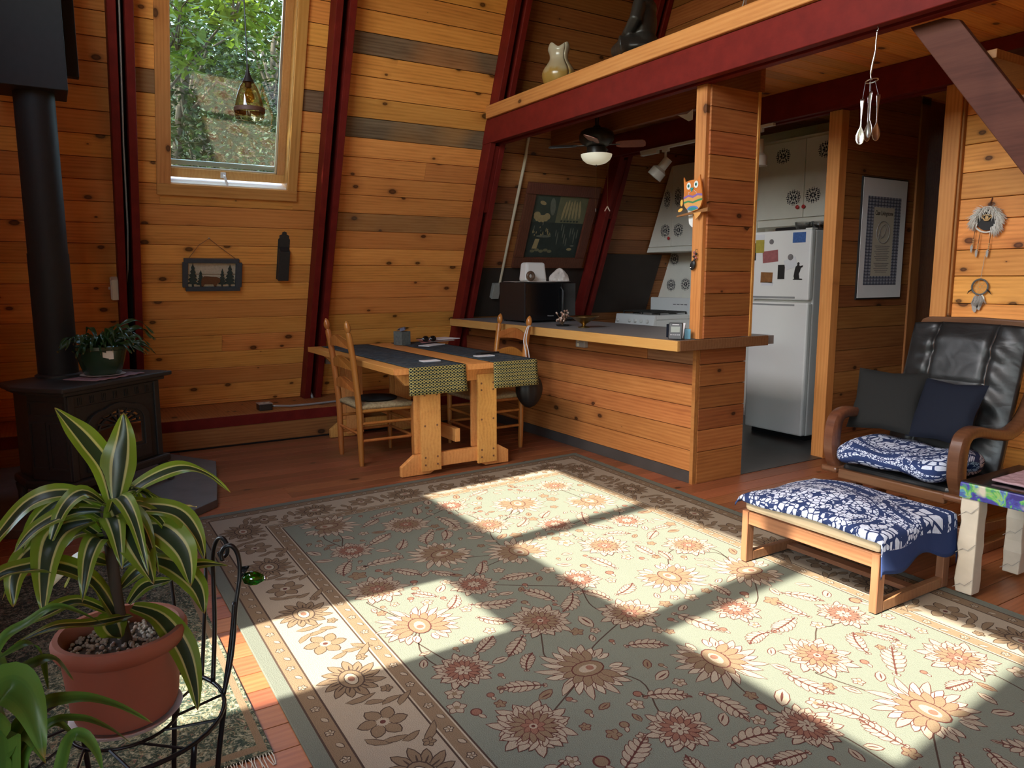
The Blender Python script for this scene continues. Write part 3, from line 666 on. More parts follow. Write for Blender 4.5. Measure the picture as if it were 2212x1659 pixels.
MB().box(-6.66, -3.47, 3.403, 3.427, .925, .994).build('front_edge', 'counter_edge', ct, bevel=.003)
MB().box(-3.492, -3.468, 3.4275, 4.275, .925, .994).build('end_edge', 'stool_oak', ct, bevel=.004)
cl = thing('column', 'board clad wooden column standing on the countertop end', 'column', (-3.545, 3.86, .995))
cpost = board('post', 'pine_trim', cl, (-3.51, 3.71, .995), ZH, -XH, 1.613, .09, .08, .003)
cpost.matrix_basis = Matrix(((0, -1, 0, -3.507), (0, 0, -1, 3.71), (1, 0, 0, .995), (0, 0, 0, 1)))
z = .995
for j in range(11): board('plank', 'cedar_panel', cl, (-3.512, 3.662, z+.001), YH, ZH, .43, min(.148, 2.608-z)-.004, .02, .002, .0); z += .148
MB().box(-3.59, -3.513, 3.711, 4.09, .995, 2.608).build('core', 'pine_dark_and_shade', cl)
MB().box(-3.52, -3.484, 4.093, 4.115, .995, 2.61).build('edge_strip', 'pine_trim', cl, bevel=.002)
# stair
stp = lambda x_: 2.625-1.35*(x_+2.232)
st = thing('loft_stair', 'steep open wooden stair descending from the loft at upper right', 'stair', (-.5, 4.1, 0))
for yy in (3.682, 4.50):
    MB().prism([(-2.232, 2.607), (-2.075, 2.607), (-2.0, 2.58), (-.13, .0), (-.30, .0)], (0, yy, 0), XH, ZH, (0, .04, 0)).build('stringer', 'stair_wood', st, bevel=.004)
for j in range(11):
    zt = 2.42-j*.225; xt = -2.232+(2.625-zt)/1.35+.11
    MB().box(xt-.10, xt+.13, 3.7225, 4.4995, zt-.04, zt).build('tread', 'cedar_panel', st, bevel=.003)
# ================================================================== FURNITURE
# ---- trestle table
TB = thing('trestle_table', 'oak trestle dining table by the sloping wall', 'table', (-5.65, 2.5, 0))
ZT = .785
for k in range(4): board('top_board', 'oak_table', TB, (-6.62, 1.95+k*.2905, ZT-.042), XH, YH, 1.95, .289, .042, .003)
MB().box(-4.669, -4.645, 1.952, 3.11, ZT-.041, ZT-.0005).build('end_board', 'oak_table', TB, bevel=.002)
for xc, nm in ((-4.745, 'near'), (-6.3, 'far')):
    t_ = MB(); t_.prism([(1.985, .74), (2.06, .655), (2.93, .655), (3.03, .74)], (xc-.02, 0, 0), YH, ZH, (.04, 0, 0)); t_.build('cleat', 'oak_table', TB, bevel=.003)
    t_ = MB(); t_.prism([(2.02, 0.004), (2.02, .075), (2.12, .15), (2.81, .15), (2.90, .10), (2.90, 0.004), (2.70, .004), (2.62, .048), (2.32, .048), (2.24, .004)], (xc-.02, 0, 0), YH, ZH, (.04, 0, 0)); t_.build('foot', 'oak_table', TB, bevel=.003)
    for ya, yb in ((2.165, 2.32), (2.625, 2.785)):
        lg = MB().box(xc+.021, xc+.043, ya, yb, .03, .70).build('leg_board', 'oak_table', TB, bevel=.002)
        MB().box(xc-.043, xc-.021, ya-.02, yb+.02, .15, .655).build('leg_board', 'oak_table', TB, bevel=.002)
        if nm == 'near':
            for yy in (ya+.03, yb-.03):
                for zz_ in (.075, .13, .36, .58, .63): MB().cyl((xc+.043, yy, zz_), (xc+.0455, yy, zz_), .0075, n=10).build('peg', 'stool_oak', lg)
MB().box(-6.28, -4.77, 2.47, 2.51, .20, .30).build('stretcher', 'oak_table', TB, bevel=.003)
# ---- runners
def runner_on(y0, y1, label):
    xe, R = -4.643, .006
    def f(u, v):
        y = y0+(y1-y0)*u; s_ = v*2.09
        wob = .002*math.sin(7*u+3*v)
        if s_ < .1899: return (xe+.008+wob+.012*(1-s_/.19), y+.01*(1-s_/.19)*(u-.3), ZT+.003-.19+s_)
        return (xe-(s_-.19)+.008*(s_ < .2), y+wob, ZT+.0045)
    t = MB().grid(f, 12, 66, uvfn=lambda u, v: (u, (v*2.09-.19)*4)).build('table_runner', 'runner', None, smooth=60, solid=.003)
    return tag(t, label, 'table runner')
runner_on(2.05, 2.49, 'dark patterned runner on the table half nearer the left chair')
runner_on(2.72, 3.10, 'dark patterned runner on the table half nearer the kitchen')
# ---- ladder-back chairs
def ladder_chair(label, loc, rz):
    """local: seat faces +y, back posts at y=0"""
    c = thing('dining_chair', label, 'chair', loc, rz)
    hw_ = .225
    for sx in (-1, 1):
        x = sx*hw_
        p = MB(); pts = [(x, .0, 0), (x, -.005, .2), (x, -.01, .45), (x*1.02, -.045, .8), (x*1.03, -.075, 1.0)]
        p.tube(spline(pts, 5), [.017, .019, .021, .022, .022, .023, .023, .023, .023, .024]+[.024]*5+[.023]*5+[.020], 12)
        d = V((0, -.15, .99)).normalized(); M = d.to_track_quat('Z', 'Y').to_matrix().to_4x4()
        p.lathe([(.020, 0), (.013, .006), (.013, .010), (.021, .018), (.025, .04), (.024, .055), (.016, .078), (.006, .09), (0, .093)], 12, (x*1.03, -.075, .998), M)
        p.build('back_post', 'chair_wood', c, smooth=50, w=False)
        MB().tube([(sx*.235, .42, 0), (sx*.235, .42, .12), (sx*.235, .42, .43), (sx*.235, .42, .455)], [.014, .018, .021, .02], 12).build('front_leg', 'chair_wood', c, smooth=50, w=False)
        for zz_ in (.19, .32): MB().cyl((sx*hw_, -.005, zz_), (sx*.235, .42, zz_), .0115, n=10).build('rung', 'chair_wood', c, smooth=50, w=False)
        MB().cyl((sx*hw_, 0, .415), (sx*.235, .42, .415), .013, n=10).build('seat_rail', 'chair_wood', c, smooth=50, w=False)
    for zz_ in (.16, .27): MB().cyl((-.235, .42, zz_+.03), (.235, .42, zz_+.03), .0115, n=10).build('rung', 'chair_wood', c, smooth=50, w=False)
    MB().cyl((-hw_, -.005, .24), (hw_, -.005, .24), .0115, n=10).build('rung', 'chair_wood', c, smooth=50, w=False)
    for zz_, off in ((.56, -.018), (.72, -.035), (.88, -.055)):
        n_ = 14; top = []
        for i in range(n_+1):
            u = i/n_; xx = -hw_+.0+2*hw_*u; h = .055+.045*math.sin(math.pi*u)**1.5
            top.append((xx, h))
        poly = [(-hw_, 0)]+[(-hw_*(1-2*i/8), .012*math.sin(math.pi*i/8)) for i in range(1, 8)]+[(hw_, 0)]+top[::-1]
        m = MB(); nb = len(poly); vs = []
        for t in (0, .012):
            for a, b in poly: vs.append((a, off-.02*(1-(a/hw_)**2)-t-.0*b, zz_+b))
        m.add(vs, [tuple(range(nb)), tuple(range(2*nb-1, nb-1, -1))]+[(i, (i+1) % nb, nb+(i+1) % nb, nb+i) for i in range(nb)])
        m.build('slat', 'chair_wood', c, w=False)
    def sf(u, v):
        x = (-.23-.02*v)+(.46+.04*v)*u; y = -.01+.45*v; e = min(u, 1-u, v, 1-v)
        return (x, y, .438+.02*min(1, e*8)-.016*math.sin(math.pi*u)*math.sin(math.pi*v))
    st_ = MB().grid(sf, 16, 16); st_.build('seat', 'rush_seat', c, smooth=60, w=False, solid=.028)
    return c
ladder_chair('ladder-back chair with a rush seat on the left side of the table', (-5.43, 1.905, 0), 0)
ladder_chair('ladder-back chair with a drawstring bag hung on it, by the peninsula', (-5.33, 3.25, 0), math.pi)
cpad = MB().lathe([(0, .0), (.165, .0), (.172, .006), (.165, .012), (0, .014)], 28, (-5.43, 2.12, .469), Matrix.Diagonal((1, .95, 1, 1)))
tag(cpad.build('seat_pad', 'charcoal_cloth', None, smooth=60), 'round dark grey seat pad on the left dining chair', 'seat pad')
# bag on chair 2
bg = thing('drawstring_bag', 'black drawstring bag with white straps hanging from the far dining chair', 'bag', (-5.03, 3.27, .3))
def bagf(u, v):
    a = 2*math.pi*u; r = (.02+.095*math.sin(math.pi*min(1, v*1.02))**.6)*(1+.10*math.sin(9*a)*(1-v)) if v < .98 else .004
    return (-5.03+r*.75*math.cos(a), 3.29+r*math.sin(a), .64-.30*v)
MB().grid(bagf, 36, 16).build('pouch', 'black_bag', bg, smooth=180)
for dy in (-.012, .016): MB().tube(spline([(-5.0, 3.27+dy, .63), (-5.02, 3.26+dy, .80), (-5.055, 3.262+dy*.8, .90), (-5.065, 3.30+dy*.5, 1.0), (-5.07, 3.33, 1.005)], 5), .0045, 6).build('strap', 'strap_white', bg, smooth=180)
# ---- things on the table
tb = thing('tissue_box', 'square dark green tissue box on the table', 'tissue box', (-6.33, 2.74, ZT))
tbm = MB(); a_ = .35; ca, sa = math.cos(a_), math.sin(a_)
tbm.obox((-6.33, 2.74, ZT+.066), (.055*ca, .055*sa, 0), (-.055*sa, .055*ca, 0), (0, 0, .062)); tbm.build('box', 'tissue_box', tb, bevel=.002)
MB().grid(lambda u, v: (-6.33+(u-.5)*.13, 2.74+(v-.5)*.05+.02*math.sin(5*u), ZT+.131+.022*abs(math.sin(2*math.pi*u))+.01*v), 18, 6).build('tissue', 'tissue', tb, smooth=180, solid=.002)
mg = thing('newspaper_pile', 'small pile of folded papers at the far end of the table', 'papers', (-6.42, 3.1, ZT))
for j in range(4): MB().obox((-6.43+.02*j, 3.10+.05*(j % 2), ZT+.0125+.009*j), (.10, .02*(j-1.5), 0), (-.02, .14, 0), (0, 0, .004)).build('sheet', 'paper_white' if j % 2 else 'paper_red', mg, bevel=.001)
sg = thing('sunglasses', 'dark sunglasses lying on the papers', 'sunglasses', (-6.25, 2.96, ZT))
for dy in (-.037, .037):
    MB().lathe([(0, 0), (.03, .003), (.034, .008), (.032, .012), (0, .015)], 16, (-6.22, 2.96+dy, ZT+.056), Matrix.Rotation(math.radians(80), 4, 'Y') @ Matrix.Diagonal((.8, 1, 1, 1))).build('lens', 'black_gloss', sg, smooth=60)
    MB().tube([(-6.22, 2.96+dy*1.9, ZT+.06), (-6.31, 2.96+dy*1.9, ZT+.057), (-6.35, 2.96+dy*1.8, ZT+.05)], .0035, 6).build('temple', 'black_plastic', sg)
MB().tube([(-6.215, 2.95, ZT+.064), (-6.212, 2.96, ZT+.067), (-6.215, 2.97, ZT+.064)], .003, 6).build('bridge', 'black_plastic', sg)
def card(nm, c, a, b, lab, mat='paper_white', h=.0035):
    tag(MB().obox((c[0], c[1], ZT+.006+h), a, b, (0, 0, h)).build(nm, mat, None, bevel=.001), lab, nm.replace('_', ' '))
card('letter', (-6.10, 2.93), (.05, .03, 0), (-.06, .11, 0), 'white letter in front of the sunglasses')
card('note_card', (-4.93, 2.35), (.04, .0, 0), (0, .07, 0), 'white note card near the table end on the left runner')
card('postcard', (-5.02, 2.86), (.04, .0, 0), (0, .075, 0), 'white postcard on the right runner')
card('pencil_case', (-5.17, 2.98), (.02, .01, 0), (-.02, .10, 0), 'slim black pencil case on the right runner', 'black_plastic', .006)
# ---- ottoman
OT = thing('ottoman', 'low oak footstool with a cream cushion in front of the armchair', 'footstool', (-2.03, 3.09, 0))
ox0, ox1, oy0, oy1 = -2.385, -1.675, 2.81, 3.36; s_ = .048
for xa in (ox0, ox1-.032):
    for ya in (oy0, oy1-.05): board('leg', 'stool_oak', OT, (xa, ya+.05, 0.0165), ZH, -YH, .2535, .05, .032, .003)
    MB().box(xa, xa+.032, oy0+.0505, oy1-.0505, .0165, .062).build('foot_rail', 'stool_oak', OT, bevel=.003)
for ya in (oy0+.006, oy1-.03): board('side_rail', 'stool_oak', OT, (ox0+.033, ya+.024, .205), XH, ZH, ox1-ox0-.066, .062, .022, .003)
board('stretcher', 'stool_oak', OT, (ox0+.033, 3.115, .026), XH, YH, ox1-ox0-.066, .06, .02, .003)
MB().box(ox0+.003, ox1-.003, oy0+.008, oy1-.008, .2705, .335).build('cushion', 'cream_cloth', OT, bevel=.02)
def drape(u, v):
    x = ox0-.075+(ox1-ox0+.18)*u; y = oy0-.02+(oy1-oy0+.07)*v
    over = max(0, ox0-.005-x)+max(0, x-ox1-.005); ey = max(0, oy0-.004-y)+max(0, y-oy1-.004)
    h = .352+.06*math.sin(math.pi*min(1, max(0, (x-ox0)/(ox1-ox0))))**.7*math.sin(math.pi*min(1, max(0, (y-oy0)/(oy1-oy0))))**.5
    h += .006*math.sin(11*x+4*y)+.004*math.sin(23*y-7*x)
    xx = min(max(x, ox0-.012), ox1+.010); yy = min(max(y, oy0-.010), oy1+.012)
    dr = 1.35*over+1.6*ey
    if x > ox1: dr += (.035*math.sin(1.7*v*math.pi+.4)**2+.03*abs(v-.45))*min(1, over*12); xx += .008*min(1, over*10)*(1+math.sin(9*v))
    if x < ox0: dr *= .55; xx -= .03*min(1, over*14)
    return (xx, yy, h-dr)
tag(MB().grid(drape, 64, 44, uvfn=lambda u, v: (u, v*.8)).build('batik_cloth', 'batik', None, smooth=180, solid=.004), 'navy and white batik cloth draped over the footstool', 'cloth')
# ---- armchair (glider)
AC = thing('armchair', 'wooden glider armchair with black leather back at right', 'armchair', (-2.17, 4.05, 0))
def arm(x0, label):
    path = spline([(x0, 3.70, .355), (x0, 3.665, .44), (x0, 3.665, .56), (x0, 3.70, .632), (x0, 3.80, .648), (x0, 3.98, .615), (x0, 4.15, .605), (x0, 4.29, .68), (x0, 4.38, .82)], 6)
    m = MB(); vs, fs = [], []; n_ = len(path)
    for i, p in enumerate(path):
        t = (path[min(i+1, n_-1)]-path[max(i-1, 0)]).normalized(); nrm = t.cross(XH).normalized(); hw2 = .036; th = .027+.012*math.sin(math.pi*min(1, i/20))
        for a, b in ((-1, -.6), (-.7, -1), (.7, -1), (1, -.6), (1, .6), (.7, 1), (-.7, 1), (-1, .6)): vs.append(p+XH*hw2*a+nrm*th*b)
    for i in range(n_-1):
        for k in range(8): fs.append((i*8+k, i*8+(k+1) % 8, (i+1)*8+(k+1) % 8, (i+1)*8+k))
    fs += [tuple(range(7, -1, -1)), tuple((n_-1)*8+k for k in range(8))]
    m.add(vs, fs).build('arm', 'rocker_wood', AC, smooth=50)
arm(-2.505, 'l'); arm(-1.83, 'r')
for x0 in (-2.505, -1.83):
    MB().box(x0-.05, x0+.05, 3.64, 4.30, .318, .352).build('side_rail', 'rocker_wood', AC, bevel=.012)
    MB().box(x0-.02, x0+.02, 3.88, 3.95, .10, .318).build('support', 'rocker_wood', AC, bevel=.006)
    MB().box(x0-.025, x0+.025, 3.62, 4.42, .0, .055).build('base_rail', 'rocker_wood', AC, bevel=.008)
    MB().box(x0-.02, x0+.02, 3.70, 3.76, .055, .16).build('support', 'rocker_wood', AC, bevel=.006)
    MB().beam((x0, 3.72, .15), (x0, 4.2, .12), .03, .05).build('link', 'rocker_wood', AC, bevel=.004)
MB().box(-2.46, -1.875, 3.66, 3.70, .29, .345).build('front_rail', 'rocker_wood', AC, bevel=.008)
MB().box(-2.48, -1.855, 3.95, 3.99, .07, .13).build('cross_rail', 'rocker_wood', AC, bevel=.006)
MB().box(-2.46, -1.875, 3.70, 4.26, .315, .37).build('seat', 'black_leather', AC, bevel=.02)
bx0, bx1 = -2.47, -1.86
def backf(u, v):
    x = bx0+(bx1-bx0)*u; z = .36+.78*v; y = 4.17+.21*v
    uu = abs(u-.5)*2
    seam = math.exp(-((uu-.50)/.05)**2); mid = math.exp(-((v-.60)/.012)**2) if uu < .5 else 0
    puff = .055*(1-uu**4)*min(1, 8*v*(1-v)+.25)-.028*seam-.012*mid
    wr_ = .008*math.sin(38*v+7*uu+3*math.sin(6*u))*math.exp(-((uu-.62)/.2)**2)+.006*math.sin(60*v+2*u)*seam
    return (x, y-puff-wr_-.03, z-.01*uu**3)
bk = MB().grid(backf, 48, 64).build('back_cushion', 'black_leather', AC, smooth=180, solid=.02)
MB().box(bx0+.02, bx1-.02, 4.215, 4.24, .36, .40).build('back_slab', 'rocker_wood', AC)
MB().hexa([(bx0+.02, 4.19, .38), (bx1-.02, 4.19, .38), (bx1-.02, 4.23, .38), (bx0+.02, 4.23, .38)], [(bx0+.02, 4.39, 1.13), (bx1-.02, 4.39, 1.13), (bx1-.02, 4.43, 1.13), (bx0+.02, 4.43, 1.13)]).build('back_board', 'black_leather', AC, bevel=.01)
trp = [(bx0-.005, 1.085), (bx0-.005, 1.12), (bx0+.012, 1.155), (bx0+.05, 1.168), (-2.165, 1.176), (bx1-.05, 1.168), (bx1-.012, 1.155), (bx1+.005, 1.12), (bx1+.005, 1.085), (bx1-.03, 1.085), (bx1-.05, 1.118), (bx0+.05, 1.118), (bx0+.03, 1.085)]
MB().prism(trp, (0, 4.43, 0), XH, ZH, (0, -.045, 0)).build('top_rail', 'rocker_wood', AC, bevel=.01)
for sx in (.25, .75): MB().tube([V(backf(sx, j/40))+V((0, -.011, 0)) for j in range(12, 39)], .0022, 5).build('seam', 'leather_brown', bk, smooth=180)
MB().tube([V(backf(.25+.5*j/12, .60))+V((0, -.011, 0)) for j in range(13)], .002, 5).build('seam', 'strap_white', bk, smooth=180)
# folded cloth on the seat
sc_ = MB()
def roll(u, v):
    a = 2*math.pi*v; x = -2.465+.585*u
    ry = .255+.01*math.sin(9*u); rz = .062+.008*math.sin(7*u+1)
    cy_ = 3.845; e = abs(u-.5)*2; k = (1-e**10)**.5 if e < 1 else 0
    sgn = lambda q, p: math.copysign(abs(q)**p, q)
    return (x, cy_+ry*sgn(math.cos(a), .6)*(.55+.45*k), .446+rz*sgn(math.sin(a), .8)*(.4+.6*k)+.006*math.sin(15*u+3*math.cos(a)))
sc_.grid(roll, 40, 40, uvfn=lambda u, v: (.1+u*.8, (v*1.3) % 1.0))
tag(sc_.build('folded_batik', 'batik', None, smooth=180), 'folded navy and white batik cloth on the armchair seat', 'cloth')
def cushion(nm, mat, c, w_, h_, rx, rz, label):
    M = Matrix.Translation(c) @ Matrix.Rotation(rz, 4, 'Z') @ Matrix.Rotation(rx, 4, 'X')
    m = MB()
    for sgn in (-1, 1):
        def f(u, v):
            a, b = (u-.5)*2, (v-.5)*2; t = ((1-a*a)*(1-b*b)); t = max(0, t)**.42
            pin = 1-.10*(1-abs(a))*abs(b)**4-.0; pin2 = 1-.10*(1-abs(b))*abs(a)**4
            return M @ V((a*w_/2*pin2, sgn*.055*t, b*h_/2*pin))
        m.grid(f if sgn > 0 else (lambda u, v, f=f: f(1-u, v)), 20, 20)
    o = m.build(nm, mat, None, smooth=180); return tag(o, label, 'cushion')
cushion('throw_cushion', 'charcoal_cloth', (-2.365, 3.93, .715), .37, .36, math.radians(-24), math.radians(12), 'dark grey cushion at the left side of the armchair')
cushion('throw_cushion', 'navy_cloth', (-2.05, 3.945, .70), .34, .34, math.radians(-24), math.radians(-6), 'dark navy cushion in the middle of the armchair')
# ---- side table
SD = thing('side_table', 'small painted table with cracked stone-like legs at the right edge', 'side table', (-1.35, 3.58, 0))
for (xa, ya) in ((-1.635, 3.325), (-1.635, 3.745), (-1.12, 3.325), (-1.12, 3.745)):
    m = MB()
    vs, fs = [], []
    for i in range(9):
        z = .0165+.4285*i/8; j_ = .003*math.sin(2*i+xa*9+ya*5); w_ = .037+.0025*math.sin(2.1*i+ya*11)
        for sx, sy in ((-1, -1), (1, -1), (1, 1), (-1, 1)): vs.append((xa+.04+sx*w_+j_, ya+.04+sy*w_-j_, z))
    for i in range(8):
        for k in range(4): fs.append((i*4+k, i*4+(k+1) % 4, i*4+4+(k+1) % 4, i*4+4+k))
    fs += [(3, 2, 1, 0), (32, 33, 34, 35)]
    lg = m.add(vs, fs).build('leg', 'stone_paint', SD, bevel=.006)
    for q in range(3):
        z0 = .06+.14*q+.03*math.sin(xa*20+q); MB().tube([(xa-.001-.004, ya+.005, z0), (xa+.03, ya-.004, z0+.03), (xa+.05, ya-.004, z0+.025), (xa+.08, ya-.004, z0+.06)], .0014, 5).build('crack', 'grey_box', lg)
MB().box(-1.64, -1.03, 3.318, 3.835, .4455, .515).build('top', 'painted_scene', SD, bevel=.006)
MB().box(-1.637, -1.033, 3.322, 3.832, .5153, .521).build('glass_top', 'black_gloss', SD, bevel=.002)
kn = MB().grid(lambda u, v: (-1.55+.5*u, 3.40+.36*v, .531+.003*math.sin(40*u)*math.sin(34*v)), 40, 32).build('knitted_mat', 'pink_knit', None, smooth=180, solid=.008)
tag(kn, 'dusty pink knitted mat on the painted side table', 'mat')
# ================================================================== RUGS
RC = [V((-4.53, .56, 0)), V((-4.66, 3.49, 0)), V((.36, 3.25, 0)), V((.43, .53, 0))]; RS, RT = 5.0, 2.93
def rg(s, t, h=0.0):
    a, b = s/RS, t/RT; p = RC[0]*(1-a)*(1-b)+RC[1]*(1-a)*b+RC[2]*a*b+RC[3]*a*(1-b); return (p.x, p.y, h)
RZ = .011
RUG = MB(); RUG.hexa([rg(0, 0), rg(RS, 0), rg(RS, RT), rg(0, RT)], [rg(0, 0, RZ), rg(RS, 0, RZ), rg(RS, RT, RZ), rg(0, RT, RZ)])
RUG = tag(RUG.build('rug', 'rug_edge', None, bevel=.003), 'large grey-green floral rug with a beige border', 'rug')
rm = ['rug_field', 'rug_beige', 'rug_tan', 'rug_wine', 'rug_brown', 'rug_rose', 'rug_cream']; FI, BE, TA, WI, BR, RO, CR = range(7)
class Pat:
    def __init__(s): s.m = MB(); s.c = 0
    def new(s): s.c = 0
    def poly(s, pts, lay, mi):
        s.c += 1; z = RZ+(.00012 if lay == -5 else .0002+s.c*1.3e-5); s.m.add([rg(a, b, z) for a, b in pts], [tuple(range(len(pts)))], mi)
    def rect(s, d0, lay, mi):
        s.poly([(d0, d0), (RS-d0, d0), (RS-d0, RT-d0), (d0, RT-d0)], lay, mi)
    def petal(s, x, y, an, l, w, lay, mi, bend=0.0):
        P_ = [(0, 0), (.25, .42), (.55, .5), (.82, .32), (1, 0), (.82, -.32), (.55, -.5), (.25, -.42)]
        c, q = math.cos(an), math.sin(an)
        s.poly([(x+(a*l*c-(b*w+bend*a*a*l)*q), y+(a*l*q+(b*w+bend*a*a*l)*c)) for a, b in P_], lay, mi)
    def op(s, x, y, an, l, w, lay, fill, line, bend=0, o=.006):
        c, q = math.cos(an), math.sin(an)
        s.petal(x-o*c*.6, y-o*q*.6, an, l+1.8*o, w+2*o, lay, line, bend); s.petal(x, y, an, l, w, lay+1, fill, bend)
    def disc(s, x, y, r, lay, mi, ex=1.0, an=0, n=14):
        s.poly([(x+r*math.cos(2*math.pi*k/n)*math.cos(an)-r*ex*math.sin(2*math.pi*k/n)*math.sin(an), y+r*math.cos(2*math.pi*k/n)*math.sin(an)+r*ex*math.sin(2*math.pi*k/n)*math.cos(an)) for k in range(n)], lay, mi)
    def rosette(s, x, y, R, c1=BE, c2=TA, l=WI):
        s.new()
        n = random.choice((13, 14, 15)); a0 = random.random()
        for k in range(n):
            an = a0+2*math.pi*k/n; L_ = R*(.60+.14*(k % 2)+random.uniform(-.04, .04)); bx, by = x+.32*R*math.cos(an), y+.32*R*math.sin(an)
            s.op(bx, by, an, L_, .27*R, 0, c1, l, random.uniform(-.25, .25), .004)
            for sg in (-1, 1): s.op(bx+.25*L_*math.cos(an), by+.25*L_*math.sin(an), an+.55*sg, .55*L_, .13*R, 0, c1, l, .2*sg, .003)
            s.petal(bx, by, an, .6*L_, .03*R, 2.5, l)
        for k in range(n): an = a0+.2+2*math.pi*k/n; s.op(x+.14*R*math.cos(an), y+.14*R*math.sin(an), an, .46*R, .17*R, 3, c2, l, 0, .003)
        for k in range(7): an = a0+2*math.pi*k/7; s.op(x, y, an, .30*R, .17*R, 6, RO if c2 != RO else BE, l, 0, .0025)
        s.disc(x, y, .10*R, 9, c1); s.disc(x, y, .05*R, 10, WI)
    def palmette(s, x, y, an, R):
        s.new()
        for k in range(21):
            a = an+math.radians(-155+310*k/20); rr = R*(.75+.25*math.cos(a-an)); s.op(x+.38*R*math.cos(a), y+.38*R*math.sin(a), a, rr*(.56+.14*(k % 2)), .17*R, 0, BE if k % 2 else CR, WI, .25*(1 if k > 10 else -1), .0035); s.petal(x+.42*R*math.cos(a), y+.42*R*math.sin(a), a, rr*.4, .02*R, 2.5, WI)
        for k in range(11):
            a = an+math.radians(-120+240*k/10); s.op(x+.2*R*math.cos(a), y+.2*R*math.sin(a), a, .44*R, .2*R, 3, TA, WI, 0, .003)
        s.disc(x+.05*R*math.cos(an), y+.05*R*math.sin(an), .36*R, 6, WI, .7, an); s.disc(x+.05*R*math.cos(an), y+.05*R*math.sin(an), .33*R, 7, TA, .68, an)
        s.disc(x+.05*R*math.cos(an), y+.05*R*math.sin(an), .2*R, 8, BE, .6, an); s.disc(x, y, .08*R, 9, RO)
    def feather(s, x, y, an, L, bend, c=BE):
        s.new()
        n = 7; px, py, a = x, y, an
        for k in range(n):
            w = math.sin(math.pi*(k+.7)/(n+.6)); stp_ = L/n
            for sg in (-1, 1): s.op(px, py, a+sg*.75, .30*L*w, .11*L*w+.004, 0, c, WI, 0, .003)
            px += stp_*math.cos(a); py += stp_*math.sin(a); a += bend/n
        s.op(px-.02*math.cos(a), py-.02*math.sin(a), a, .16*L, .06*L, 2, c, WI, 0, .003)
        px, py, a = x, y, an
        for k in range(n): s.petal(px, py, a, L/n*1.4, .008, 4, WI); px += L/n*math.cos(a); py += L/n*math.sin(a); a += bend/n
    def floret(s, x, y, r, c=BE, l=WI):
        s.new()
        a0 = random.random()*6
        for k in range(5): an = a0+k*2*math.pi/5; s.op(x, y, an, r, .7*r, 0, c, l, 0, .003)
        s.disc(x, y, .3*r, 3, TA)
    def vine(s, pts, w=.0035, mi=BR):
        q = spline([(a, b, 0) for a, b in pts], 5)
        for p0, p1 in zip(q, q[1:]):
            d = (p1-p0); n_ = V((-d.y, d.x, 0)).normalized()*w; s.poly([(p0.x+n_.x, p0.y+n_.y), (p1.x+n_.x, p1.y+n_.y), (p1.x-n_.x, p1.y-n_.y), (p0.x-n_.x, p0.y-n_.y)], -5, mi)
PT = Pat()
def band(d0, d1, mi, lay=-.9):
    m = PT.m
    for (a0, b0, a1, b1) in ((d0, d0, RS-d0, d1), (d0, RT-d1, RS-d0, RT-d0), (d0, d1, d1, RT-d1), (RS-d1, d1, RS-d0, RT-d1)):
        m.add([rg(a0, b0, RZ+.00005), rg(a1, b0, RZ+.00005), rg(a1, b1, RZ+.00005), rg(a0, b1, RZ+.00005)], [(0, 1, 2, 3)], mi)
for d0, d1, mi in ((.055, .062, BR), (.062, .122, TA), (.122, .129, BR), (.129, .135, BE), (.135, .385, BE), (.385, .392, BR), (.392, .398, CR), (.398, .455, TA), (.455, .461, CR), (.461, .468, BR)): band(d0, d1, mi)
PT.m.add([rg(.468, .468, RZ+.00003), rg(RS-.468, .468, RZ+.00003), rg(RS-.468, RT-.468, RZ+.00003), rg(.468, RT-.468, RZ+.00003)], [(0, 1, 2, 3)], FI)
def along(d, step):   # walk a rectangle at depth d: yields (s, t, direction)
    out = []
    for (p, q) in (((d, d), (RS-d, d)), ((RS-d, d), (RS-d, RT-d)), ((RS-d, RT-d), (d, RT-d)), ((d, RT-d), (d, d))):
        L = math.hypot(q[0]-p[0], q[1]-p[1]); n = max(1, round(L/step)); an = math.atan2(q[1]-p[1], q[0]-p[0])
        for k in range(n): out.append((p[0]+(q[0]-p[0])*(k+.5)/n, p[1]+(q[1]-p[1])*(k+.5)/n, an, k))
    return out
for dd in (.092, .427):
    for s_, t_, an, k in along(dd, .075):
        PT.new()
        if k % 2: PT.floret(s_, t_, .016, BE, BR)
        else: PT.op(s_-.015*math.cos(an), t_-.015*math.sin(an), an+.5, .034, .016, 0, BE, BR, 0, .003)
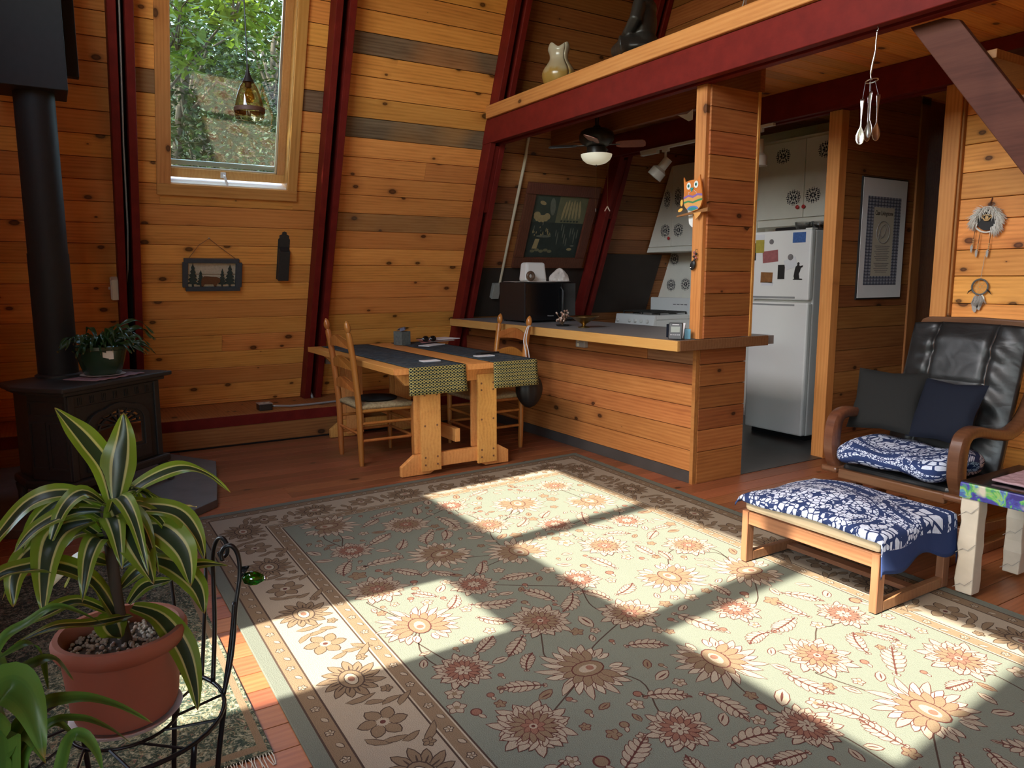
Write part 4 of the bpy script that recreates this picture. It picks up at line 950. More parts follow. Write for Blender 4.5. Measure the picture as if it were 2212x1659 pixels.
for s_, t_, an, k in along(.26, .30):
    PT.new(); ca, sa = math.cos(an), math.sin(an)
    def L2(a, b): return (s_+a*ca-b*sa, t_+a*sa+b*ca)
    sg0 = 1 if k % 4 < 2 else -1
    if k % 2 == 0:      # large palmette lying along the border
        for q in range(13):
            f_ = math.radians(-165+330*q/12); x_, y_ = L2(.045*math.cos(f_), .035*math.sin(f_)); PT.op(x_, y_, an+f_, .085-.012*(q % 2), .034, 0, TA, BR, .2, .004); PT.petal(x_, y_, an+f_, .05, .007, 2.5, BR)
        x_, y_ = L2(0, 0); PT.disc(x_, y_, .066, 3, BR, .72, an); PT.disc(x_, y_, .060, 4, TA, .70, an); PT.disc(x_, y_, .043, 5, BR, .6, an); PT.disc(x_, y_, .038, 6, CR, .58, an); PT.disc(x_, y_, .018, 7, RO, .7, an)
        for sg in (-1, 1):
            x_, y_ = L2(sg*.135, -.07*sg); PT.op(x_, y_, an+1.2*sg+(0 if sg > 0 else math.pi), .10, .03, 0, TA, BR, .45, .0035)
            x_, y_ = L2(sg*.125, .085)
            for f5 in range(5): PT.op(x_, y_, f5*1.257, .022, .016, 0, TA, BR, 0, .003)
    else:
        for q in range(6): f_ = q*math.pi/3+.3; x_, y_ = L2(.016*math.cos(f_), .016*math.sin(f_)); PT.op(x_, y_, an+f_, .066, .046, 0, TA, BR, .12, .004)
        x_, y_ = L2(0, 0); PT.disc(x_, y_, .022, 3, BE); PT.disc(x_, y_, .010, 4, WI)
        for sg in (-1, 1):
            for q in range(3):
                x_, y_ = L2(sg*(.055+.035*q), sg0*sg*(.085-.05*q)); PT.op(x_, y_, an+(.5 if sg > 0 else math.pi-.5)+.5*q*sg, .085-.01*q, .026, 0, TA, BR, .35*sg, .0035)
rnd = random.Random(21); random.seed(5); taken = []
def free(x, y, r): return all(math.hypot(x-a, y-b) > r+c for a, b, c in taken)
majors = []
nx, ny = 9, 5
for i in range(nx):
    for j in range(ny):
        x = .62+(RS-1.24)*(i+.5*(j % 2))/(nx-.5); y = .66+(RT-1.32)*j/(ny-1); x += rnd.uniform(-.05, .05); y += rnd.uniform(-.04, .04)
        k = (i*2+j) % 3
        if k == 0: R = .195; PT.palmette(x, y, rnd.choice((0, math.pi, math.pi/2, -math.pi/2))+rnd.uniform(-.3, .3), R)
        elif k == 1: R = .14; PT.rosette(x, y, R)
        else: R = .115; PT.rosette(x, y, R, BE, RO)
        taken.append((x, y, R)); majors.append((x, y))
for _ in range(1700):
    x, y = rnd.uniform(.54, RS-.54), rnd.uniform(.54, RT-.54); L = rnd.uniform(.13, .24); an = rnd.uniform(0, 6.28)
    cx, cy_ = x+.5*L*math.cos(an), y+.5*L*math.sin(an)
    if free(cx, cy_, L*.40) and .52 < cx < RS-.52 and .52 < cy_ < RT-.52: PT.feather(x, y, an, L, rnd.uniform(-.9, .9)); taken.append((cx, cy_, L*.36))
for _ in range(6200):
    x, y = rnd.uniform(.5, RS-.5), rnd.uniform(.5, RT-.5); r = rnd.uniform(.022, .055)
    if free(x, y, r*.85):
        k = rnd.random(); PT.new()
        if k < .35: PT.floret(x, y, r*.9, rnd.choice((BE, BE, TA)))
        elif k < .75:
            an = rnd.uniform(0, 6.28); PT.op(x-r*math.cos(an), y-r*math.sin(an), an, 2*r, .9*r, 0, rnd.choice((BE, BE, TA)), WI, rnd.uniform(-.2, .2), .004); PT.petal(x-.7*r*math.cos(an), y-.7*r*math.sin(an), an, 1.3*r, .18*r, 3, WI)
        else: PT.disc(x, y, r*.55, 0, WI); PT.disc(x, y, r*.42, 1, rnd.choice((TA, RO))); PT.op(x+.4*r, y, rnd.uniform(-1, 1), r*.8, r*.4, 2, BE, WI, 0, .003)
        taken.append((x, y, r))
for (a, b) in majors:
    o_ = min((m for m in majors if m != (a, b)), key=lambda m: math.hypot(m[0]-a, m[1]-b)+rnd.random()*.5); mx, my = (a+o_[0])/2+rnd.uniform(-.12, .12), (b+o_[1])/2+rnd.uniform(-.12, .12)
    PT.vine([(a, b), ((a+mx)/2+.03, (b+my)/2-.03), (mx, my), (o_[0], o_[1])], .003)
pt = PT.m.build('woven_pattern', rm, RUG); pt['kind'] = 'stuff'
# small rug under the plant stand
SR = tag(MB().box(-4.05, -2.10, -.62, .465, 0, .009).build('small_rug', 'small_rug', None, bevel=.002), 'small dark green floral rug under the plant stand', 'rug')
bd = MB()
for (a, b, c, d) in ((-4.04, -2.11, .425, .455), (-4.04, -2.11, -.61, -.58), (-2.145, -2.115, -.58, .425)): bd.box(a, b, c, d, .009, .0096)
MB().box(-4.04, -2.11, .430, .452, .009, .0097).build('border_stripe', 'rug_tan', SR); MB().box(-2.15, -2.12, -.58, .43, .009, .0097).build('border_stripe', 'rug_tan', SR)
fr = MB()
for k in range(130):
    y = -.61+1.07*k/129; fr.tube([(-2.10, y, .006), (-2.075, y+random.uniform(-.006, .006), .007), (-2.04+random.uniform(-.01, .01), y+random.uniform(-.012, .012), .002)], .0016, 4)
frp = fr.build('fringe', 'fringe', SR); frp['kind'] = 'stuff'
# ================================================================== STOVE
SF = V((-5.075, .345, 0)); SN = V((.72, .69, 0)).normalized(); SRD = V((-SN.y, SN.x, 0))
def sp(a, b, z): return SF+SRD*a+SN*b+V((0, 0, z))
def sbox(m, a0, a1, b0, b1, z0, z1): return m.hexa([sp(a0, b0, z0), sp(a1, b0, z0), sp(a1, b1, z0), sp(a0, b1, z0)], [sp(a0, b0, z1), sp(a1, b0, z1), sp(a1, b1, z1), sp(a0, b1, z1)])
hp = MB().prism([(-5.75, .97), (-5.1, .86), (-4.72, .79), (-4.58, .64), (-4.60, -.05), (-4.85, -.52), (-6.35, -.52), (-6.38, .6)], (0, 0, 0), XH, YH, (0, 0, .05))
hpo = tag(hp.build('hearth_pad', 'slate', None, bevel=.004), 'grey slate hearth pad under the stove', 'hearth')
ST = thing('pellet_stove', 'black cast iron stove with an arched glass door', 'stove', SF+V((0, 0, .05)))
MB().prism([(-.445, 0), (-.445, -.36), (-.30, -.62), (.30, -.62), (.445, -.36), (.445, 0)], SF+V((0, 0, .762)), SRD, SN, (0, 0, .028)).build('top_plate', 'black_iron', ST, bevel=.008)
MB().prism([(-.405, -.03), (-.405, -.35), (-.28, -.58), (.28, -.58), (.405, -.35), (.405, -.03)], SF+V((0, 0, .738)), SRD, SN, (0, 0, .024)).build('cornice', 'black_iron', ST, bevel=.006)
MB().prism([(-.37, -.06), (-.37, -.33), (-.26, -.55), (.26, -.55), (.37, -.33), (.37, -.06)], SF+V((0, 0, .235)), SRD, SN, (0, 0, .503)).build('body', 'black_iron', ST, bevel=.006)
MB().prism([(-.41, -.02), (-.41, -.35), (-.28, -.58), (.28, -.58), (.41, -.35), (.41, -.02)], SF+V((0, 0, .185)), SRD, SN, (0, 0, .05)).build('base_plate', 'black_iron', ST, bevel=.012)
for a in (-.345, .345): sbox(MB(), a-.022, a+.022, -.06, -.046, .237, .735).build('front_pilaster', 'black_iron', ST, bevel=.004)
for k in range(7):
    for j in (-1, 0, 1): a = -.27+.09*k+j*.012; sbox(MB(), a-.0035, a+.0035, -.06, -.053, .672, .715).build('frieze_flute', 'black_iron', ST)
sbox(MB(), -.32, .32, -.06, -.052, .722, .730).build('frieze_bead', 'black_iron', ST); sbox(MB(), -.32, .32, -.06, -.052, .655, .662).build('frieze_bead', 'black_iron', ST)
def archp(w, z0, z1, rr, n=10):
    p = [(-w, z0), (w, z0), (w, z1-rr)]+[(w-(w*.55)*(1-math.cos(math.pi/2*k/n)), z1-rr+rr*.8*math.sin(math.pi/2*k/n)) for k in range(1, n+1)]
    q = [(w*.45*(1-2*k/6), z1-rr*.2+rr*.2*math.sin(math.pi*k/6)) for k in range(1, 6)]
    return p+q+[(-a, b) for a, b in p[2:][::-1]]
def ring_prism(m, o, i, u, v, w0, w1, nrm):
    n = len(o); vs = []
    for pts, t in ((o, w0), (i, w0), (o, w1), (i, w1)): vs += [SF+u*a+ZH*b+nrm*t for a, b in pts]
    fs = []
    for k in range(n):
        j = (k+1) % n; fs += [(k, j, n+j, n+k), (2*n+k, 3*n+k, 3*n+j, 2*n+j), (k, 2*n+k, 2*n+j, j), (n+k, n+j, 3*n+j, 3*n+k)]
    return m.add(vs, fs)
dr = ring_prism(MB(), archp(.255, .262, .645, .13), archp(.205, .345, .612, .11), SRD, ZH, -.06, -.034, SN).build('door', 'black_iron', ST, bevel=.004)
ring_prism(MB(), archp(.205, .345, .612, .11), archp(.185, .365, .595, .10), SRD, ZH, -.06, -.045, SN).build('door_lip', 'black_iron', dr)
MB().add([sp(a, -.047, b) for a, b in archp(.19, .36, .60, .10)], [tuple(range(len(archp(.19, .36, .60, .10))))]).build('door_glass', 'stove_glass', dr)
lt = MB()
for k in range(7):
    an = math.radians(20+140*k/6); ca, sa = math.cos(an), math.sin(an)
    lt = MB().tube([sp(.03*ca, -.042, .50+.03*sa), sp(.11*ca, -.04, .50+.07*sa), sp(.185*ca, -.042, .50+.105*sa)], .0055, 6); lt.build('lattice_bar', 'black_iron', dr)
MB().tube([sp(-.19, -.041, .50), sp(-.1, -.041, .505), sp(0, -.041, .52), sp(.1, -.041, .505), sp(.19, -.041, .50)], .006, 6).build('lattice_bar', 'black_iron', dr)
MB().tube([sp(.16*math.cos(t), -.041, .50+.075*math.sin(t)) for t in [math.pi*k/14 for k in range(15)]], .005, 6).build('lattice_bar', 'black_iron', dr)
sbox(MB(), -.16, -.02, -.036, -.03, .285, .33).build('door_panel', 'black_iron', dr, bevel=.003); sbox(MB(), .02, .16, -.036, -.03, .285, .33).build('door_panel', 'black_iron', dr, bevel=.003)
for (z0, z1) in ((.30, .58), (.61, .70)):   # raised frames on the camera-side flank
    for (b0, b1) in ((-.195, -.075), (-.325, -.21)) if z0 < .5 else ((-.325, -.075),):
        m = MB()
        for (bb0, bb1, zz0, zz1) in ((b0, b1, z0, z0+.012), (b0, b1, z1-.012, z1), (b0, b0+.012, z0+.012, z1-.012), (b1-.012, b1, z0+.012, z1-.012)): sbox(m, -.376, -.37, bb0, bb1, zz0, zz1)
        m.build('side_panel_frame', 'black_iron', ST)
for a, b in ((-.36, -.06), (.36, -.06), (-.30, -.50), (.30, -.50)):
    MB().tube([sp(a, b, .19), sp(a*1.06, b+.02, .14), sp(a*1.10, b+.025, .09), sp(a*1.12, b+.03, .0585)], [.035, .026, .02, .024], 10).build('leg', 'black_iron', ST, smooth=50)
# flue
FP_ = (-5.46, .02)
FL = thing('stove_pipe', 'black stove pipe rising from the stove', 'pipe', (FP_[0], FP_[1], .79))
MB().tube([(FP_[0], FP_[1], .791), (FP_[0], FP_[1], 1.55)], .112, 32).build('lower_section', 'stove_pipe', FL, smooth=40)
MB().tube([(FP_[0], FP_[1], 1.55), (FP_[0], FP_[1], 2.499)], .108, 32).build('upper_section', 'stove_pipe', FL, smooth=40)
MB().lathe([(.13, 0), (.13, .012), (.115, .02)], 32, (FP_[0], FP_[1], .79)).build('collar', 'black_iron', FL, smooth=40)
BXX = thing('chimney_box', 'square black chimney support box at the top left corner', 'chimney box', (FP_[0], FP_[1], 2.5))
MB().box(FP_[0]-.17, FP_[0]+.17, FP_[1]-.175, FP_[1]+.175, 2.50, 3.6).build('box', 'stove_pipe', BXX, bevel=.004)
MB().box(FP_[0]-.24, FP_[0]-.171, FP_[1]-.27, FP_[1]+.255, 2.66, 3.7).build('shield', 'stove_pipe', BXX, bevel=.003)
# ================================================================== KITCHEN
def damask(par, c, u, v, r, asp=1.0, mat='black_decal'):
    """flat damask sticker: scrolls and leaves mirrored about both axes"""
    u, v = V(u).normalized(), V(v).normalized(); n = u.cross(v); m = MB(); c = V(c)+n*.0012
    def pet(x, y, an, l, w):
        P_ = [(0, 0), (.3, .45), (.65, .4), (1, 0), (.65, -.4), (.3, -.45)]; ca, sa = math.cos(an), math.sin(an)
        for sx in (1, -1):
            for sy in (1, -1): m.add([c+u*r*sx*(x+a*l*ca-b*w*sa)+v*r*asp*sy*(y+a*l*sa+b*w*ca) for a, b in P_], [tuple(range(6))])
    def arc(x, y, rr, a0, a1, w):
        K = 8
        for sx in (1, -1):
            for sy in (1, -1):
                vs = []
                for k in range(K+1):
                    a = a0+(a1-a0)*k/K
                    for q in (rr-w, rr+w*(1-k/K*.6)): vs.append(c+u*r*sx*(x+q*math.cos(a))+v*r*asp*sy*(y+q*math.sin(a)))
                m.add(vs, [(2*k, 2*k+1, 2*k+3, 2*k+2) for k in range(K)])
    pet(0, .06, 1.57, .38, .2); pet(.08, .02, .15, .4, .2); pet(.12, .12, .8, .35, .16); pet(.5, .08, .3, .4, .2); pet(.3, .38, .9, .4, .18); pet(.06, .5, 1.3, .4, .2); pet(.62, .34, .5, .28, .16); pet(.36, .7, .7, .26, .14); pet(.82, .1, .1, .18, .1); pet(.1, .86, 1.4, .2, .1); pet(.68, .56, .8, .2, .12)
    arc(.42, .3, .16, -.5, 3.6, .035); arc(.2, .62, .14, .3, 4.4, .03); arc(.7, .22, .12, -2, 2, .03); arc(.56, .58, .1, -1, 2.6, .03)
    o = m.build('decal', mat, par); return o
def door(par, poly, y, nm='cabinet_door'):
    return MB().prism(poly, (0, y, 0), XH, ZH, (0, -.018, 0)).build(nm, 'white_paint', par, bevel=.003)
def knob(par, x, y, z): return MB().lathe([(.007, 0), (.007, .012), (.016, .016), (.018, .022), (.014, .028), (0, .03)], 14, (x, y, z), Matrix.Rotation(math.pi/2, 4, 'X')).build('knob', 'red_knob', par, smooth=50)
UC = thing('wall_cabinet', 'white wall cabinet cut along the slope above the range', 'cabinet', (-5.8, 6.1, 1.68))
sx_ = lambda z: WX0+KS*z+.015
MB().prism([(sx_(1.68), 1.68), (-5.2, 1.68), (-5.2, 2.60), (sx_(2.60), 2.60)], (0, 6.278, 0), XH, ZH, (0, -.38, 0)).build('carcass', 'white_paint', UC)
MB().prism([(sx_(1.68), 1.68), (-5.2, 1.68), (-5.2, 1.732), (sx_(1.732), 1.732)], (0, 5.898, 0), XH, ZH, (0, -.018, 0)).build('bottom_rail', 'white_paint', UC, bevel=.002)
d1 = door(UC, [(sx_(1.737)+.004, 1.737), (-6.142, 1.737), (-6.142, 2.592), (sx_(2.592)+.004, 2.592)], 5.897); d2 = door(UC, [(-6.137, 1.737), (-5.67, 1.737), (-5.67, 2.592), (-6.137, 2.592)], 5.897); door(UC, [(-5.665, 1.737), (-5.21, 1.737), (-5.21, 2.592), (-5.665, 2.592)], 5.897)
for dd, c in ((d1, (-6.215, 2.25)), (d2, (-6.05, 2.26)), (d1, (-6.235, 1.91)), (d2, (-6.03, 1.908))): damask(dd, (c[0], 5.879, c[1]), XH, ZH, .075 if c[1] < 2 else .05, .95 if c[1] < 2 else 2.0)
knob(d1, -6.16, 5.879, 1.825)
OC = thing('fridge_cabinet', 'white two-door cabinet above the fridge', 'cabinet', (-4.4, 6.1, 1.9))
MB().box(-5.03, -3.66, 5.90, 6.278, 1.87, 2.66).build('carcass', 'white_paint', OC)
MB().box(-5.04, -4.975, 5.886, 5.90, .02, 2.63).build('side_panel', 'white_paint', OC)
e1 = door(OC, [(-4.968, 1.937), (-4.46, 1.937), (-4.46, 2.63), (-4.968, 2.63)], 5.897); e2 = door(OC, [(-4.452, 1.937), (-3.93, 1.937), (-3.93, 2.63), (-4.452, 2.63)], 5.897)
for dd, c in ((e1, (-4.70, 2.505)), (e2, (-4.25, 2.505)), (e1, (-4.565, 2.12)), (e2, (-4.36, 2.125))): damask(dd, (c[0], 5.879, c[1]), XH, ZH, .082, .85)
knob(e1, -4.505, 5.879, 2.03); knob(e2, -4.44, 5.879, 2.03)
for c in ((-6.49, 1.61), (-6.535, 1.308), (-6.30, 1.318)): damask(wb_, (c[0], 6.279, c[1]), XH, ZH, .075, .95)
# dark splash board on the slope behind the microwave
tag(MB().hexa(*slab(3.70, 5.035, 1.0, 1.50, .001, .012)).build('splash_board', 'board_black', None), 'dark board on the sloping wall behind the microwave', 'board')
tag(MB().hexa(*slab(5.205, 6.13, 1.0, 1.66, .001, .010)).build('splash_board', 'board_black', None), 'dark board on the slope left of the range', 'board')
# fridge
FG = thing('fridge', 'white two-door fridge covered in magnets', 'fridge', (-4.25, 5.65, 0))
MB().box(-4.56, -3.955, 5.405, 6.0, .05, 1.785).build('body', 'white_enamel', FG, bevel=.012)
MB().box(-4.54, -3.975, 5.42, 5.98, .0, .05).build('plinth', 'black_plastic', FG)
f1 = MB().box(-4.56, -3.95, 5.337, 5.40, 1.205, 1.79).build('door', 'white_enamel', FG, bevel=.016); f2 = MB().box(-4.56, -3.95, 5.337, 5.40, .055, 1.187).build('door', 'white_enamel', FG, bevel=.016)
MB().box(-4.55, -4.08, 5.3355, 5.345, 1.218, 1.236).build('handle_recess', 'grey_plastic', f1, bevel=.004); MB().box(-4.55, -4.08, 5.3355, 5.345, 1.155, 1.172).build('handle_recess', 'grey_plastic', f2, bevel=.004)
MB().box(-4.02, -3.955, 5.35, 5.42, 1.788, 1.80).build('hinge_cap', 'white_plastic', FG, bevel=.003)
def magnet(nm, x, z, w_, h_, mat, lab, a=0.0, y=5.3362):
    ca, sa = math.cos(a), math.sin(a); return tag(MB().obox((x, y-.0012, z), (w_/2*ca, 0, w_/2*sa), (-h_/2*sa, 0, h_/2*ca), (0, .001, 0)).build(nm, mat), lab, 'magnet')
magnet('fridge_magnet', -4.47, 1.735, .10, .06, 'paper_white', 'white notepad at the top left of the fridge door'); magnet('fridge_magnet', -4.465, 1.665, .09, .11, 'magnet_yellow', 'yellow note below the white notepad on the fridge', y=5.335)
tag(MB().cyl((-4.343, 5.3358, 1.70), (-4.343, 5.332, 1.70), .022, n=16).build('round_magnet', 'magnet_grey'), 'small round magnet near the top of the fridge', 'magnet')
magnet('photo_magnet', -4.35, 1.575, .16, .10, 'magnet_red', 'pinkish card pinned in the middle of the fridge door', .08); magnet('postcard_magnet', -4.065, 1.725, .125, .085, 'magnet_blue', 'blue postcard at the top right of the fridge door')
magnet('note_magnet', -4.14, 1.512, .12, .085, 'paper_white', 'white handwritten note right of centre on the fridge', .3); tag(MB().cyl((-4.14, 5.3335, 1.565), (-4.14, 5.33, 1.565), .026, n=16).build('round_magnet', 'magnet_grey'), 'round badge above the handwritten note on the fridge', 'magnet')
magnet('photo_magnet', -4.23, 1.442, .07, .12, 'ink_black', 'narrow black card in the middle of the fridge'); magnet('photo_magnet', -4.38, 1.395, .125, .09, 'magnet_sunset', 'orange sunset card low on the fridge door', -.03); magnet('note_magnet', -4.37, 1.34, .125, .03, 'paper_white', 'white strip under the sunset card')
magnet('photo_magnet', -4.53, 1.62, .05, .15, 'ink_black', 'dark card at the left edge of the fridge door')
hk = MB(); FGP = [(-.045, -.07), (.05, -.07), (.045, -.06), (.02, -.058), (.012, -.02), (.022, .0), (.03, .03), (.045, .035), (.048, .05), (.02, .045), (.012, .052), (.016, .068), (.006, .078), (-.006, .07), (-.004, .052), (-.02, .04), (-.028, .01), (-.036, -.04), (-.03, -.058)]
hk.prism(FGP, (-4.065, 5.336, 1.445), XH, ZH, (0, -.004, 0)); tag(hk.build('hiker_magnet', 'ink_black'), 'black walking figure cut-out magnet on the fridge', 'magnet')
def glass_bowl(x, y, lab): tag(MB().lathe([(.03, 0), (.05, .008), (.062, .04), (.068, .075), (.064, .075), (.058, .04), (.046, .012), (0, .008)], 20, (x, y, 1.786), cap=False).build('glass_bowl', 'bowl_glass', None, smooth=50), lab, 'bowl')
glass_bowl(-4.16, 5.50, 'clear glass bowl on the fridge, the left one'); glass_bowl(-4.02, 5.53, 'clear glass bowl on the fridge, the right one')
tag(MB().box(-4.53, -3.97, 5.60, 5.95, 1.7865, 1.835).build('tray', 'black_plastic', None, bevel=.01), 'flat black tray lying on top of the fridge', 'tray')
# range
RG = thing('gas_range', 'white gas range with round knobs behind the peninsula', 'range', (-6.4, 5.9, 0))
MB().box(-6.74, -6.10, 5.66, 6.24, .03, .93).build('body', 'white_enamel', RG, bevel=.006)
cp = MB().prism([(5.60, .845), (5.66, .845), (5.66, .985), (5.625, .985)], (-6.745, 0, 0), YH, ZH, (.65, 0, 0)).build('control_panel', 'white_enamel', RG, bevel=.008)
for x in (-6.69, -6.48, -6.385, -6.285, -6.185): MB().lathe([(.021, 0), (.021, .012), (.017, .022), (0, .023)], 16, (x, 5.606, .915), Matrix.Rotation(math.radians(82), 4, 'X')).build('knob', 'white_plastic', cp, smooth=40)
MB().box(-6.745, -6.095, 5.66, 6.15, .931, .985).build('cooktop', 'white_enamel', RG, bevel=.01)
MB().box(-6.745, -6.095, 6.15, 6.21, .931, 1.165).build('backguard', 'white_enamel', RG, bevel=.012)
for k in range(4): MB().box(-6.36+.06*k, -6.315+.06*k, 6.1485, 6.152, 1.085, 1.092).build('vent_slot', 'black_plastic', RG)
for gx in (-6.58, -6.26):
    g_ = MB()
    for dy in (-.2, -.07, .07, .2): g_.beam((gx-.14, 5.92+dy, 1.012), (gx+.14, 5.92+dy, 1.012), .012, .012)
    for dx in (-.14, 0, .14): g_.beam((gx+dx, 5.72, 1.012), (gx+dx, 6.12, 1.012), .012, .012)
    for dx in (-.14, .14):
        for dy in (-.2, .2): g_.box(gx+dx-.006, gx+dx+.006, 5.92+dy-.006, 5.92+dy+.006, .985, 1.01)
    g_.build('grate', 'black_iron', RG)
    for dy in (-.13, .13): MB().lathe([(.045, 0), (.045, .008), (.03, .014), (0, .016)], 16, (gx, 5.92+dy, .985)).build('burner', 'dark_metal', RG, smooth=40)
MB().box(-6.70, -6.14, 5.645, 5.66, .15, .80).build('oven_door', 'white_enamel', RG, bevel=.006)
# microwave and things on it
MW = thing('microwave', 'black microwave on the countertop by the slope', 'microwave', (-5.88, 3.93, .99))
MB().box(-6.12, -5.675, 3.66, 4.22, 1.004, 1.355).build('case', 'black_plastic', MW, bevel=.006)
dm = MB().box(-5.673, -5.65, 3.665, 4.06, 1.01, 1.35).build('door', 'black_gloss', MW, bevel=.006); MB().box(-5.673, -5.652, 4.065, 4.215, 1.01, 1.35).build('control_panel', 'black_gloss', MW, bevel=.005)
MB().tube([(-5.65, 4.045, 1.05), (-5.625, 4.05, 1.08), (-5.622, 4.05, 1.28), (-5.65, 4.045, 1.31)], .009, 8).build('handle', 'black_plastic', dm, smooth=60)
text_obj('lettering', 'Panasonic', 'grey_plastic', dm, (-5.649, 3.93, 1.045), YH, ZH, .018)
for x in (-6.08, -5.72):
    for y in (3.70, 4.18): MB().cyl((x, y, .9905), (x, y, 1.004), .012, n=10).build('foot', 'black_plastic', MW)
tag(MB().grid(lambda u, v: (-6.08+.42*u, 3.68+.48*v, 1.3605+.002*math.sin(9*u+5*v)), 10, 10).build('cloth_mat', 'bag_white', None, smooth=180, solid=.003), 'pale cloth mat on top of the microwave', 'mat')
NB = thing('napkin_box', 'rounded white plastic box on the microwave', 'box', (-5.92, 3.92, 1.365))
MB().hexa([(-5.99, 3.79, 1.3645), (-5.85, 3.79, 1.3645), (-5.85, 4.03, 1.3645), (-5.99, 4.03, 1.3645)], [(-5.975, 3.805, 1.54), (-5.865, 3.805, 1.54), (-5.865, 4.015, 1.54), (-5.975, 4.015, 1.54)]).build('shell', 'white_plastic', NB, bevel=.022)
MB().box(-5.848, -5.842, 3.81, 4.01, 1.3645, 1.374).build('foot_lip', 'white_plastic', NB)
jr = MB().tube([(-5.79, 3.80+.032*math.cos(t), 1.413+.032*math.sin(t)) for t in [2*math.pi*k/20 for k in range(20)]], .016, 10, closed=True); tag(jr.build('ring_holder', 'jar_brown', None, smooth=180), 'small brown ring-shaped holder leaning on the white box', 'holder')
random.seed(3)
def bagp(u, v):
    a = 2*math.pi*u; r = math.sin(math.pi*(v*.5))**.6; k = 1+.18*math.sin(3*a+1)+.1*math.sin(7*a+5*v); z = 1.365+.10*(1-v)*(1+.25*math.sin(2*a))
    return (-5.80+.085*r*k*math.cos(a), 4.135+.085*r*k*math.sin(a), z)
tag(MB().grid(bagp, 28, 10).build('plastic_bag', 'bag_white', None, smooth=30), 'crumpled pale bag on the right of the microwave', 'bag')
# things on the countertop
BW = MB().lathe([(0, 0), (.048, 0), (.05, .006), (.02, .012), (.013, .022), (.02, .032), (.06, .055), (.10, .082), (.122, .092), (.122, .096), (.095, .09), (.05, .066), (0, .05)], 28, (-4.87, 3.72, .9905)); tag(BW.build('brass_bowl', 'brass', None, smooth=50), 'footed brass bowl on the countertop', 'bowl')
DF = thing('dried_flowers', 'small bunch of dried flowers in a dark dish on the countertop', 'dried flowers', (-5.14, 3.70, .99))
MB().lathe([(0, 0), (.05, 0), (.06, .012), (.055, .014), (0, .008)], 18, (-5.14, 3.70, .9905)).build('dish', 'dark_metal', DF, smooth=40)
rr_ = random.Random(4); fb = MB(); fs_ = MB()
for k in range(46):
    a, r, h = rr_.uniform(0, 6.28), rr_.uniform(.01, .06), rr_.uniform(.045, .115); h = min(.13, h+.03*(math.cos(a-1.2) > .5))
    p = V((-5.14+r*math.cos(a), 3.70+r*math.sin(a), .99+h)); fs_.tube([(-5.14, 3.70, 1.0), p], .0016, 4); fb.ball(p, .0085, 6, 4, mi=k % 2)
sp_ = fs_.build('stems', 'rope_wire', DF); sp_['kind'] = 'stuff'; hp_ = fb.build('flower_heads', ['dried_flower', 'flower_pale'], DF, smooth=180); hp_['kind'] = 'stuff'
WS = thing('weather_station', 'small black digital display standing at the countertop corner', 'display', (-3.555, 3.465, .995))
u_ = V((.80, .60, 0)).normalized(); n_ = V((.60, -.80, 0)); upv = (V((0, 0, 1))-n_*.22).normalized()
cw = V((-3.56, 3.47, .997))
MB().obox(cw+upv*.055, u_*.045, -n_*.012, upv*.055).build('case', 'black_plastic', WS, bevel=.005)
MB().obox(cw+upv*.066+n_*.0125, u_*.029, n_*.0012, upv*.019).build('screen', 'lcd', WS)
for k in range(5): MB().obox(cw+upv*.03+n_*.0125+u_*(-.026+.013*k), u_*.004, n_*.001, upv*.0018).build('button', 'paper_white', WS)
MB().obox(cw+upv*.097+n_*.0125, u_*.022, n_*.001, upv*.0022).build('name_strip', 'paper_white', WS)
MB().box(-3.60, -3.53, 3.485, 3.525, .9945, 1.0).build('stand_foot', 'black_plastic', WS)
tag(MB().obox((-3.555, 3.575, 1.028), (.012, .016, 0), (-.01, .008, 0), (0, 0, .033)).build('blue_pack', 'blue_pack', None, bevel=.003), 'small blue and white packet beside the black display', 'packet')
tag(MB().obox((-3.64, 3.60, 1.045), (.02, .012, .0), (-.004, .006, 0), (.006, .004, .05)).build('folded_leaflet', 'paper_white', None), 'white folded leaflet leaning by the column foot', 'leaflet')
tag(MB().box(-3.74, -3.66, 3.56, 3.66, .9945, 1.085).build('navy_box', 'navy_cloth', None, bevel=.003), 'dark blue box behind the black display', 'box')
OB = thing('outlet_box', 'metal outlet box under the countertop edge', 'outlet', (-4.745, 3.60, .87))
MB().box(-4.80, -4.69, 3.585, 3.627, .845, .922).build('box', 'conduit', OB, bevel=.004)
for dz in (.865, .902): MB().cyl((-4.765, 3.5848, dz), (-4.765, 3.582, dz), .014, n=14).build('socket', 'cream_plastic', OB)
# ---- fan
FC = V((-5.18, 4.07, 0)); RTV = V((.528, .849, 0)).normalized(); FWV = V((-.849, .528, 0)).normalized()
FN = thing('ceiling_fan', 'dark ceiling fan with a white bowl light under the loft', 'ceiling fan', (FC.x, FC.y, 2.84))
MB().cyl(FC+V((0, 0, 2.64)), FC+V((0, 0, 2.842)), .017, n=14).build('downrod', 'bronze_fan', FN, smooth=40)
MB().lathe([(.0, 2.675), (.03, 2.672), (.04, 2.65), (.10, 2.645), (.135, 2.625), (.15, 2.59), (.148, 2.56), (.125, 2.525), (.09, 2.505), (.0, 2.50)], 32, FC).build('motor', 'bronze_fan', FN, smooth=50)
MB().lathe([(.078, 2.50), (.082, 2.49), (.082, 2.445), (.09, 2.44), (.0, 2.439)], 28, FC).build('switch_housing', 'bronze_fan', FN, smooth=40)
MB().lathe([(.0, 2.352), (.04, 2.354), (.085, 2.368), (.115, 2.392), (.131, 2.42), (.134, 2.437), (.128, 2.437), (.0, 2.436)], 32, FC).build('light_bowl', 'milk_glass', FN, smooth=50)
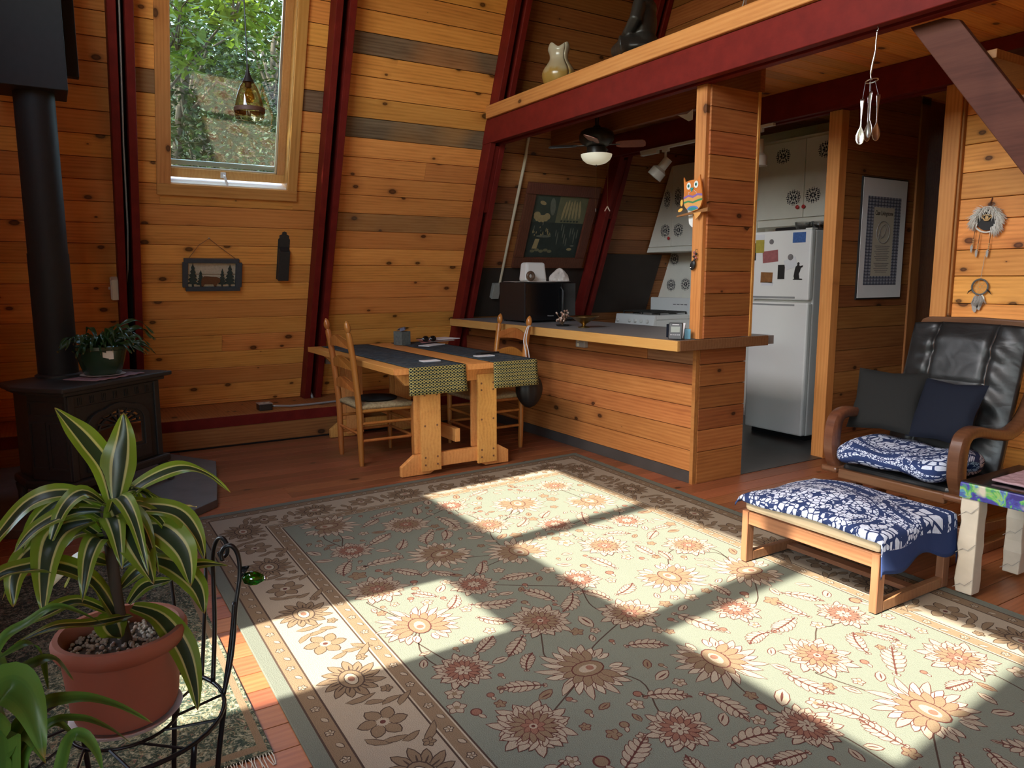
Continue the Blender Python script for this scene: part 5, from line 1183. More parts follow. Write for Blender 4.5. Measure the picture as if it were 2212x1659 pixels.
MB().lathe([(0, 2.335), (.006, 2.338), (.008, 2.345), (.005, 2.353)], 10, FC).build('finial', 'bronze_fan', FN, smooth=50)
for k in range(4):
    an = math.radians(-14+90*k); d = RTV*math.cos(an)+FWV*math.sin(an); sd_ = V((-d.y, d.x, 0)); tl = sd_*math.cos(math.radians(19))-ZH*math.sin(math.radians(19)); nn_ = d.cross(tl)
    poly = []
    for q in [(0, .035), (.04, .052), (.16, .06), (.225, .058), (.245, .04), (.25, 0)]: poly.append(q)
    poly = poly+[(a, -b) for a, b in poly[::-1][1:]]
    bl_ = MB().prism(poly, FC+d*.165+V((0, 0, 2.512)), d, tl, nn_*.006).build('blade', 'fan_blade_red' if k in (0, 3) else 'blade_grey', FN, bevel=.0015)
    MB().beam(FC+d*.085+V((0, 0, 2.515)), FC+d*.20+V((0, 0, 2.513)), .03, .006).build('blade_arm', 'bronze_fan', bl_)
MB().tube([FC+V((0, 0, 2.336)), FC+V((0.002, 0, 1.99))], .0012, 5).build('pull_chain', 'brass', FN); MB().lathe([(0, 0), (.005, .01), (.004, .03), (0, .035)], 8, FC+V((0.002, 0, 1.955))).build('chain_fob', 'steel', FN)
c2 = FC+RTV*.10; MB().tube([FC+RTV*.083+V((0, 0, 2.46)), c2+V((0, 0, 2.44)), c2+V((0, 0, 2.00))], .0012, 5).build('pull_chain', 'brass', FN)
MB().beam(c2+V((0, 0, 2.005)), c2+RTV*.022+V((0, 0, 1.965)), .008, .008).build('chain_fob', 'steel', FN); MB().beam(c2+V((0, 0, 2.005)), c2-RTV*.022+V((0, 0, 1.965)), .008, .008).build('chain_fob', 'steel', FN)
# ---- track lights
TK = thing('track_light', 'white track light rail with a tilted spotlight under the second beam', 'track light', (-4.9, 4.93, 2.58))
MB().box(-5.60, -4.05, 4.925, 4.958, 2.575, 2.597).build('rail', 'white_plastic', TK, bevel=.002); MB().box(-5.58, -5.36, 4.915, 4.957, 2.545, 2.575).build('feed_box', 'white_plastic', TK, bevel=.003)
def spot(x, d, L):
    d = V(d).normalized(); p = V((x, 4.94, 2.575)); h = p+V((0, 0, -.13))
    hd = MB(); Mq = d.to_track_quat('Z', 'Y').to_matrix().to_4x4()
    hd.lathe([(0, -.055), (.04, -.055), (.042, .03), (.044, .05), (.072, .075), (.074, .15), (.068, .15), (.066, .08), (.0, .075)], 24, h+d*.01, Mq); b_ = hd.build('spot_head', 'white_plastic', TK, smooth=40)
    MB().box(x-.04, x+.04, 4.928, 4.953, 2.545, 2.575).build('adapter', 'white_plastic', TK, bevel=.002); MB().cyl(p+V((0, 0, -.03)), h+V((0, 0, .02)), .011, n=10).build('stem', 'white_plastic', TK)
    MB().lathe([(0, .072), (.05, .078), (.06, .1), (0, .11)], 16, h+d*.01, Mq).build('bulb', 'cream_plastic', b_, smooth=50)
spot(-5.26, (-.45, -.42, -.75), 0); spot(-4.195, (0, 0, -1), 0)
tag(MB().prism([(0, .03), (.10, .02), (.16, .045), (.16, -.03), (.12, -.035)], (-4.38, 4.225, 2.605), XH, ZH, (0, .004, 0)).build('paper_flag', 'paper_white'), 'scrap of white paper stuck under the joist left of the column', 'paper')
# ---- picture on the slope
PC = thing('framed_print', 'kitchen print in a wide brown wooden frame on the slope', 'picture', wl(4.53, 1.52, .05))
ya, yb, za, zb = 4.075, 4.975, 1.515, 2.34; fw = .115
for (a, b, c, d) in ((ya, yb, zb-fw*.93, zb), (ya, yb, za, za+fw*.93), (ya, ya+fw, za+fw*.93, zb-fw*.93), (yb-fw, yb, za+fw*.93, zb-fw*.93)): MB().hexa(*slab(a, b, c, d, .025, .055)).build('frame_rail', 'frame_wood', PC, bevel=.006)
iy0, iy1, iz0, iz1 = ya+fw, yb-fw, za+fw*.93, zb-fw*.93
def pp(u, v, h=0): return wl(iy0+(iy1-iy0)*u, iz0+(iz1-iz0)*v, .032+h)
plain('print_green', (.05, .065, .045), .6, 0, .5, 6); plain('print_dark', (.025, .035, .028), .6, 0, .6, 9); plain('print_tan', (.36, .28, .13), .6, 0, .25, 30); plain('print_olive', (.15, .145, .075), .6, 0, .4, 10); plain('print_grey', (.14, .15, .11), .6, 0, .4, 20)
for u0, u1, v0, v1, mt in ((0, .46, .57, 1, 'print_green'), (.46, 1, .57, 1, 'print_olive'), (0, .46, 0, .57, 'print_dark'), (.46, 1, 0, .57, 'print_dark')): MB().add([pp(u0, v0), pp(u1, v0), pp(u1, v1), pp(u0, v1)], [(0, 1, 2, 3)]).build('print_panel', mt, PC)
def pell(nm, u, v, ru, rv, mt, a=0.0, h=.001): MB().add([pp(u+ru*math.cos(t)*math.cos(a)-rv*math.sin(t)*math.sin(a), v+rv*math.sin(t)*math.cos(a)+ru*math.cos(t)*math.sin(a), h) for t in [2*math.pi*k/16 for k in range(16)]], [tuple(range(16))]).build(nm, mt, PC)
for k in range(7): pell('print_shell', .2+.10*math.cos(.5*k+3), .68+.055*math.sin(.5*k+3), .06, .045, 'print_tan', .4*k, .001+.0001*k)
pell('print_leaf', .17, .87, .06, .03, 'print_tan', -.3); pell('print_leaf', .36, .82, .05, .14, 'print_grey', .2)
for k in range(6): pell('print_asparagus', .58+.058*k, .77+.02*(k % 2), .022, .15, 'print_tan', .06*(k-2), .0012); pell('print_tip', .57+.06*k, .60, .022, .014, 'print_dark', 0, .0016)
rq = random.Random(9)
for k in range(22): pell('print_bottle', rq.uniform(.05, .44), rq.uniform(.36, .56), .008, rq.uniform(.012, .04), 'print_tan' if k % 3 else 'print_grey', 0, .001)
pell('print_bowl', .30, .345, .14, .02, 'print_grey'); MB().add([pp(.13, .14, .001), pp(.22, .14, .001), pp(.24, .30, .001), pp(.16, .30, .001)], [(0, 1, 2, 3)]).build('print_label', 'print_tan', PC)
for k in range(5): pell('print_stone', .15+.08*k, .10+.02*(k % 2), .045, .025, 'print_olive')
for k in range(10): pell('print_glass', .52+.045*k, rq.uniform(.25, .5), .010, rq.uniform(.05, .11), 'print_grey', .05, .001)
pell('print_dish', .84, .14, .05, .022, 'print_tan'); pell('print_dish', .88, .20, .04, .015, 'print_grey')
# conduit up the slope
CD = thing('wall_conduit', 'cream conduit running up the slope to a junction box', 'conduit', wl(3.98, 1.28))
MB().tube([wl(3.985, 2.80, .02), wl(3.99, 2.62, .018), wl(3.998, 2.55, .016), wl(3.99, 1.34, .016)], [.013, .013, .016, .013], 8).build('pipe', 'conduit_cream', CD, smooth=40)
MB().hexa(*slab(3.90, 3.985, 1.20, 1.35, .0, .06)).build('junction_box', 'grey_box', CD, bevel=.004)
# poster
PO = thing('framed_poster', 'tall framed clan poster with a tartan border in the hallway', 'poster', (-3.52, 5.615, 1.235))
MB().box(-3.5195, -3.507, 5.315, 5.912, 1.225, 2.16).build('backing', 'black_plastic', PO); MB().box(-3.507, -3.505, 5.325, 5.902, 1.237, 2.15).build('mat_board', 'paper_white', PO)
def pq(y, z, h): return (-3.505+h, y, z)
gp = MB().grid(lambda u, v: pq(5.39+.44*u, 1.335+.68*v, .0006), 1, 1); gp.build('tartan', 'plaid', PO)
plain('poster_cream', (.46, .42, .34), .7, 0, .04, 20)
MB().add([pq(5.475, 1.405, .0012), pq(5.745, 1.405, .0012), pq(5.745, 1.935, .0012), pq(5.475, 1.935, .0012)], [(0, 1, 2, 3)]).build('centre_sheet', 'poster_cream', PO)
text_obj('lettering', 'Clan Livingstone', 'ink_black', PO, (-3.5035, 5.61, 1.875), YH, ZH, .05, .235, .0003)
MB().tube([pq(5.61+.085*math.cos(t), 1.745+.085*math.sin(t), .0016) for t in [2*math.pi*k/30 for k in range(30)]], .003, 5, closed=True).build('crest', 'magnet_grey', PO)
for k in range(5): MB().tube([pq(5.61+.06*math.cos(t+k)*(1-.12*k), 1.745+.06*math.sin(1.3*t+k)*(1-.1*k), .0016) for t in [3*j/12 for j in range(13)]], .002, 4).build('crest', 'magnet_grey', PO)
for k in range(15):
    w_ = .20-.05*((k*7) % 3)*.5; z = 1.635-.0135*k-(.012 if k > 8 else 0); MB().add([pq(5.61-w_/2, z, .0016), pq(5.61+w_/2, z, .0016), pq(5.61+w_/2, z+.0055, .0016), pq(5.61-w_/2, z+.0055, .0016)], [(0, 1, 2, 3)]).build('text_line', 'magnet_grey', PO)
DR = [
    ([(-1.66, 0.08, 0.944), (-1.671, 0.075, 1.012), (-1.683, 0.045, 1.071), (-1.696, 0.017, 1.114), (-1.71, -0.006, 1.146)], 0.05, 's'),
    ([(-1.66, 0.085, 0.953), (-1.666, 0.096, 1.02), (-1.673, 0.107, 1.075), (-1.68, 0.113, 1.13)], 0.056, 's'),
    ([(-1.66, 0.084, 0.938), (-1.682, 0.139, 0.976), (-1.707, 0.215, 0.992), (-1.733, 0.274, 0.963), (-1.76, 0.324, 0.908)], 0.036, 's'),
    ([(-1.66, 0.076, 0.947), (-1.656, 0.006, 0.982), (-1.651, -0.056, 0.976), (-1.645, -0.107, 0.928), (-1.64, -0.135, 0.89)], 0.04, 's'),
    ([(-1.66, 0.075, 0.933), (-1.63, 0.011, 0.952), (-1.596, -0.051, 0.939), (-1.56, -0.088, 0.91)], 0.034, 's'),
    ([(-1.66, 0.079, 0.947), (-1.612, 0.097, 0.92), (-1.558, 0.112, 0.875), (-1.5, 0.129, 0.824)], 0.066, 's'),
    ([(-1.66, 0.116, 0.978), (-1.708, 0.153, 0.942), (-1.762, 0.177, 0.887), (-1.82, 0.188, 0.831)], 0.055, 's'),
    ([(-1.66, 0.093, 0.93), (-1.647, 0.141, 0.932), (-1.632, 0.195, 0.915), (-1.616, 0.226, 0.868), (-1.6, 0.236, 0.819)], 0.044, 's'),
    ([(-1.66, 0.123, 0.89), (-1.618, 0.161, 0.887), (-1.57, 0.192, 0.85), (-1.52, 0.196, 0.797)], 0.06, 's'),
    ([(-1.66, 0.127, 0.824), (-1.618, 0.178, 0.807), (-1.57, 0.213, 0.771), (-1.52, 0.217, 0.734)], 0.048, 's'),
    ([(-1.66, 0.041, 0.92), (-1.618, -0.015, 0.92), (-1.57, -0.04, 0.884), (-1.52, -0.052, 0.798)], 0.056, 's'),
    ([(-1.66, 0.033, 0.916), (-1.645, -0.047, 0.889), (-1.628, -0.091, 0.848), (-1.61, -0.1, 0.791)], 0.046, 's'),
    ([(-1.66, 0.072, 0.7), (-1.625, 0.031, 0.803), (-1.585, -0.027, 0.862), (-1.543, -0.096, 0.883), (-1.5, -0.121, 0.881)], 0.052, 's'),
    ([(-1.66, 0.099, 0.722), (-1.625, 0.146, 0.701), (-1.585, 0.181, 0.642), (-1.543, 0.192, 0.587), (-1.5, 0.191, 0.544)], 0.046, 's'),
    ([(-1.66, 0.144, 0.81), (-1.675, 0.207, 0.785), (-1.692, 0.257, 0.772), (-1.71, 0.3, 0.753)], 0.026, 's'),
    ([(-1.66, 0.177, 0.92), (-1.777, 0.219, 0.888), (-1.91, 0.272, 0.842)], 0.03, 'd'),
    ([(-1.66, 0.068, 0.711), (-1.624, 0.005, 0.771), (-1.583, -0.056, 0.774), (-1.54, -0.112, 0.769)], 0.03, 's'),
    ([(-1.66, 0.097, 0.704), (-1.6, 0.025, 0.729), (-1.532, -0.035, 0.767), (-1.46, -0.095, 0.782)], 0.028, 's'),
    ([(-1.66, 0.093, 0.731), (-1.669, 0.124, 0.758), (-1.679, 0.156, 0.757), (-1.69, 0.182, 0.753)], 0.03, 's'),
    ([(-1.66, 0.068, 0.89), (-1.678, 0.016, 0.895), (-1.698, -0.035, 0.855), (-1.72, -0.077, 0.813)], 0.044, 's'),
    ([(-1.66, 0.047, 0.938), (-1.69, 0.053, 0.884), (-1.724, 0.052, 0.849), (-1.76, 0.059, 0.833)], 0.04, 's'),
    ([(-1.66, 0.088, 0.812), (-1.702, 0.122, 0.816), (-1.75, 0.166, 0.856), (-1.8, 0.185, 0.881)], 0.04, 's'),
    ([(-1.66, 0.067, 0.822), (-1.696, 0.032, 0.827), (-1.737, 0.002, 0.794), (-1.78, -0.017, 0.747)], 0.034, 's'),
    ([(-1.66, 0.081, 0.708), (-1.642, 0.058, 0.706), (-1.622, 0.064, 0.689), (-1.6, 0.072, 0.688)], 0.05, 's'),
    ([(-1.66, 0.121, 0.87), (-1.696, 0.192, 0.788), (-1.737, 0.234, 0.765), (-1.78, 0.245, 0.748)], 0.04, 's'),
    ([(-1.66, 0.07, 0.86), (-1.705, 0.012, 0.828), (-1.756, -0.041, 0.767), (-1.81, -0.059, 0.754)], 0.04, 'd'),
    ([(-1.66, 0.082, 0.768), (-1.708, 0.12, 0.779), (-1.762, 0.152, 0.763), (-1.82, 0.193, 0.774)], 0.036, 's'),
]
FP = [
    ([(-1.12, -0.105, 0.774), (-1.109, -0.1, 0.844), (-1.097, -0.081, 0.879), (-1.084, -0.06, 0.851), (-1.07, -0.05, 0.783)], 0.075, 'g'),
    ([(-1.12, -0.104, 0.734), (-1.129, -0.066, 0.819), (-1.139, -0.012, 0.821), (-1.149, 0.038, 0.79), (-1.16, 0.084, 0.739)], 0.022, 'g'),
    ([(-1.12, -0.093, 0.736), (-1.131, -0.05, 0.795), (-1.143, -0.009, 0.788), (-1.156, 0.027, 0.753), (-1.17, 0.054, 0.712)], 0.013, 'g'),
    ([(-1.12, -0.111, 0.829), (-1.133, -0.083, 0.872), (-1.148, -0.051, 0.882), (-1.164, -0.03, 0.872), (-1.18, -0.011, 0.827)], 0.018, 'g'),
    ([(-1.12, -0.043, 0.709), (-1.116, -0.022, 0.773), (-1.111, -0.005, 0.777), (-1.105, 0.009, 0.751), (-1.1, 0.014, 0.721)], 0.02, 'g'),
    ([(-1.12, -0.112, 0.868), (-1.131, -0.088, 0.927), (-1.143, -0.057, 0.942), (-1.156, -0.019, 0.951), (-1.17, 0.035, 0.904)], 0.016, 'g'),
    ([(-1.12, -0.109, 0.789), (-1.15, -0.095, 0.861), (-1.184, -0.097, 0.885), (-1.22, -0.106, 0.885)], 0.02, 'g'),
    ([(-1.12, -0.083, 0.732), (-1.126, -0.064, 0.782), (-1.133, -0.036, 0.796), (-1.14, -0.011, 0.756)], 0.02, 'g'),
    ([(-1.12, -0.089, 0.912), (-1.144, -0.059, 0.913), (-1.171, -0.046, 0.877), (-1.2, -0.043, 0.813)], 0.014, 'g'),
    ([(-1.12, -0.103, 0.74), (-1.12, -0.089, 0.788), (-1.12, -0.068, 0.794), (-1.12, -0.051, 0.747)], 0.03, 'g'),
]
# ================================================================== WALL THINGS
def wfr(y, z, h=0.0): return wl(y, z, h)
SG_ = thing('bear_sign', 'small framed cabin picture with a bear and pines on the sloping wall', 'wall sign', wl(1.17, 1.30, .03))
for (a, b, c, d) in ((.955, 1.385, 1.535, 1.567), (.97, 1.40, 1.305, 1.337), (.945, .985, 1.337, 1.535), (1.36, 1.41, 1.337, 1.535)): MB().hexa(*slab(a, b, c, d, .012, .04)).build('frame_slat', 'slate_frame', SG_, bevel=.002)
for k in range(2): MB().hexa(*slab(.98, 1.365, 1.336+k*.103, 1.434+k*.103, .008, .016)).build('backboard', 'whitewash', SG_)
def pine(y, z, w_, h_):
    p = []; n_ = 5
    for k in range(n_): p += [(w_*(.5-.42*k/n_), h_*(.12+.85*k/n_)), (w_*(.22-.2*k/n_), h_*(.12+.85*(k+.55)/n_))]
    poly = [(w_*.08, 0), (w_*.08, h_*.1)]+p+[(0, h_)]+[(-a, b) for a, b in p[::-1]]+[(-w_*.08, h_*.1), (-w_*.08, 0)]
    MB().prism(poly, wl(y, z, .017), YH, SL, NR*.012).build('pine_tree', 'pine_green', SG_)
pine(1.025, 1.342, .085, .20); pine(1.085, 1.342, .06, .14); pine(1.255, 1.342, .06, .155); pine(1.315, 1.342, .095, .19)
MB().prism([(-.075, 0), (-.06, 0), (-.05, .02), (.02, .02), (.025, 0), (.04, 0), (.05, .025), (.065, .03), (.075, .045), (.07, .07), (.045, .082), (.0, .084), (-.05, .088), (-.072, .07), (-.078, .04)], wl(1.165, 1.342, .018), YH, SL, NR*.014).build('bear', 'bear_brown', SG_, bevel=.003)
MB().tube([wl(.985, 1.555, .02), wl(1.07, 1.67, .015), wl(1.148, 1.722, .012), wl(1.23, 1.66, .015), wl(1.375, 1.555, .02)], .0022, 5).build('hanging_wire', 'rope_wire', SG_)
MB().ball(wl(1.148, 1.724, .01), .006, 8, 6).build('nail', 'steel', SG_)
MH = thing('match_holder', 'black metal match holder on the sloping wall', 'match holder', wl(1.75, 1.39, .02))
MB().prism([(-.05, 0), (.05, 0), (.05, .36), (.04, .375), (.042, .395), (.02, .405), (.018, .425), (0, .432), (-.018, .425), (-.02, .405), (-.042, .395), (-.04, .375), (-.05, .36)], wl(1.755, 1.392, .001), YH, SL, NR*.004).build('back_plate', 'black_iron', MH)
MB().hexa([wl(1.71, 1.394, .006), wl(1.80, 1.394, .006), wl(1.80, 1.394, .055), wl(1.71, 1.394, .055)], [wl(1.71, 1.66, .006), wl(1.80, 1.66, .006), wl(1.80, 1.64, .055), wl(1.71, 1.64, .055)]).build('trough', 'black_iron', MH, bevel=.003)
MB().hexa([wl(1.718, 1.641, .012), wl(1.792, 1.641, .012), wl(1.792, 1.641, .05), wl(1.718, 1.641, .05)], [wl(1.718, 1.667, .01), wl(1.792, 1.667, .01), wl(1.792, 1.648, .054), wl(1.718, 1.648, .054)]).build('trough_mouth', 'gap_dark', MH)
SW = thing('light_switch', 'cream switch box on the side of the rafter by the stove pipe', 'switch', wl(.44, 1.28, .08))
MB().hexa(*slab(.425, .471, 1.27, 1.425, .03, .11)).build('box', 'cream_plastic', SW, bevel=.003); MB().hexa(*slab(.418, .425, 1.275, 1.42, .033, .107)).build('cover', 'white_plastic', SW, bevel=.002); MB().obox(wl(.412, 1.35, .07), NR*.005, YH*.008, SL*.01).build('toggle', 'white_plastic', SW)
tag(MB().tube([wl(.545, 4.6, .09), wl(.55, 3.2, .10), wl(.545, 2.4, .10), wl(.553, 1.8, .09), wl(.545, 1.5, .08), wl(.535, 1.38, .03)], .007, 6).build('cable', 'conduit', None, smooth=180), 'grey cable running down inside the rafter by the stove', 'cable')
LO = thing('ledge_outlet', 'metal double outlet box on the ledge', 'outlet', (-6.56, 1.545, .262))
MB().box(-6.62, -6.50, 1.475, 1.585, .262, .318).build('box', 'dark_metal', LO, bevel=.006); MB().box(-6.625, -6.495, 1.47, 1.59, .318, .322).build('cover', 'conduit', LO, bevel=.002)
for y in (1.505, 1.555): MB().cyl((-6.56, y, .322), (-6.56, y, .324), .016, n=14).build('socket', 'cream_plastic', LO)
tag(MB().tube([(-6.55, 1.585, .29), (-6.55, 1.63, .288), (-6.552, 1.75, .275), (-6.56, 1.95, .274), (-6.60, 2.3, .275), (-6.62, 3.4, .275)], .010, 8).build('conduit_pipe', 'conduit', None, smooth=180), 'grey metal conduit lying along the ledge', 'conduit')
tag(MB().tube([wl(2.06, .36, .10), wl(2.075, .32, .12), wl(2.08, .285, .15)], [.012, .014, .012], 8).build('conduit_elbow', 'conduit', None, smooth=180), 'short bent conduit at the foot of the middle rafter', 'conduit')
WO = thing('wall_outlet', 'small grey outlet box on the slope behind the left chair', 'outlet', wl(2.26, .64))
MB().hexa(*slab(2.205, 2.30, .60, .69, .0, .05)).build('box', 'grey_box', WO, bevel=.004); MB().cyl(wl(2.252, .645, .05), wl(2.252, .645, .053), .014, n=12).build('socket', 'cream_plastic', WO)
# pendant
PD = thing('pendant_lamp', 'amber glass pendant lamp hanging in front of the window', 'pendant lamp', (-5.0, 1.166, 5.19))
pc = V((-5.0, 1.166, 0)); MB().cyl(pc+V((0, 0, 2.68)), pc+V((0, 0, 5.199)), .0045, n=8).build('cord', 'black_plastic', PD)
MB().lathe([(.006, 2.72), (.010, 2.68), (.018, 2.65), (.034, 2.618), (.036, 2.612), (0, 2.611)], 20, pc).build('socket_cap', 'bronze_fan', PD, smooth=50)
MB().lathe([(.034, 2.613), (.052, 2.585), (.072, 2.53), (.085, 2.475), (.089, 2.45)], 32, pc, cap=False).build('shade', 'lamp_glass', PD, smooth=180)
MB().lathe([(.0905, 2.458), (.0935, 2.455), (.0935, 2.432), (.0905, 2.430)], 32, pc, cap=False).build('wood_band', 'leather_brown', PD, smooth=40)
MB().lathe([(.089, 2.45), (.090, 2.432), (.086, 2.40), (.083, 2.392), (.081, 2.392), (.084, 2.40)], 32, pc, cap=False).build('lower_rim', 'lamp_glass', PD, smooth=180)
MB().lathe([(.0, 2.611), (.02, 2.609), (.02, 2.585), (.016, 2.58), (0, 2.579)], 16, pc).build('bulb_socket', 'leather_brown', PD, smooth=40)
bb = MB().lathe([(.012, 2.58), (.02, 2.56), (.032, 2.532), (.033, 2.515), (.024, 2.495), (0, 2.487)], 18, pc, cap=False).build('bulb', 'bulb_glass', PD, smooth=180)
MB().tube([pc+V((.010*math.cos(3.2*t), .010*math.sin(3.2*t), 2.565-.05*t/6)) for t in range(7)], .0012, 5).build('filament', 'brass', bb)
# ---- column ornaments
OW = thing('owl_ornament', 'painted orange wooden owl on a branch fixed to the column', 'ornament', (-3.56, 3.62, 1.82))
def fl2(nm, pts, mat, y, t=.004, par=None): return MB().prism(pts, (0, y, 0), XH, ZH, (0, -t, 0)).build(nm, mat, par or OW)
yo = 3.602
body = [(-3.65, 2.045), (-3.632, 2.012), (-3.60, 2.02), (-3.565, 2.022), (-3.53, 2.015), (-3.507, 2.048), (-3.497, 2.0), (-3.485, 1.95), (-3.478, 1.89), (-3.492, 1.85), (-3.52, 1.828), (-3.565, 1.822), (-3.605, 1.832), (-3.635, 1.86), (-3.645, 1.90), (-3.643, 1.96)]
ob = fl2('body', body, 'owl_orange', yo, .010)
fl2('belly', [(-3.643, 1.905), (-3.60, 1.918), (-3.56, 1.908), (-3.52, 1.922), (-3.480, 1.915), (-3.478, 1.89), (-3.492, 1.85), (-3.52, 1.829), (-3.565, 1.823), (-3.605, 1.833), (-3.635, 1.86)], 'owl_tan', yo-.010, .0015)
fl2('stripe', [(-3.643, 1.918), (-3.60, 1.93), (-3.56, 1.92), (-3.52, 1.934), (-3.481, 1.928), (-3.480, 1.914), (-3.52, 1.92), (-3.56, 1.907), (-3.60, 1.917), (-3.643, 1.904)], 'owl_purple', yo-.0115, .001)
fl2('stripe', [(-3.642, 1.888), (-3.60, 1.893), (-3.56, 1.884), (-3.52, 1.894), (-3.479, 1.90), (-3.479, 1.888), (-3.52, 1.882), (-3.56, 1.873), (-3.60, 1.882), (-3.64, 1.876)], 'owl_green', yo-.0115, .001)
fl2('stripe', [(-3.61, 1.836)]+[(-3.56+.05*math.cos(math.pi-math.pi*k/8), 1.836+.022*math.sin(math.pi*k/8)) for k in range(9)]+[(-3.565, 1.826)], 'owl_blue', yo-.0115, .001); fl2('stripe', [(-3.60, 1.833)]+[(-3.56+.038*math.cos(math.pi-math.pi*k/8), 1.834+.014*math.sin(math.pi*k/8)) for k in range(9)]+[(-3.565, 1.826)], 'owl_teal', yo-.0125, .001)
for x, z in ((-3.600, 1.985), (-3.535, 1.99)):
    for r, m_, h in ((.025, 'owl_orange', .011), (.021, 'eye_white', .012), (.010, 'owl_teal', .0135), (.005, 'ink_black', .0145)): fl2('eye', [(x+r*.9*math.cos(t), z+r*1.1*math.sin(t)) for t in [2*math.pi*k/14 for k in range(14)]], m_, yo-h, .001)
fl2('beak', [(-3.585, 1.972), (-3.555, 1.972), (-3.57, 1.945)], 'owl_teal', yo-.012, .004)
for k in range(7): a = math.pi*k/6; fl2('dot', [(-3.565+.035*math.cos(a)+.003*math.cos(t), 1.945+.018*math.sin(a)-.01+.003*math.sin(t)) for t in range(6)], 'eye_white', yo-.0125, .0008)
MB().hexa([(-3.72, 3.605, 1.796), (-3.44, 3.60, 1.815), (-3.44, 3.626, 1.815), (-3.72, 3.618, 1.796)], [(-3.72, 3.605, 1.806), (-3.44, 3.60, 1.84), (-3.44, 3.626, 1.84), (-3.72, 3.618, 1.806)]).build('branch', 'wood_brown', OW, bevel=.002)
for x, z, a in ((-3.675, 1.838, .3), (-3.665, 1.885, 1.5)): fl2('leaf', [(x+.022*math.cos(t)*math.cos(a)-.011*math.sin(t)*math.sin(a), z+.022*math.cos(t)*math.sin(a)+.011*math.sin(t)*math.cos(a)) for t in [2*math.pi*k/12 for k in range(12)]], 'owl_yellow', yo-.004, .004)
fl2('tail', [(-3.56, 1.812), (-3.535, 1.77), (-3.50, 1.80), (-3.49, 1.815)], 'owl_tan', yo-.001, .004)
tag(MB().prism([(-3.67, 1.87), (-3.655, 1.80), (-3.648, 1.75), (-3.62, 1.725), (-3.596, 1.73), (-3.596, 1.80), (-3.61, 1.85)], (0, 3.66, 0), XH, ZH, (0, -.012, 0)).build('wall_plaque', 'eye_white', None, bevel=.003), 'white ceramic plaque hung behind the owl on the column', 'plaque')
KF = thing('hanging_charm', 'small black shoe charm hanging on the column post', 'ornament', (-3.55, 3.62, 1.5))
MB().ball((-3.563, 3.612, 1.478), (.022, .012, .034), 12, 8, Matrix.Rotation(.35, 4, 'Y')).build('shoe', 'black_plastic', KF, smooth=180); MB().ball((-3.57, 3.60, 1.462), .004, 8, 6).build('bead', 'steel', KF)
for k in range(6): MB().ball((-3.548+.012*math.sin(2*k), 3.612, 1.515+.009*k), .008, 8, 6).build('bead', 'magnet_red' if k % 2 else 'dark_metal', KF, smooth=180)
MB().tube([(-3.548, 3.618, 1.56), (-3.545, 3.612, 1.575), (-3.54, 3.625, 1.58)], .002, 6).build('hook', 'steel', KF)
# ---- spoon chime
CH = thing('spoon_chime', 'wind chime made of silver spoons hanging from the loft beam', 'wind chime', (-2.31, 3.548, 2.61))
cx_, cy2 = -2.315, 3.545
MB().tube([(cx_, cy2, 2.612), (cx_+.006, cy2, 2.60), (cx_, cy2, 2.588), (cx_-.006, cy2, 2.595)], .0022, 6).build('hook', 'steel', CH)
MB().tube(spline([(cx_, cy2, 2.59), (cx_-.003, cy2, 2.54), (cx_-.004, cy2, 2.49), (cx_-.014, cy2, 2.44), (cx_-.02, cy2, 2.39), (cx_-.012, cy2, 2.365)], 5), [.0035]*10+[.006]*10+[.004]*6, 8).build('fork_handle', 'spoon_silver', CH, smooth=180)
MB().tube([(cx_-.012+.028*math.cos(t), cy2+.028*math.sin(t), 2.36+.006*math.cos(t)) for t in [2*math.pi*k/20 for k in range(20)]], .003, 6, closed=True).build('ring', 'spoon_silver', CH)
def spoon(dx, dy, zt, rz_, lab):
    m = MB(); x, y = cx_+dx, cy2+dy; M = Matrix.Rotation(rz_, 4, 'Z')
    vs = []; n_ = 16
    prof = [(.0095, 0), (.0105, -.012), (.006, -.05), (.0032, -.10), (.004, -.135), (.014, -.155), (.021, -.175), (.021, -.195), (.014, -.213), (.003, -.221)]
    for i, (w_, z) in enumerate(prof):
        dp = .007*math.sin(math.pi*max(0, (i-4)/5)) if i > 4 else 0
        for s_ in (-1, -.5, 0, .5, 1): p = M @ V((w_*s_, dp*(1-s_*s_), z)); vs.append((x+p.x, y+p.y, zt+p.z))
    fs = [(i*5+k, i*5+k+1, (i+1)*5+k+1, (i+1)*5+k) for i in range(len(prof)-1) for k in range(4)]
    m.add(vs, fs).build('spoon', 'spoon_silver', CH, smooth=180, solid=.0018)
    MB().cyl((cx_-.012+dx*.6, cy2+dy*.6, 2.36), (x, y, zt-.006), .0006, n=4).build('thread', 'strap_white', CH)
spoon(-.05, -.01, 2.28, .5, ''); spoon(-.032, .02, 2.295, 1.3, ''); spoon(.0, -.02, 2.305, -.2, ''); spoon(.022, .01, 2.29, 1.1, '')
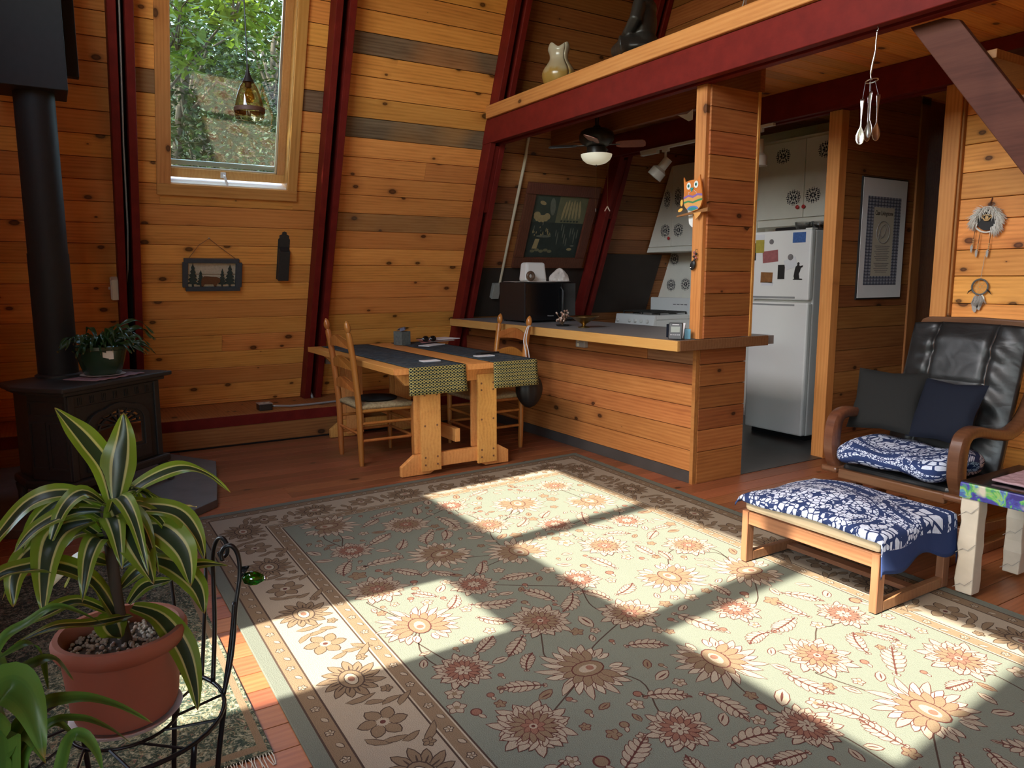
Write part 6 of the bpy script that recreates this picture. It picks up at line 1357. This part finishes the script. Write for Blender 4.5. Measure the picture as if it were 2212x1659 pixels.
# ---- dream catchers
D1 = thing('fur_dreamcatcher', 'dream catcher trimmed with white fur on the right-hand wall', 'dream catcher', (-2.45, 5.03, 1.66))
yd = 5.02; cxd, czd, rd = -2.452, 1.752, .078
MB().tube([(cxd+rd*math.cos(t), yd, czd+rd*math.sin(t)) for t in [2*math.pi*k/32 for k in range(32)]], .0055, 8, closed=True).build('hoop', 'fur_white', D1, smooth=180)
MB().lathe([(0, 0), (.062, 0), (.062, .004), (0, .004)], 24, (cxd, yd+.003, czd-.004), Matrix.Rotation(math.pi/2, 4, 'X')).build('hide_disc', 'ink_black', D1)
MB().tube([(cxd+.026*math.cos(t)*(1+.3*math.sin(3*t)), yd-.01, czd+.012+.017*math.sin(t)) for t in [2*math.pi*k/24 for k in range(24)]], .0045, 6, closed=True).build('crest', 'bead_tan', D1, smooth=180); MB().ball((cxd, yd-.01, czd+.01), (.011, .005, .013), 10, 8).build('crest', 'bead_tan', D1)
rf = random.Random(2)
def fur(a0, a1, mat, par, n_, ln, c0=None, r0=rd):
    m = MB(); cc = c0 or (cxd, czd)
    for k in range(n_):
        a = rf.uniform(a0, a1); l = ln*rf.uniform(.6, 1.2); r = r0*rf.uniform(.72, 1.05); p = V((cc[0]+r*math.cos(a), yd-rf.uniform(0, .02), cc[1]+r*math.sin(a)))
        d = V((math.cos(a)*.5+rf.uniform(-.5, .5), rf.uniform(-.25, .1), math.sin(a)*.5-.7+rf.uniform(-.4, .4))).normalized(); m.tube([p, p+d*l*.6, p+d*l+V((0, 0, -.004))], [.0028, .002, .0003], 3)
    o = m.build('fur_trim', mat, par, smooth=180); o['kind'] = 'stuff'
fur(1.75, 3.5, 'fur_white', D1, 420, .042); fur(-1.0, 1.3, 'fur_white', D1, 480, .045)
MB().tube([(cxd, yd, czd+rd), (cxd+.008, yd+.01, czd+.115), (cxd+.012, yd+.015, czd+.135)], .003, 6).build('loop', 'leather_brown', D1)
for dx, z0, L in ((-.066, 1.705, .135), (-.035, 1.682, .145), (.03, 1.69, .16)):
    MB().tube([(cxd+dx, yd-.002, z0), (cxd+dx-.006, yd-.004, z0-L*.6), (cxd+dx-.008, yd-.003, z0-L)], .0018, 5).build('thong', 'leather_brown', D1)
    for k in range(4): MB().ball((cxd+dx-.006, yd-.004, z0-L*.55-.011*k), .0048, 8, 6).build('bead', 'bead_tan', D1)
    MB().prism([(0, 0), (.008, -.015), (.006, -.04), (0, -.055), (-.007, -.04), (-.008, -.015)], (cxd+dx-.012, yd-.006, z0-L*.75), XH, ZH, (0, .0008, 0)).build('feather', 'fur_grey', D1)
D2 = thing('small_dreamcatcher', 'small grey dream catcher with feathers below the fur one', 'dream catcher', (-2.46, 5.03, 1.26))
c2x, c2z, r2d = -2.462, 1.335, .048
MB().tube([(c2x+r2d*math.cos(t), yd, c2z+r2d*math.sin(t)) for t in [2*math.pi*k/28 for k in range(28)]], .0055, 8, closed=True).build('hoop', 'slate', D2, smooth=180)
for k in range(7):
    a, b = 2*math.pi*k/7, 2*math.pi*(k+3)/7; MB().cyl((c2x+r2d*math.cos(a), yd, c2z+r2d*math.sin(a)), (c2x+r2d*math.cos(b), yd, c2z+r2d*math.sin(b)), .0011, n=4).build('web', 'bead_tan', D2)
MB().cyl((c2x, yd, c2z+r2d), (c2x+.012, yd+.005, c2z+.20), .0014, n=5).build('thread', 'fur_grey', D2)
for sx in (-1, 1): MB().tube([(c2x+sx*.044, yd, c2z-.016), (c2x+sx*.062, yd-.006, c2z-.03), (c2x+sx*.072, yd-.004, c2z-.045)], [.005, .004, .001], 6).build('tassel', 'dark_metal', D2)
fur(4.2, 5.2, 'fur_grey', D2, 120, .05, (c2x, c2z-.02), .05)
for dx, L, w_ in ((-.012, .115, .022), (.012, .10, .02), (.028, .05, .016)):
    MB().prism([(0, 0), (w_*.8, -L*.3), (w_, -L*.6), (w_*.4, -L*.95), (0, -L), (-w_*.6, -L*.85), (-w_, -L*.5), (-w_*.6, -L*.2)], (c2x+dx-.008, yd-.004, c2z-r2d), XH, ZH, (0, .001, 0)).build('feather', 'fur_grey' if w_ > .018 else 'fur_white', D2)
# ---- loft things
vz = MB()
def vs_(u, v):
    prof = [(.05, 0), (.11, .03), (.134, .10), (.126, .15), (.090, .205), (.070, .245), (.070, .29), (.080, .33), (.072, .355)]
    q = spline([(r, z, 0) for r, z in prof], 4); p = q[min(len(q)-1, int(v*(len(q)-1)+.5))]; a = 2*math.pi*u
    wob = 1+.12*math.sin(2*a+.6)*max(0, (p.y-.2)/.15) ; dz = .018*math.sin(3*a+.4)*max(0, (p.y-.27)/.08)
    return (-5.20+p.x*wob*math.cos(a), 3.685+p.x*wob*math.sin(a), 2.927+p.y*.94+dz)
va = vz.grid(vs_, 32, 32).build('ceramic_vase', 'vase_glaze', None, smooth=180, solid=.008)
off_ = V((-5.20, 3.685, 2.927))
for q in va.data.vertices: q.co -= off_
va.location = off_; tag(va, 'glazed cream and ochre vase standing on the loft edge', 'vase')
SB = MB(); sc3 = V((-4.19, 3.70, 2.9265)); fd = V((-.86, -.5, 0)).normalized(); sd3 = V((-fd.y, fd.x, 0)); 
def sq(f, s_, z): return sc3+(fd*f+sd3*s_+V((0, 0, z)))*.94
Ms = Matrix(((fd.x, sd3.x, 0, 0), (fd.y, sd3.y, 0, 0), (0, 0, 1, 0), (0, 0, 0, 1)))
for c, r in (((0, 0, .10), (.10, .13, .10)), ((0, 0, .25), (.085, .125, .15)), ((-.01, 0, .36), (.07, .13, .06)), ((.03, 0, .05), (.16, .2, .05))): SB.ball(sq(*c), r, 20, 14, Ms)
SB.ball(sq(.0, 0, .47), (.06, .055, .075), 20, 14, Ms); SB.ball(sq(-.005, 0, .555), .026, 14, 10); SB.tube([sq(0, 0, .36), sq(0, 0, .44)], .035, 12)
for sg in (-1, 1):
    SB.tube([sq(-.02, sg*.05, .08), sq(.11, sg*.20, .06), sq(.17, sg*.10, .055), sq(.18, -sg*.05, .06)], [.07, .065, .05, .035], 12)
    SB.tube([sq(0, sg*.12, .36), sq(.01, sg*.165, .24), sq(.08, sg*.12, .17), sq(.13, sg*.03, .17+.03*(sg > 0))], [.045, .045, .038, .026], 12)
    SB.ball(sq(.0, sg*.058, .465), (.012, .008, .03), 8, 6, Ms)
SB.ball(sq(.14, 0, .185), (.035, .045, .03), 12, 8, Ms); SB.ball(sq(.062, 0, .465), (.012, .008, .016), 8, 6, Ms)
so = SB.build('seated_statue', 'statue_dark', None, smooth=180); md = so.modifiers.new('r', 'REMESH'); md.mode = 'VOXEL'; md.voxel_size = .009; md.use_smooth_shade = True
tag(so, 'dark seated meditating statue on the loft edge', 'statue')
wt = thing('wire_stand', 'thin metal stand at the loft edge right of the statue', 'stand', (-3.3, 3.72, 2.927))
for dx in (-.03, .03): MB().tube([(-3.32+dx, 3.70, 2.928), (-3.31+dx*.3, 3.72, 3.05), (-3.30, 3.73, 3.2)], .004, 6).build('leg', 'steel', wt)
MB().box(-3.36, -3.24, 3.715, 3.745, 3.2, 3.215).build('shelf', 'dark_metal', wt)
# ================================================================== PLANTS
def leaf(par, pts, w_, mat, nm='leaf', up=(0, 0, 1), fold=.25, n=7, wav=.04):
    q = spline(pts, 6); m = len(q); vs = {}; mb = MB(); K = 6
    L = [0]
    for a, b in zip(q, q[1:]): L.append(L[-1]+(b-a).length)
    ph = random.uniform(0, 6)
    def f(u, v):
        i = min(m-1, int(round(v*(m-1)))); t = (q[min(i+1, m-1)]-q[max(i-1, 0)]).normalized(); view = V((.9, -.1, .45))
        sd = t.cross(V(up)*.55+view*.45); sd = sd.normalized() if sd.length > 1e-4 else V((0, 1, 0)); nr = sd.cross(t)
        x = v; wd_ = w_*(.34+.66*math.sin(math.pi/2*min(1, x/.42))) if x < .42 else w_*(1-((x-.42)/.58)**1.55)
        a = (u-.5)*2
        return q[i]+sd*a*wd_*.5+nr*(abs(a)*wd_*fold*.5+wav*w_*math.sin(14*v+ph+2*a)*a*a)
    mb.grid(f, K, m-1)
    return mb.build(nm, mat, par, smooth=180)
PSM = {'s': 'leaf_striped', 'g': 'leaf_green', 'd': 'leaf_dry'}
DP = thing('dracaena_plant', 'striped dracaena in a terracotta pot on the wire stand', 'potted plant', (-1.66, .075, .50))
pot0 = V((-1.66, .075, 0))
MB().lathe([(0, .503), (.092, .503), (.096, .51), (.102, .53), (.112, .645), (.120, .65), (.126, .66), (.127, .675), (.122, .684), (.112, .684), (.108, .67), (.105, .645), (.0, .642)], 40, pot0).build('pot', 'terracotta', DP, smooth=35)
MB().lathe([(0, .4925), (.098, .4925), (.108, .503), (.104, .5035), (.095, .498), (0, .498)], 36, pot0).build('saucer', 'white_plastic', DP, smooth=40)
MB().lathe([(.105, .646), (.06, .650), (.0, .651)], 24, pot0, cap=False).build('soil', 'soil', DP)
gv = MB()
for k in range(240):
    a, r = random.uniform(0, 6.28), .098*math.sqrt(random.random()); s_ = random.uniform(.003, .007); gv.ball(pot0+V((r*math.cos(a), r*math.sin(a), .652)), (s_, s_*.8, s_*.7), 6, 4)
g_ = gv.build('gravel', 'gravel', DP, smooth=180); g_['kind'] = 'stuff'
MB().tube(spline([(-1.66, .085, .645), (-1.662, .075, .72), (-1.655, .07, .82), (-1.66, .068, .89), (-1.66, .066, .945)], 5), .0115, 10).build('stem', 'bark', DP, smooth=180)
for pts, w_, mt in DR: leaf(DP, pts, w_*1.22, PSM[mt])
rk = random.Random(8)
for k in range(16):
    a = rk.uniform(-1.9, 1.9)+(math.pi if k % 4 == 3 else 0); zz_ = rk.uniform(.84, .95); L = rk.uniform(.10, .17); d = V((math.cos(a), math.sin(a), 0)); b0 = V((-1.658, .068, zz_))
    leaf(DP, [b0, b0+d*L*.4+V((0, 0, L*.35)), b0+d*L*.8+V((0, 0, L*.15)), b0+d*L*1.1+V((0, 0, -L*.45))], rk.uniform(.032, .046), 'leaf_striped')
FPT = thing('grassy_plant', 'green leafy plant at the bottom left corner', 'potted plant', (-1.12, -.1, 0))
MB().lathe([(0, .30), (.07, .30), (.09, .48), (.095, .50), (.08, .50), (.0, .485)], 24, (-1.12, -.11, 0)).build('pot', 'terracotta', FPT, smooth=40)
MB().lathe([(.10, 0), (.10, .02), (.03, .04), (.03, .27), (.10, .285), (.10, .299), (0, .299)], 20, (-1.12, -.11, 0)).build('plant_stool', 'wood_brown', FPT, smooth=40)
for pts, w_, mt in FP: leaf(FPT, [(-1.12, -.11, .49)]+[p for p in pts] if pts[0][2] < .78 else pts, w_, PSM[mt])
# wire plant stand
PS = thing('wire_plant_stand', 'black wire chair-shaped plant stand under the dracaena', 'plant stand', (-1.64, .07, 0))
pc2 = V((-1.64, .07, .488)); rs_ = .192
MB().tube([pc2+V((rs_*math.cos(t), rs_*math.sin(t), 0)) for t in [2*math.pi*k/40 for k in range(40)]], .0048, 8, closed=True).build('seat_ring', 'wire_black', PS, smooth=180)
MB().tube([pc2+V((.10*math.cos(t), .10*math.sin(t), 0)) for t in [2*math.pi*k/32 for k in range(32)]], .0035, 8, closed=True).build('inner_ring', 'wire_black', PS, smooth=180)
for k in range(12): a = 2*math.pi*(k+.3)/12; MB().cyl(pc2+V((.10*math.cos(a), .10*math.sin(a), 0)), pc2+V((rs_*math.cos(a+.35), rs_*math.sin(a+.35), 0)), .003, n=6).build('spoke', 'wire_black', PS)
for a in (.6, 1.35, 2.5, 3.6, 4.5, 5.5):
    c_, s_ = math.cos(a), math.sin(a); MB().tube(spline([pc2+V((rs_*c_, rs_*s_, -.002)), pc2+V((.17*c_, .17*s_, -.15)), pc2+V((.16*c_, .16*s_, -.3)), pc2+V((.215*c_, .215*s_, -.487))], 5), .0058, 8).build('leg', 'wire_black', PS, smooth=180)
MB().tube([pc2+V((.165*math.cos(t), .165*math.sin(t), -.25)) for t in [2*math.pi*k/32 for k in range(32)]], .0035, 6, closed=True).build('brace_ring', 'wire_black', PS, smooth=180)
bk1 = spline([(-1.635, .262, .488), (-1.66, .285, .545), (-1.675, .298, .60), (-1.685, .307, .66), (-1.695, .322, .73), (-1.70, .322, .775), (-1.702, .311, .799), (-1.706, .297, .800), (-1.71, .288, .785), (-1.708, .289, .768)], 6)
MB().tube(bk1, .0052, 8).build('back_scroll', 'wire_black', PS, smooth=180)
MB().tube(spline([(-1.655, .268, .488), (-1.675, .293, .60), (-1.685, .305, .675)], 5), .0045, 8).build('back_rod', 'wire_black', PS, smooth=180)
bk2 = spline([(-1.70, .252, .488), (-1.735, .268, .60), (-1.75, .274, .70), (-1.755, .277, .765), (-1.75, .285, .800), (-1.735, .295, .812), (-1.722, .303, .798), (-1.722, .302, .776), (-1.735, .292, .768), (-1.742, .288, .778)], 6)
MB().tube(bk2, .0052, 8).build('back_scroll', 'wire_black', PS, smooth=180)
MB().tube(spline([(-1.74, .235, .488), (-1.79, .255, .60), (-1.83, .27, .69), (-1.86, .275, .74)], 5), .0045, 8).build('back_rod', 'wire_black', PS, smooth=180); MB().tube(spline([(-1.79, .19, .488), (-1.85, .2, .60), (-1.90, .2, .70)], 5), .0045, 8).build('back_rod', 'wire_black', PS, smooth=180)
GB = thing('glass_firefly', 'green glass firefly ornament clipped to the plant stand', 'ornament', (-1.695, .335, .72))
gd = V((.25, .93, -.10)).normalized(); gM = gd.to_track_quat('Z', 'Y').to_matrix().to_4x4()
MB().lathe([(0, 0), (.012, .006), (.0165, .018), (.0155, .032), (.009, .044), (.006, .048), (0, .049)], 18, V((-1.694, .326, .722)), gM).build('body', 'green_glass', GB, smooth=180)
MB().ball(V((-1.694, .326, .722))+gd*.05, .006, 10, 8).build('tail_light', 'steel', GB, smooth=180)
for k in range(4): MB().tube([(-1.695+.008*math.sin(2.2*k), .322+.003*k, .726+.006*k), (-1.69, .332+.003*k, .736+.004*k), (-1.70, .325, .745)], .0032, 6).build('coil', 'wire_black', GB, smooth=180)
# cactus on the stove
SP_ = thing('stove_plant', 'leafy holiday cactus in a dark green pot on the stove', 'potted plant', (-5.26, .255, .80))
q0 = V((-5.26, .255, 0))
MB().lathe([(0, .808), (.095, .808), (.105, .816), (.13, .90), (.143, .96), (.150, .965), (.150, .985), (.143, .99), (.135, .985), (.128, .96), (0, .955)], 36, q0).build('pot', 'green_pot', SP_, smooth=40)
MB().lathe([(0, .8025), (.10, .8025), (.128, .8095), (.124, .811), (.098, .8065), (0, .8065)], 32, q0).build('saucer', 'white_plastic', SP_, smooth=40)
ft = V((.92, .10, 0)).normalized()
for j, (a0, z0, w_, h_) in enumerate(((.22, .935, .018, .016), (.42, .94, .014, .03), (.32, .955, .012, .014))):
    a = a0-.1; r = .1385+(z0-.9)*.02+.003; p = q0+V((r*math.cos(a), r*math.sin(a), z0)); MB().obox(p, V((-math.sin(a), math.cos(a), .3*j-.3))*w_, V((math.cos(a), math.sin(a), 0))*.001, V((0, 0, 1))*h_).build('torn_label', 'foil_tag', SP_)
rl = random.Random(12)
for k in range(74):
    a = rl.uniform(0, 6.28); L = rl.uniform(.12, .25); el = rl.uniform(.15, .95); d = V((math.cos(a), math.sin(a), 0)); b0 = q0+d*rl.uniform(.0, .09)+V((0, 0, .955))
    if a > .2 and a < 2.4: L *= 1.15
    if 3.4 < a < 4.9: L *= .45
    pts = [b0, b0+d*L*.35+V((0, 0, L*el*.62)), b0+d*L*.75+V((0, 0, L*el*.72)), b0+d*L*1.05+V((0, 0, L*(el*.62-.22)))]
    leaf(SP_, pts, rl.uniform(.020, .032), 'leaf_cactus', 'leaf', wav=.35)
PHm = MB().grid(lambda u, v: tuple(V((-5.235, .265, .7962))+V((-.70, .72, 0))*(u-.5)*.40+V((.70, .70, 0))*(v-.5)*.24+V((0, 0, .003*math.sin(30*u)*math.sin(20*v)))), 30, 16)
tag(PHm.build('pot_holder', 'pink_knit', None, smooth=180, solid=.005), 'knitted mauve pot holder under the green plant pot', 'pot holder')
# ================================================================== OUTSIDE
struct(MB().box(-60, 40, -60, 60, -.5, -.42).build('ground', 'outdoor_grass'), 'grass outside')
rt = random.Random(31)
def tree(label, base, crowns, n, size, mat, trunk_r=.12, tw=None):
    t = thing('tree', label, 'tree', base)
    tr = MB(); b = V(base)
    for c, r in crowns:
        c = V(c); mid = b*.5+c*.5+V((rt.uniform(-.2, .2), rt.uniform(-.2, .2), 0)); tr.tube(spline([b+V((0, 0, -.05)), V((b.x*.75+c.x*.25, b.y*.75+c.y*.25, b.z*.55+c.z*.45)), c, c+V((rt.uniform(-.3, .3), rt.uniform(-.3, .3), .6*r[2]))], 4), [trunk_r*(1-.85*k/12) for k in range(13)], 7)
        for k in range(7): d = V((rt.uniform(-1, 1)*r[0], rt.uniform(-1, 1)*r[1], rt.uniform(-.3, 1)*r[2]))*.8; tr.tube([c-V((0, 0, r[2]*.4)), c+d*.5+V((0, 0, .1)), c+d], [trunk_r*.3, trunk_r*.2, .01], 5)
    tr.build('trunk', 'bark', t, smooth=60)
    lf = MB()
    for c, r in crowns:
        c = V(c)
        for k in range(n):
            while True:
                p = V((rt.uniform(-1, 1), rt.uniform(-1, 1), rt.uniform(-1, 1)))
                if .15 < p.length < 1: break
            p = c+V((p.x*r[0], p.y*r[1], p.z*r[2])); s_ = size*rt.uniform(.6, 1.3)
            a = V((rt.uniform(-1, 1), rt.uniform(-1, 1), rt.uniform(-.7, .3))).normalized(); b_ = a.cross(V((rt.uniform(-.4, .4), rt.uniform(-.4, .4), 1))).normalized(); nn3 = a.cross(b_)
            lf.add([p, p+a*s_*.5+b_*s_*.28+nn3*s_*.08, p+a*s_*1.1, p+a*s_*.5-b_*s_*.28+nn3*s_*.08], [(0, 1, 2), (0, 2, 3)])
    o = lf.build('foliage', mat, t); o['kind'] = 'stuff'
    return t
tree('dense dark tree behind the glass at the left of the window', (-13.0, 1.6, -.42), [((-13.0, 2.2, 2.6), (1.3, 1.2, 1.6)), ((-12.7, 2.0, 4.4), (1.2, 1.1, 1.4))], 2600, .13, 'foliage_dark')
tree('dense dark tree behind the glass at the right of the window', (-14.0, 4.4, -.42), [((-14.0, 3.9, 3.0), (1.5, 1.5, 1.8)), ((-13.6, 3.6, 5.0), (1.4, 1.3, 1.5))], 2600, .13, 'foliage_mid')
tree('tall tree far behind the window', (-18.5, 4.2, -.42), [((-18.5, 3.6, 4.0), (2.2, 2.2, 2.4)), ((-18.0, 5.4, 6.5), (2.2, 2.2, 2.2)), ((-18.5, 2.4, 6.8), (2.0, 2.0, 2.0))], 1900, .17, 'foliage_dark', .2)
tree('leafy young tree with bright branches at the top left of the window', (-9.6, -.5, -.42), [((-9.3, 1.42, 4.05), (.5, .33, .42)), ((-9.5, 2.1, 4.5), (.45, .4, .35))], 210, .15, 'foliage_bright', .03)
tree('added unseen tree that shades the roof window from the sun', (-10.2, -2.4, -.42), [((-6.75, -1.1, 6.55), (1.3, 1.3, 1.0)), ((-8.6, -.4, 5.6), (1.3, 1.6, 1.3))], 3600, .17, 'foliage_mid', .16)  # unseen crowns added to stop sun passing through the roof window
tree('broad tree far off filling the lower part of the window', (-24, 7.5, -.42), [((-24, 5.0, 3.2), (3.0, 3.4, 3.2)), ((-24, 9.5, 4.0), (3, 3.4, 3.5)), ((-23, 7.0, 8.0), (3, 3.4, 3.0))], 2600, .30, 'foliage_dark', .25)
tree('tree far off at the left behind the window', (-25, 1.0, -.42), [((-25, .5, 4.2), (3.0, 3.4, 3.6)), ((-25, 3.6, 9.0), (3.0, 3.4, 3.2))], 2600, .30, 'foliage_mid', .25)
struct(MB().grid(lambda u, v: (-45+80*u, -13-14*v, -.42+4.0*min(1, v*2.2)**.8+.8*math.sin(7*u+2)*v+.5*math.sin(19*u)*v), 40, 10).build('sky_blocker_hill', 'outdoor_grass', None, smooth=180), 'added unseen hillside that blocks low sky light to the loft')  # unseen hill added to cut low sky light reaching the loft
struct(MB().grid(lambda u, v: (-27-16*v, -30+75*u, -.42+13*min(1, v*1.6)**.7+1.5*math.sin(9*u)*v+.7*math.sin(31*u+3*v)*v), 60, 16).build('ground_slope', 'wooded_slope', None, smooth=180), 'dark wooded slope far beyond the window')
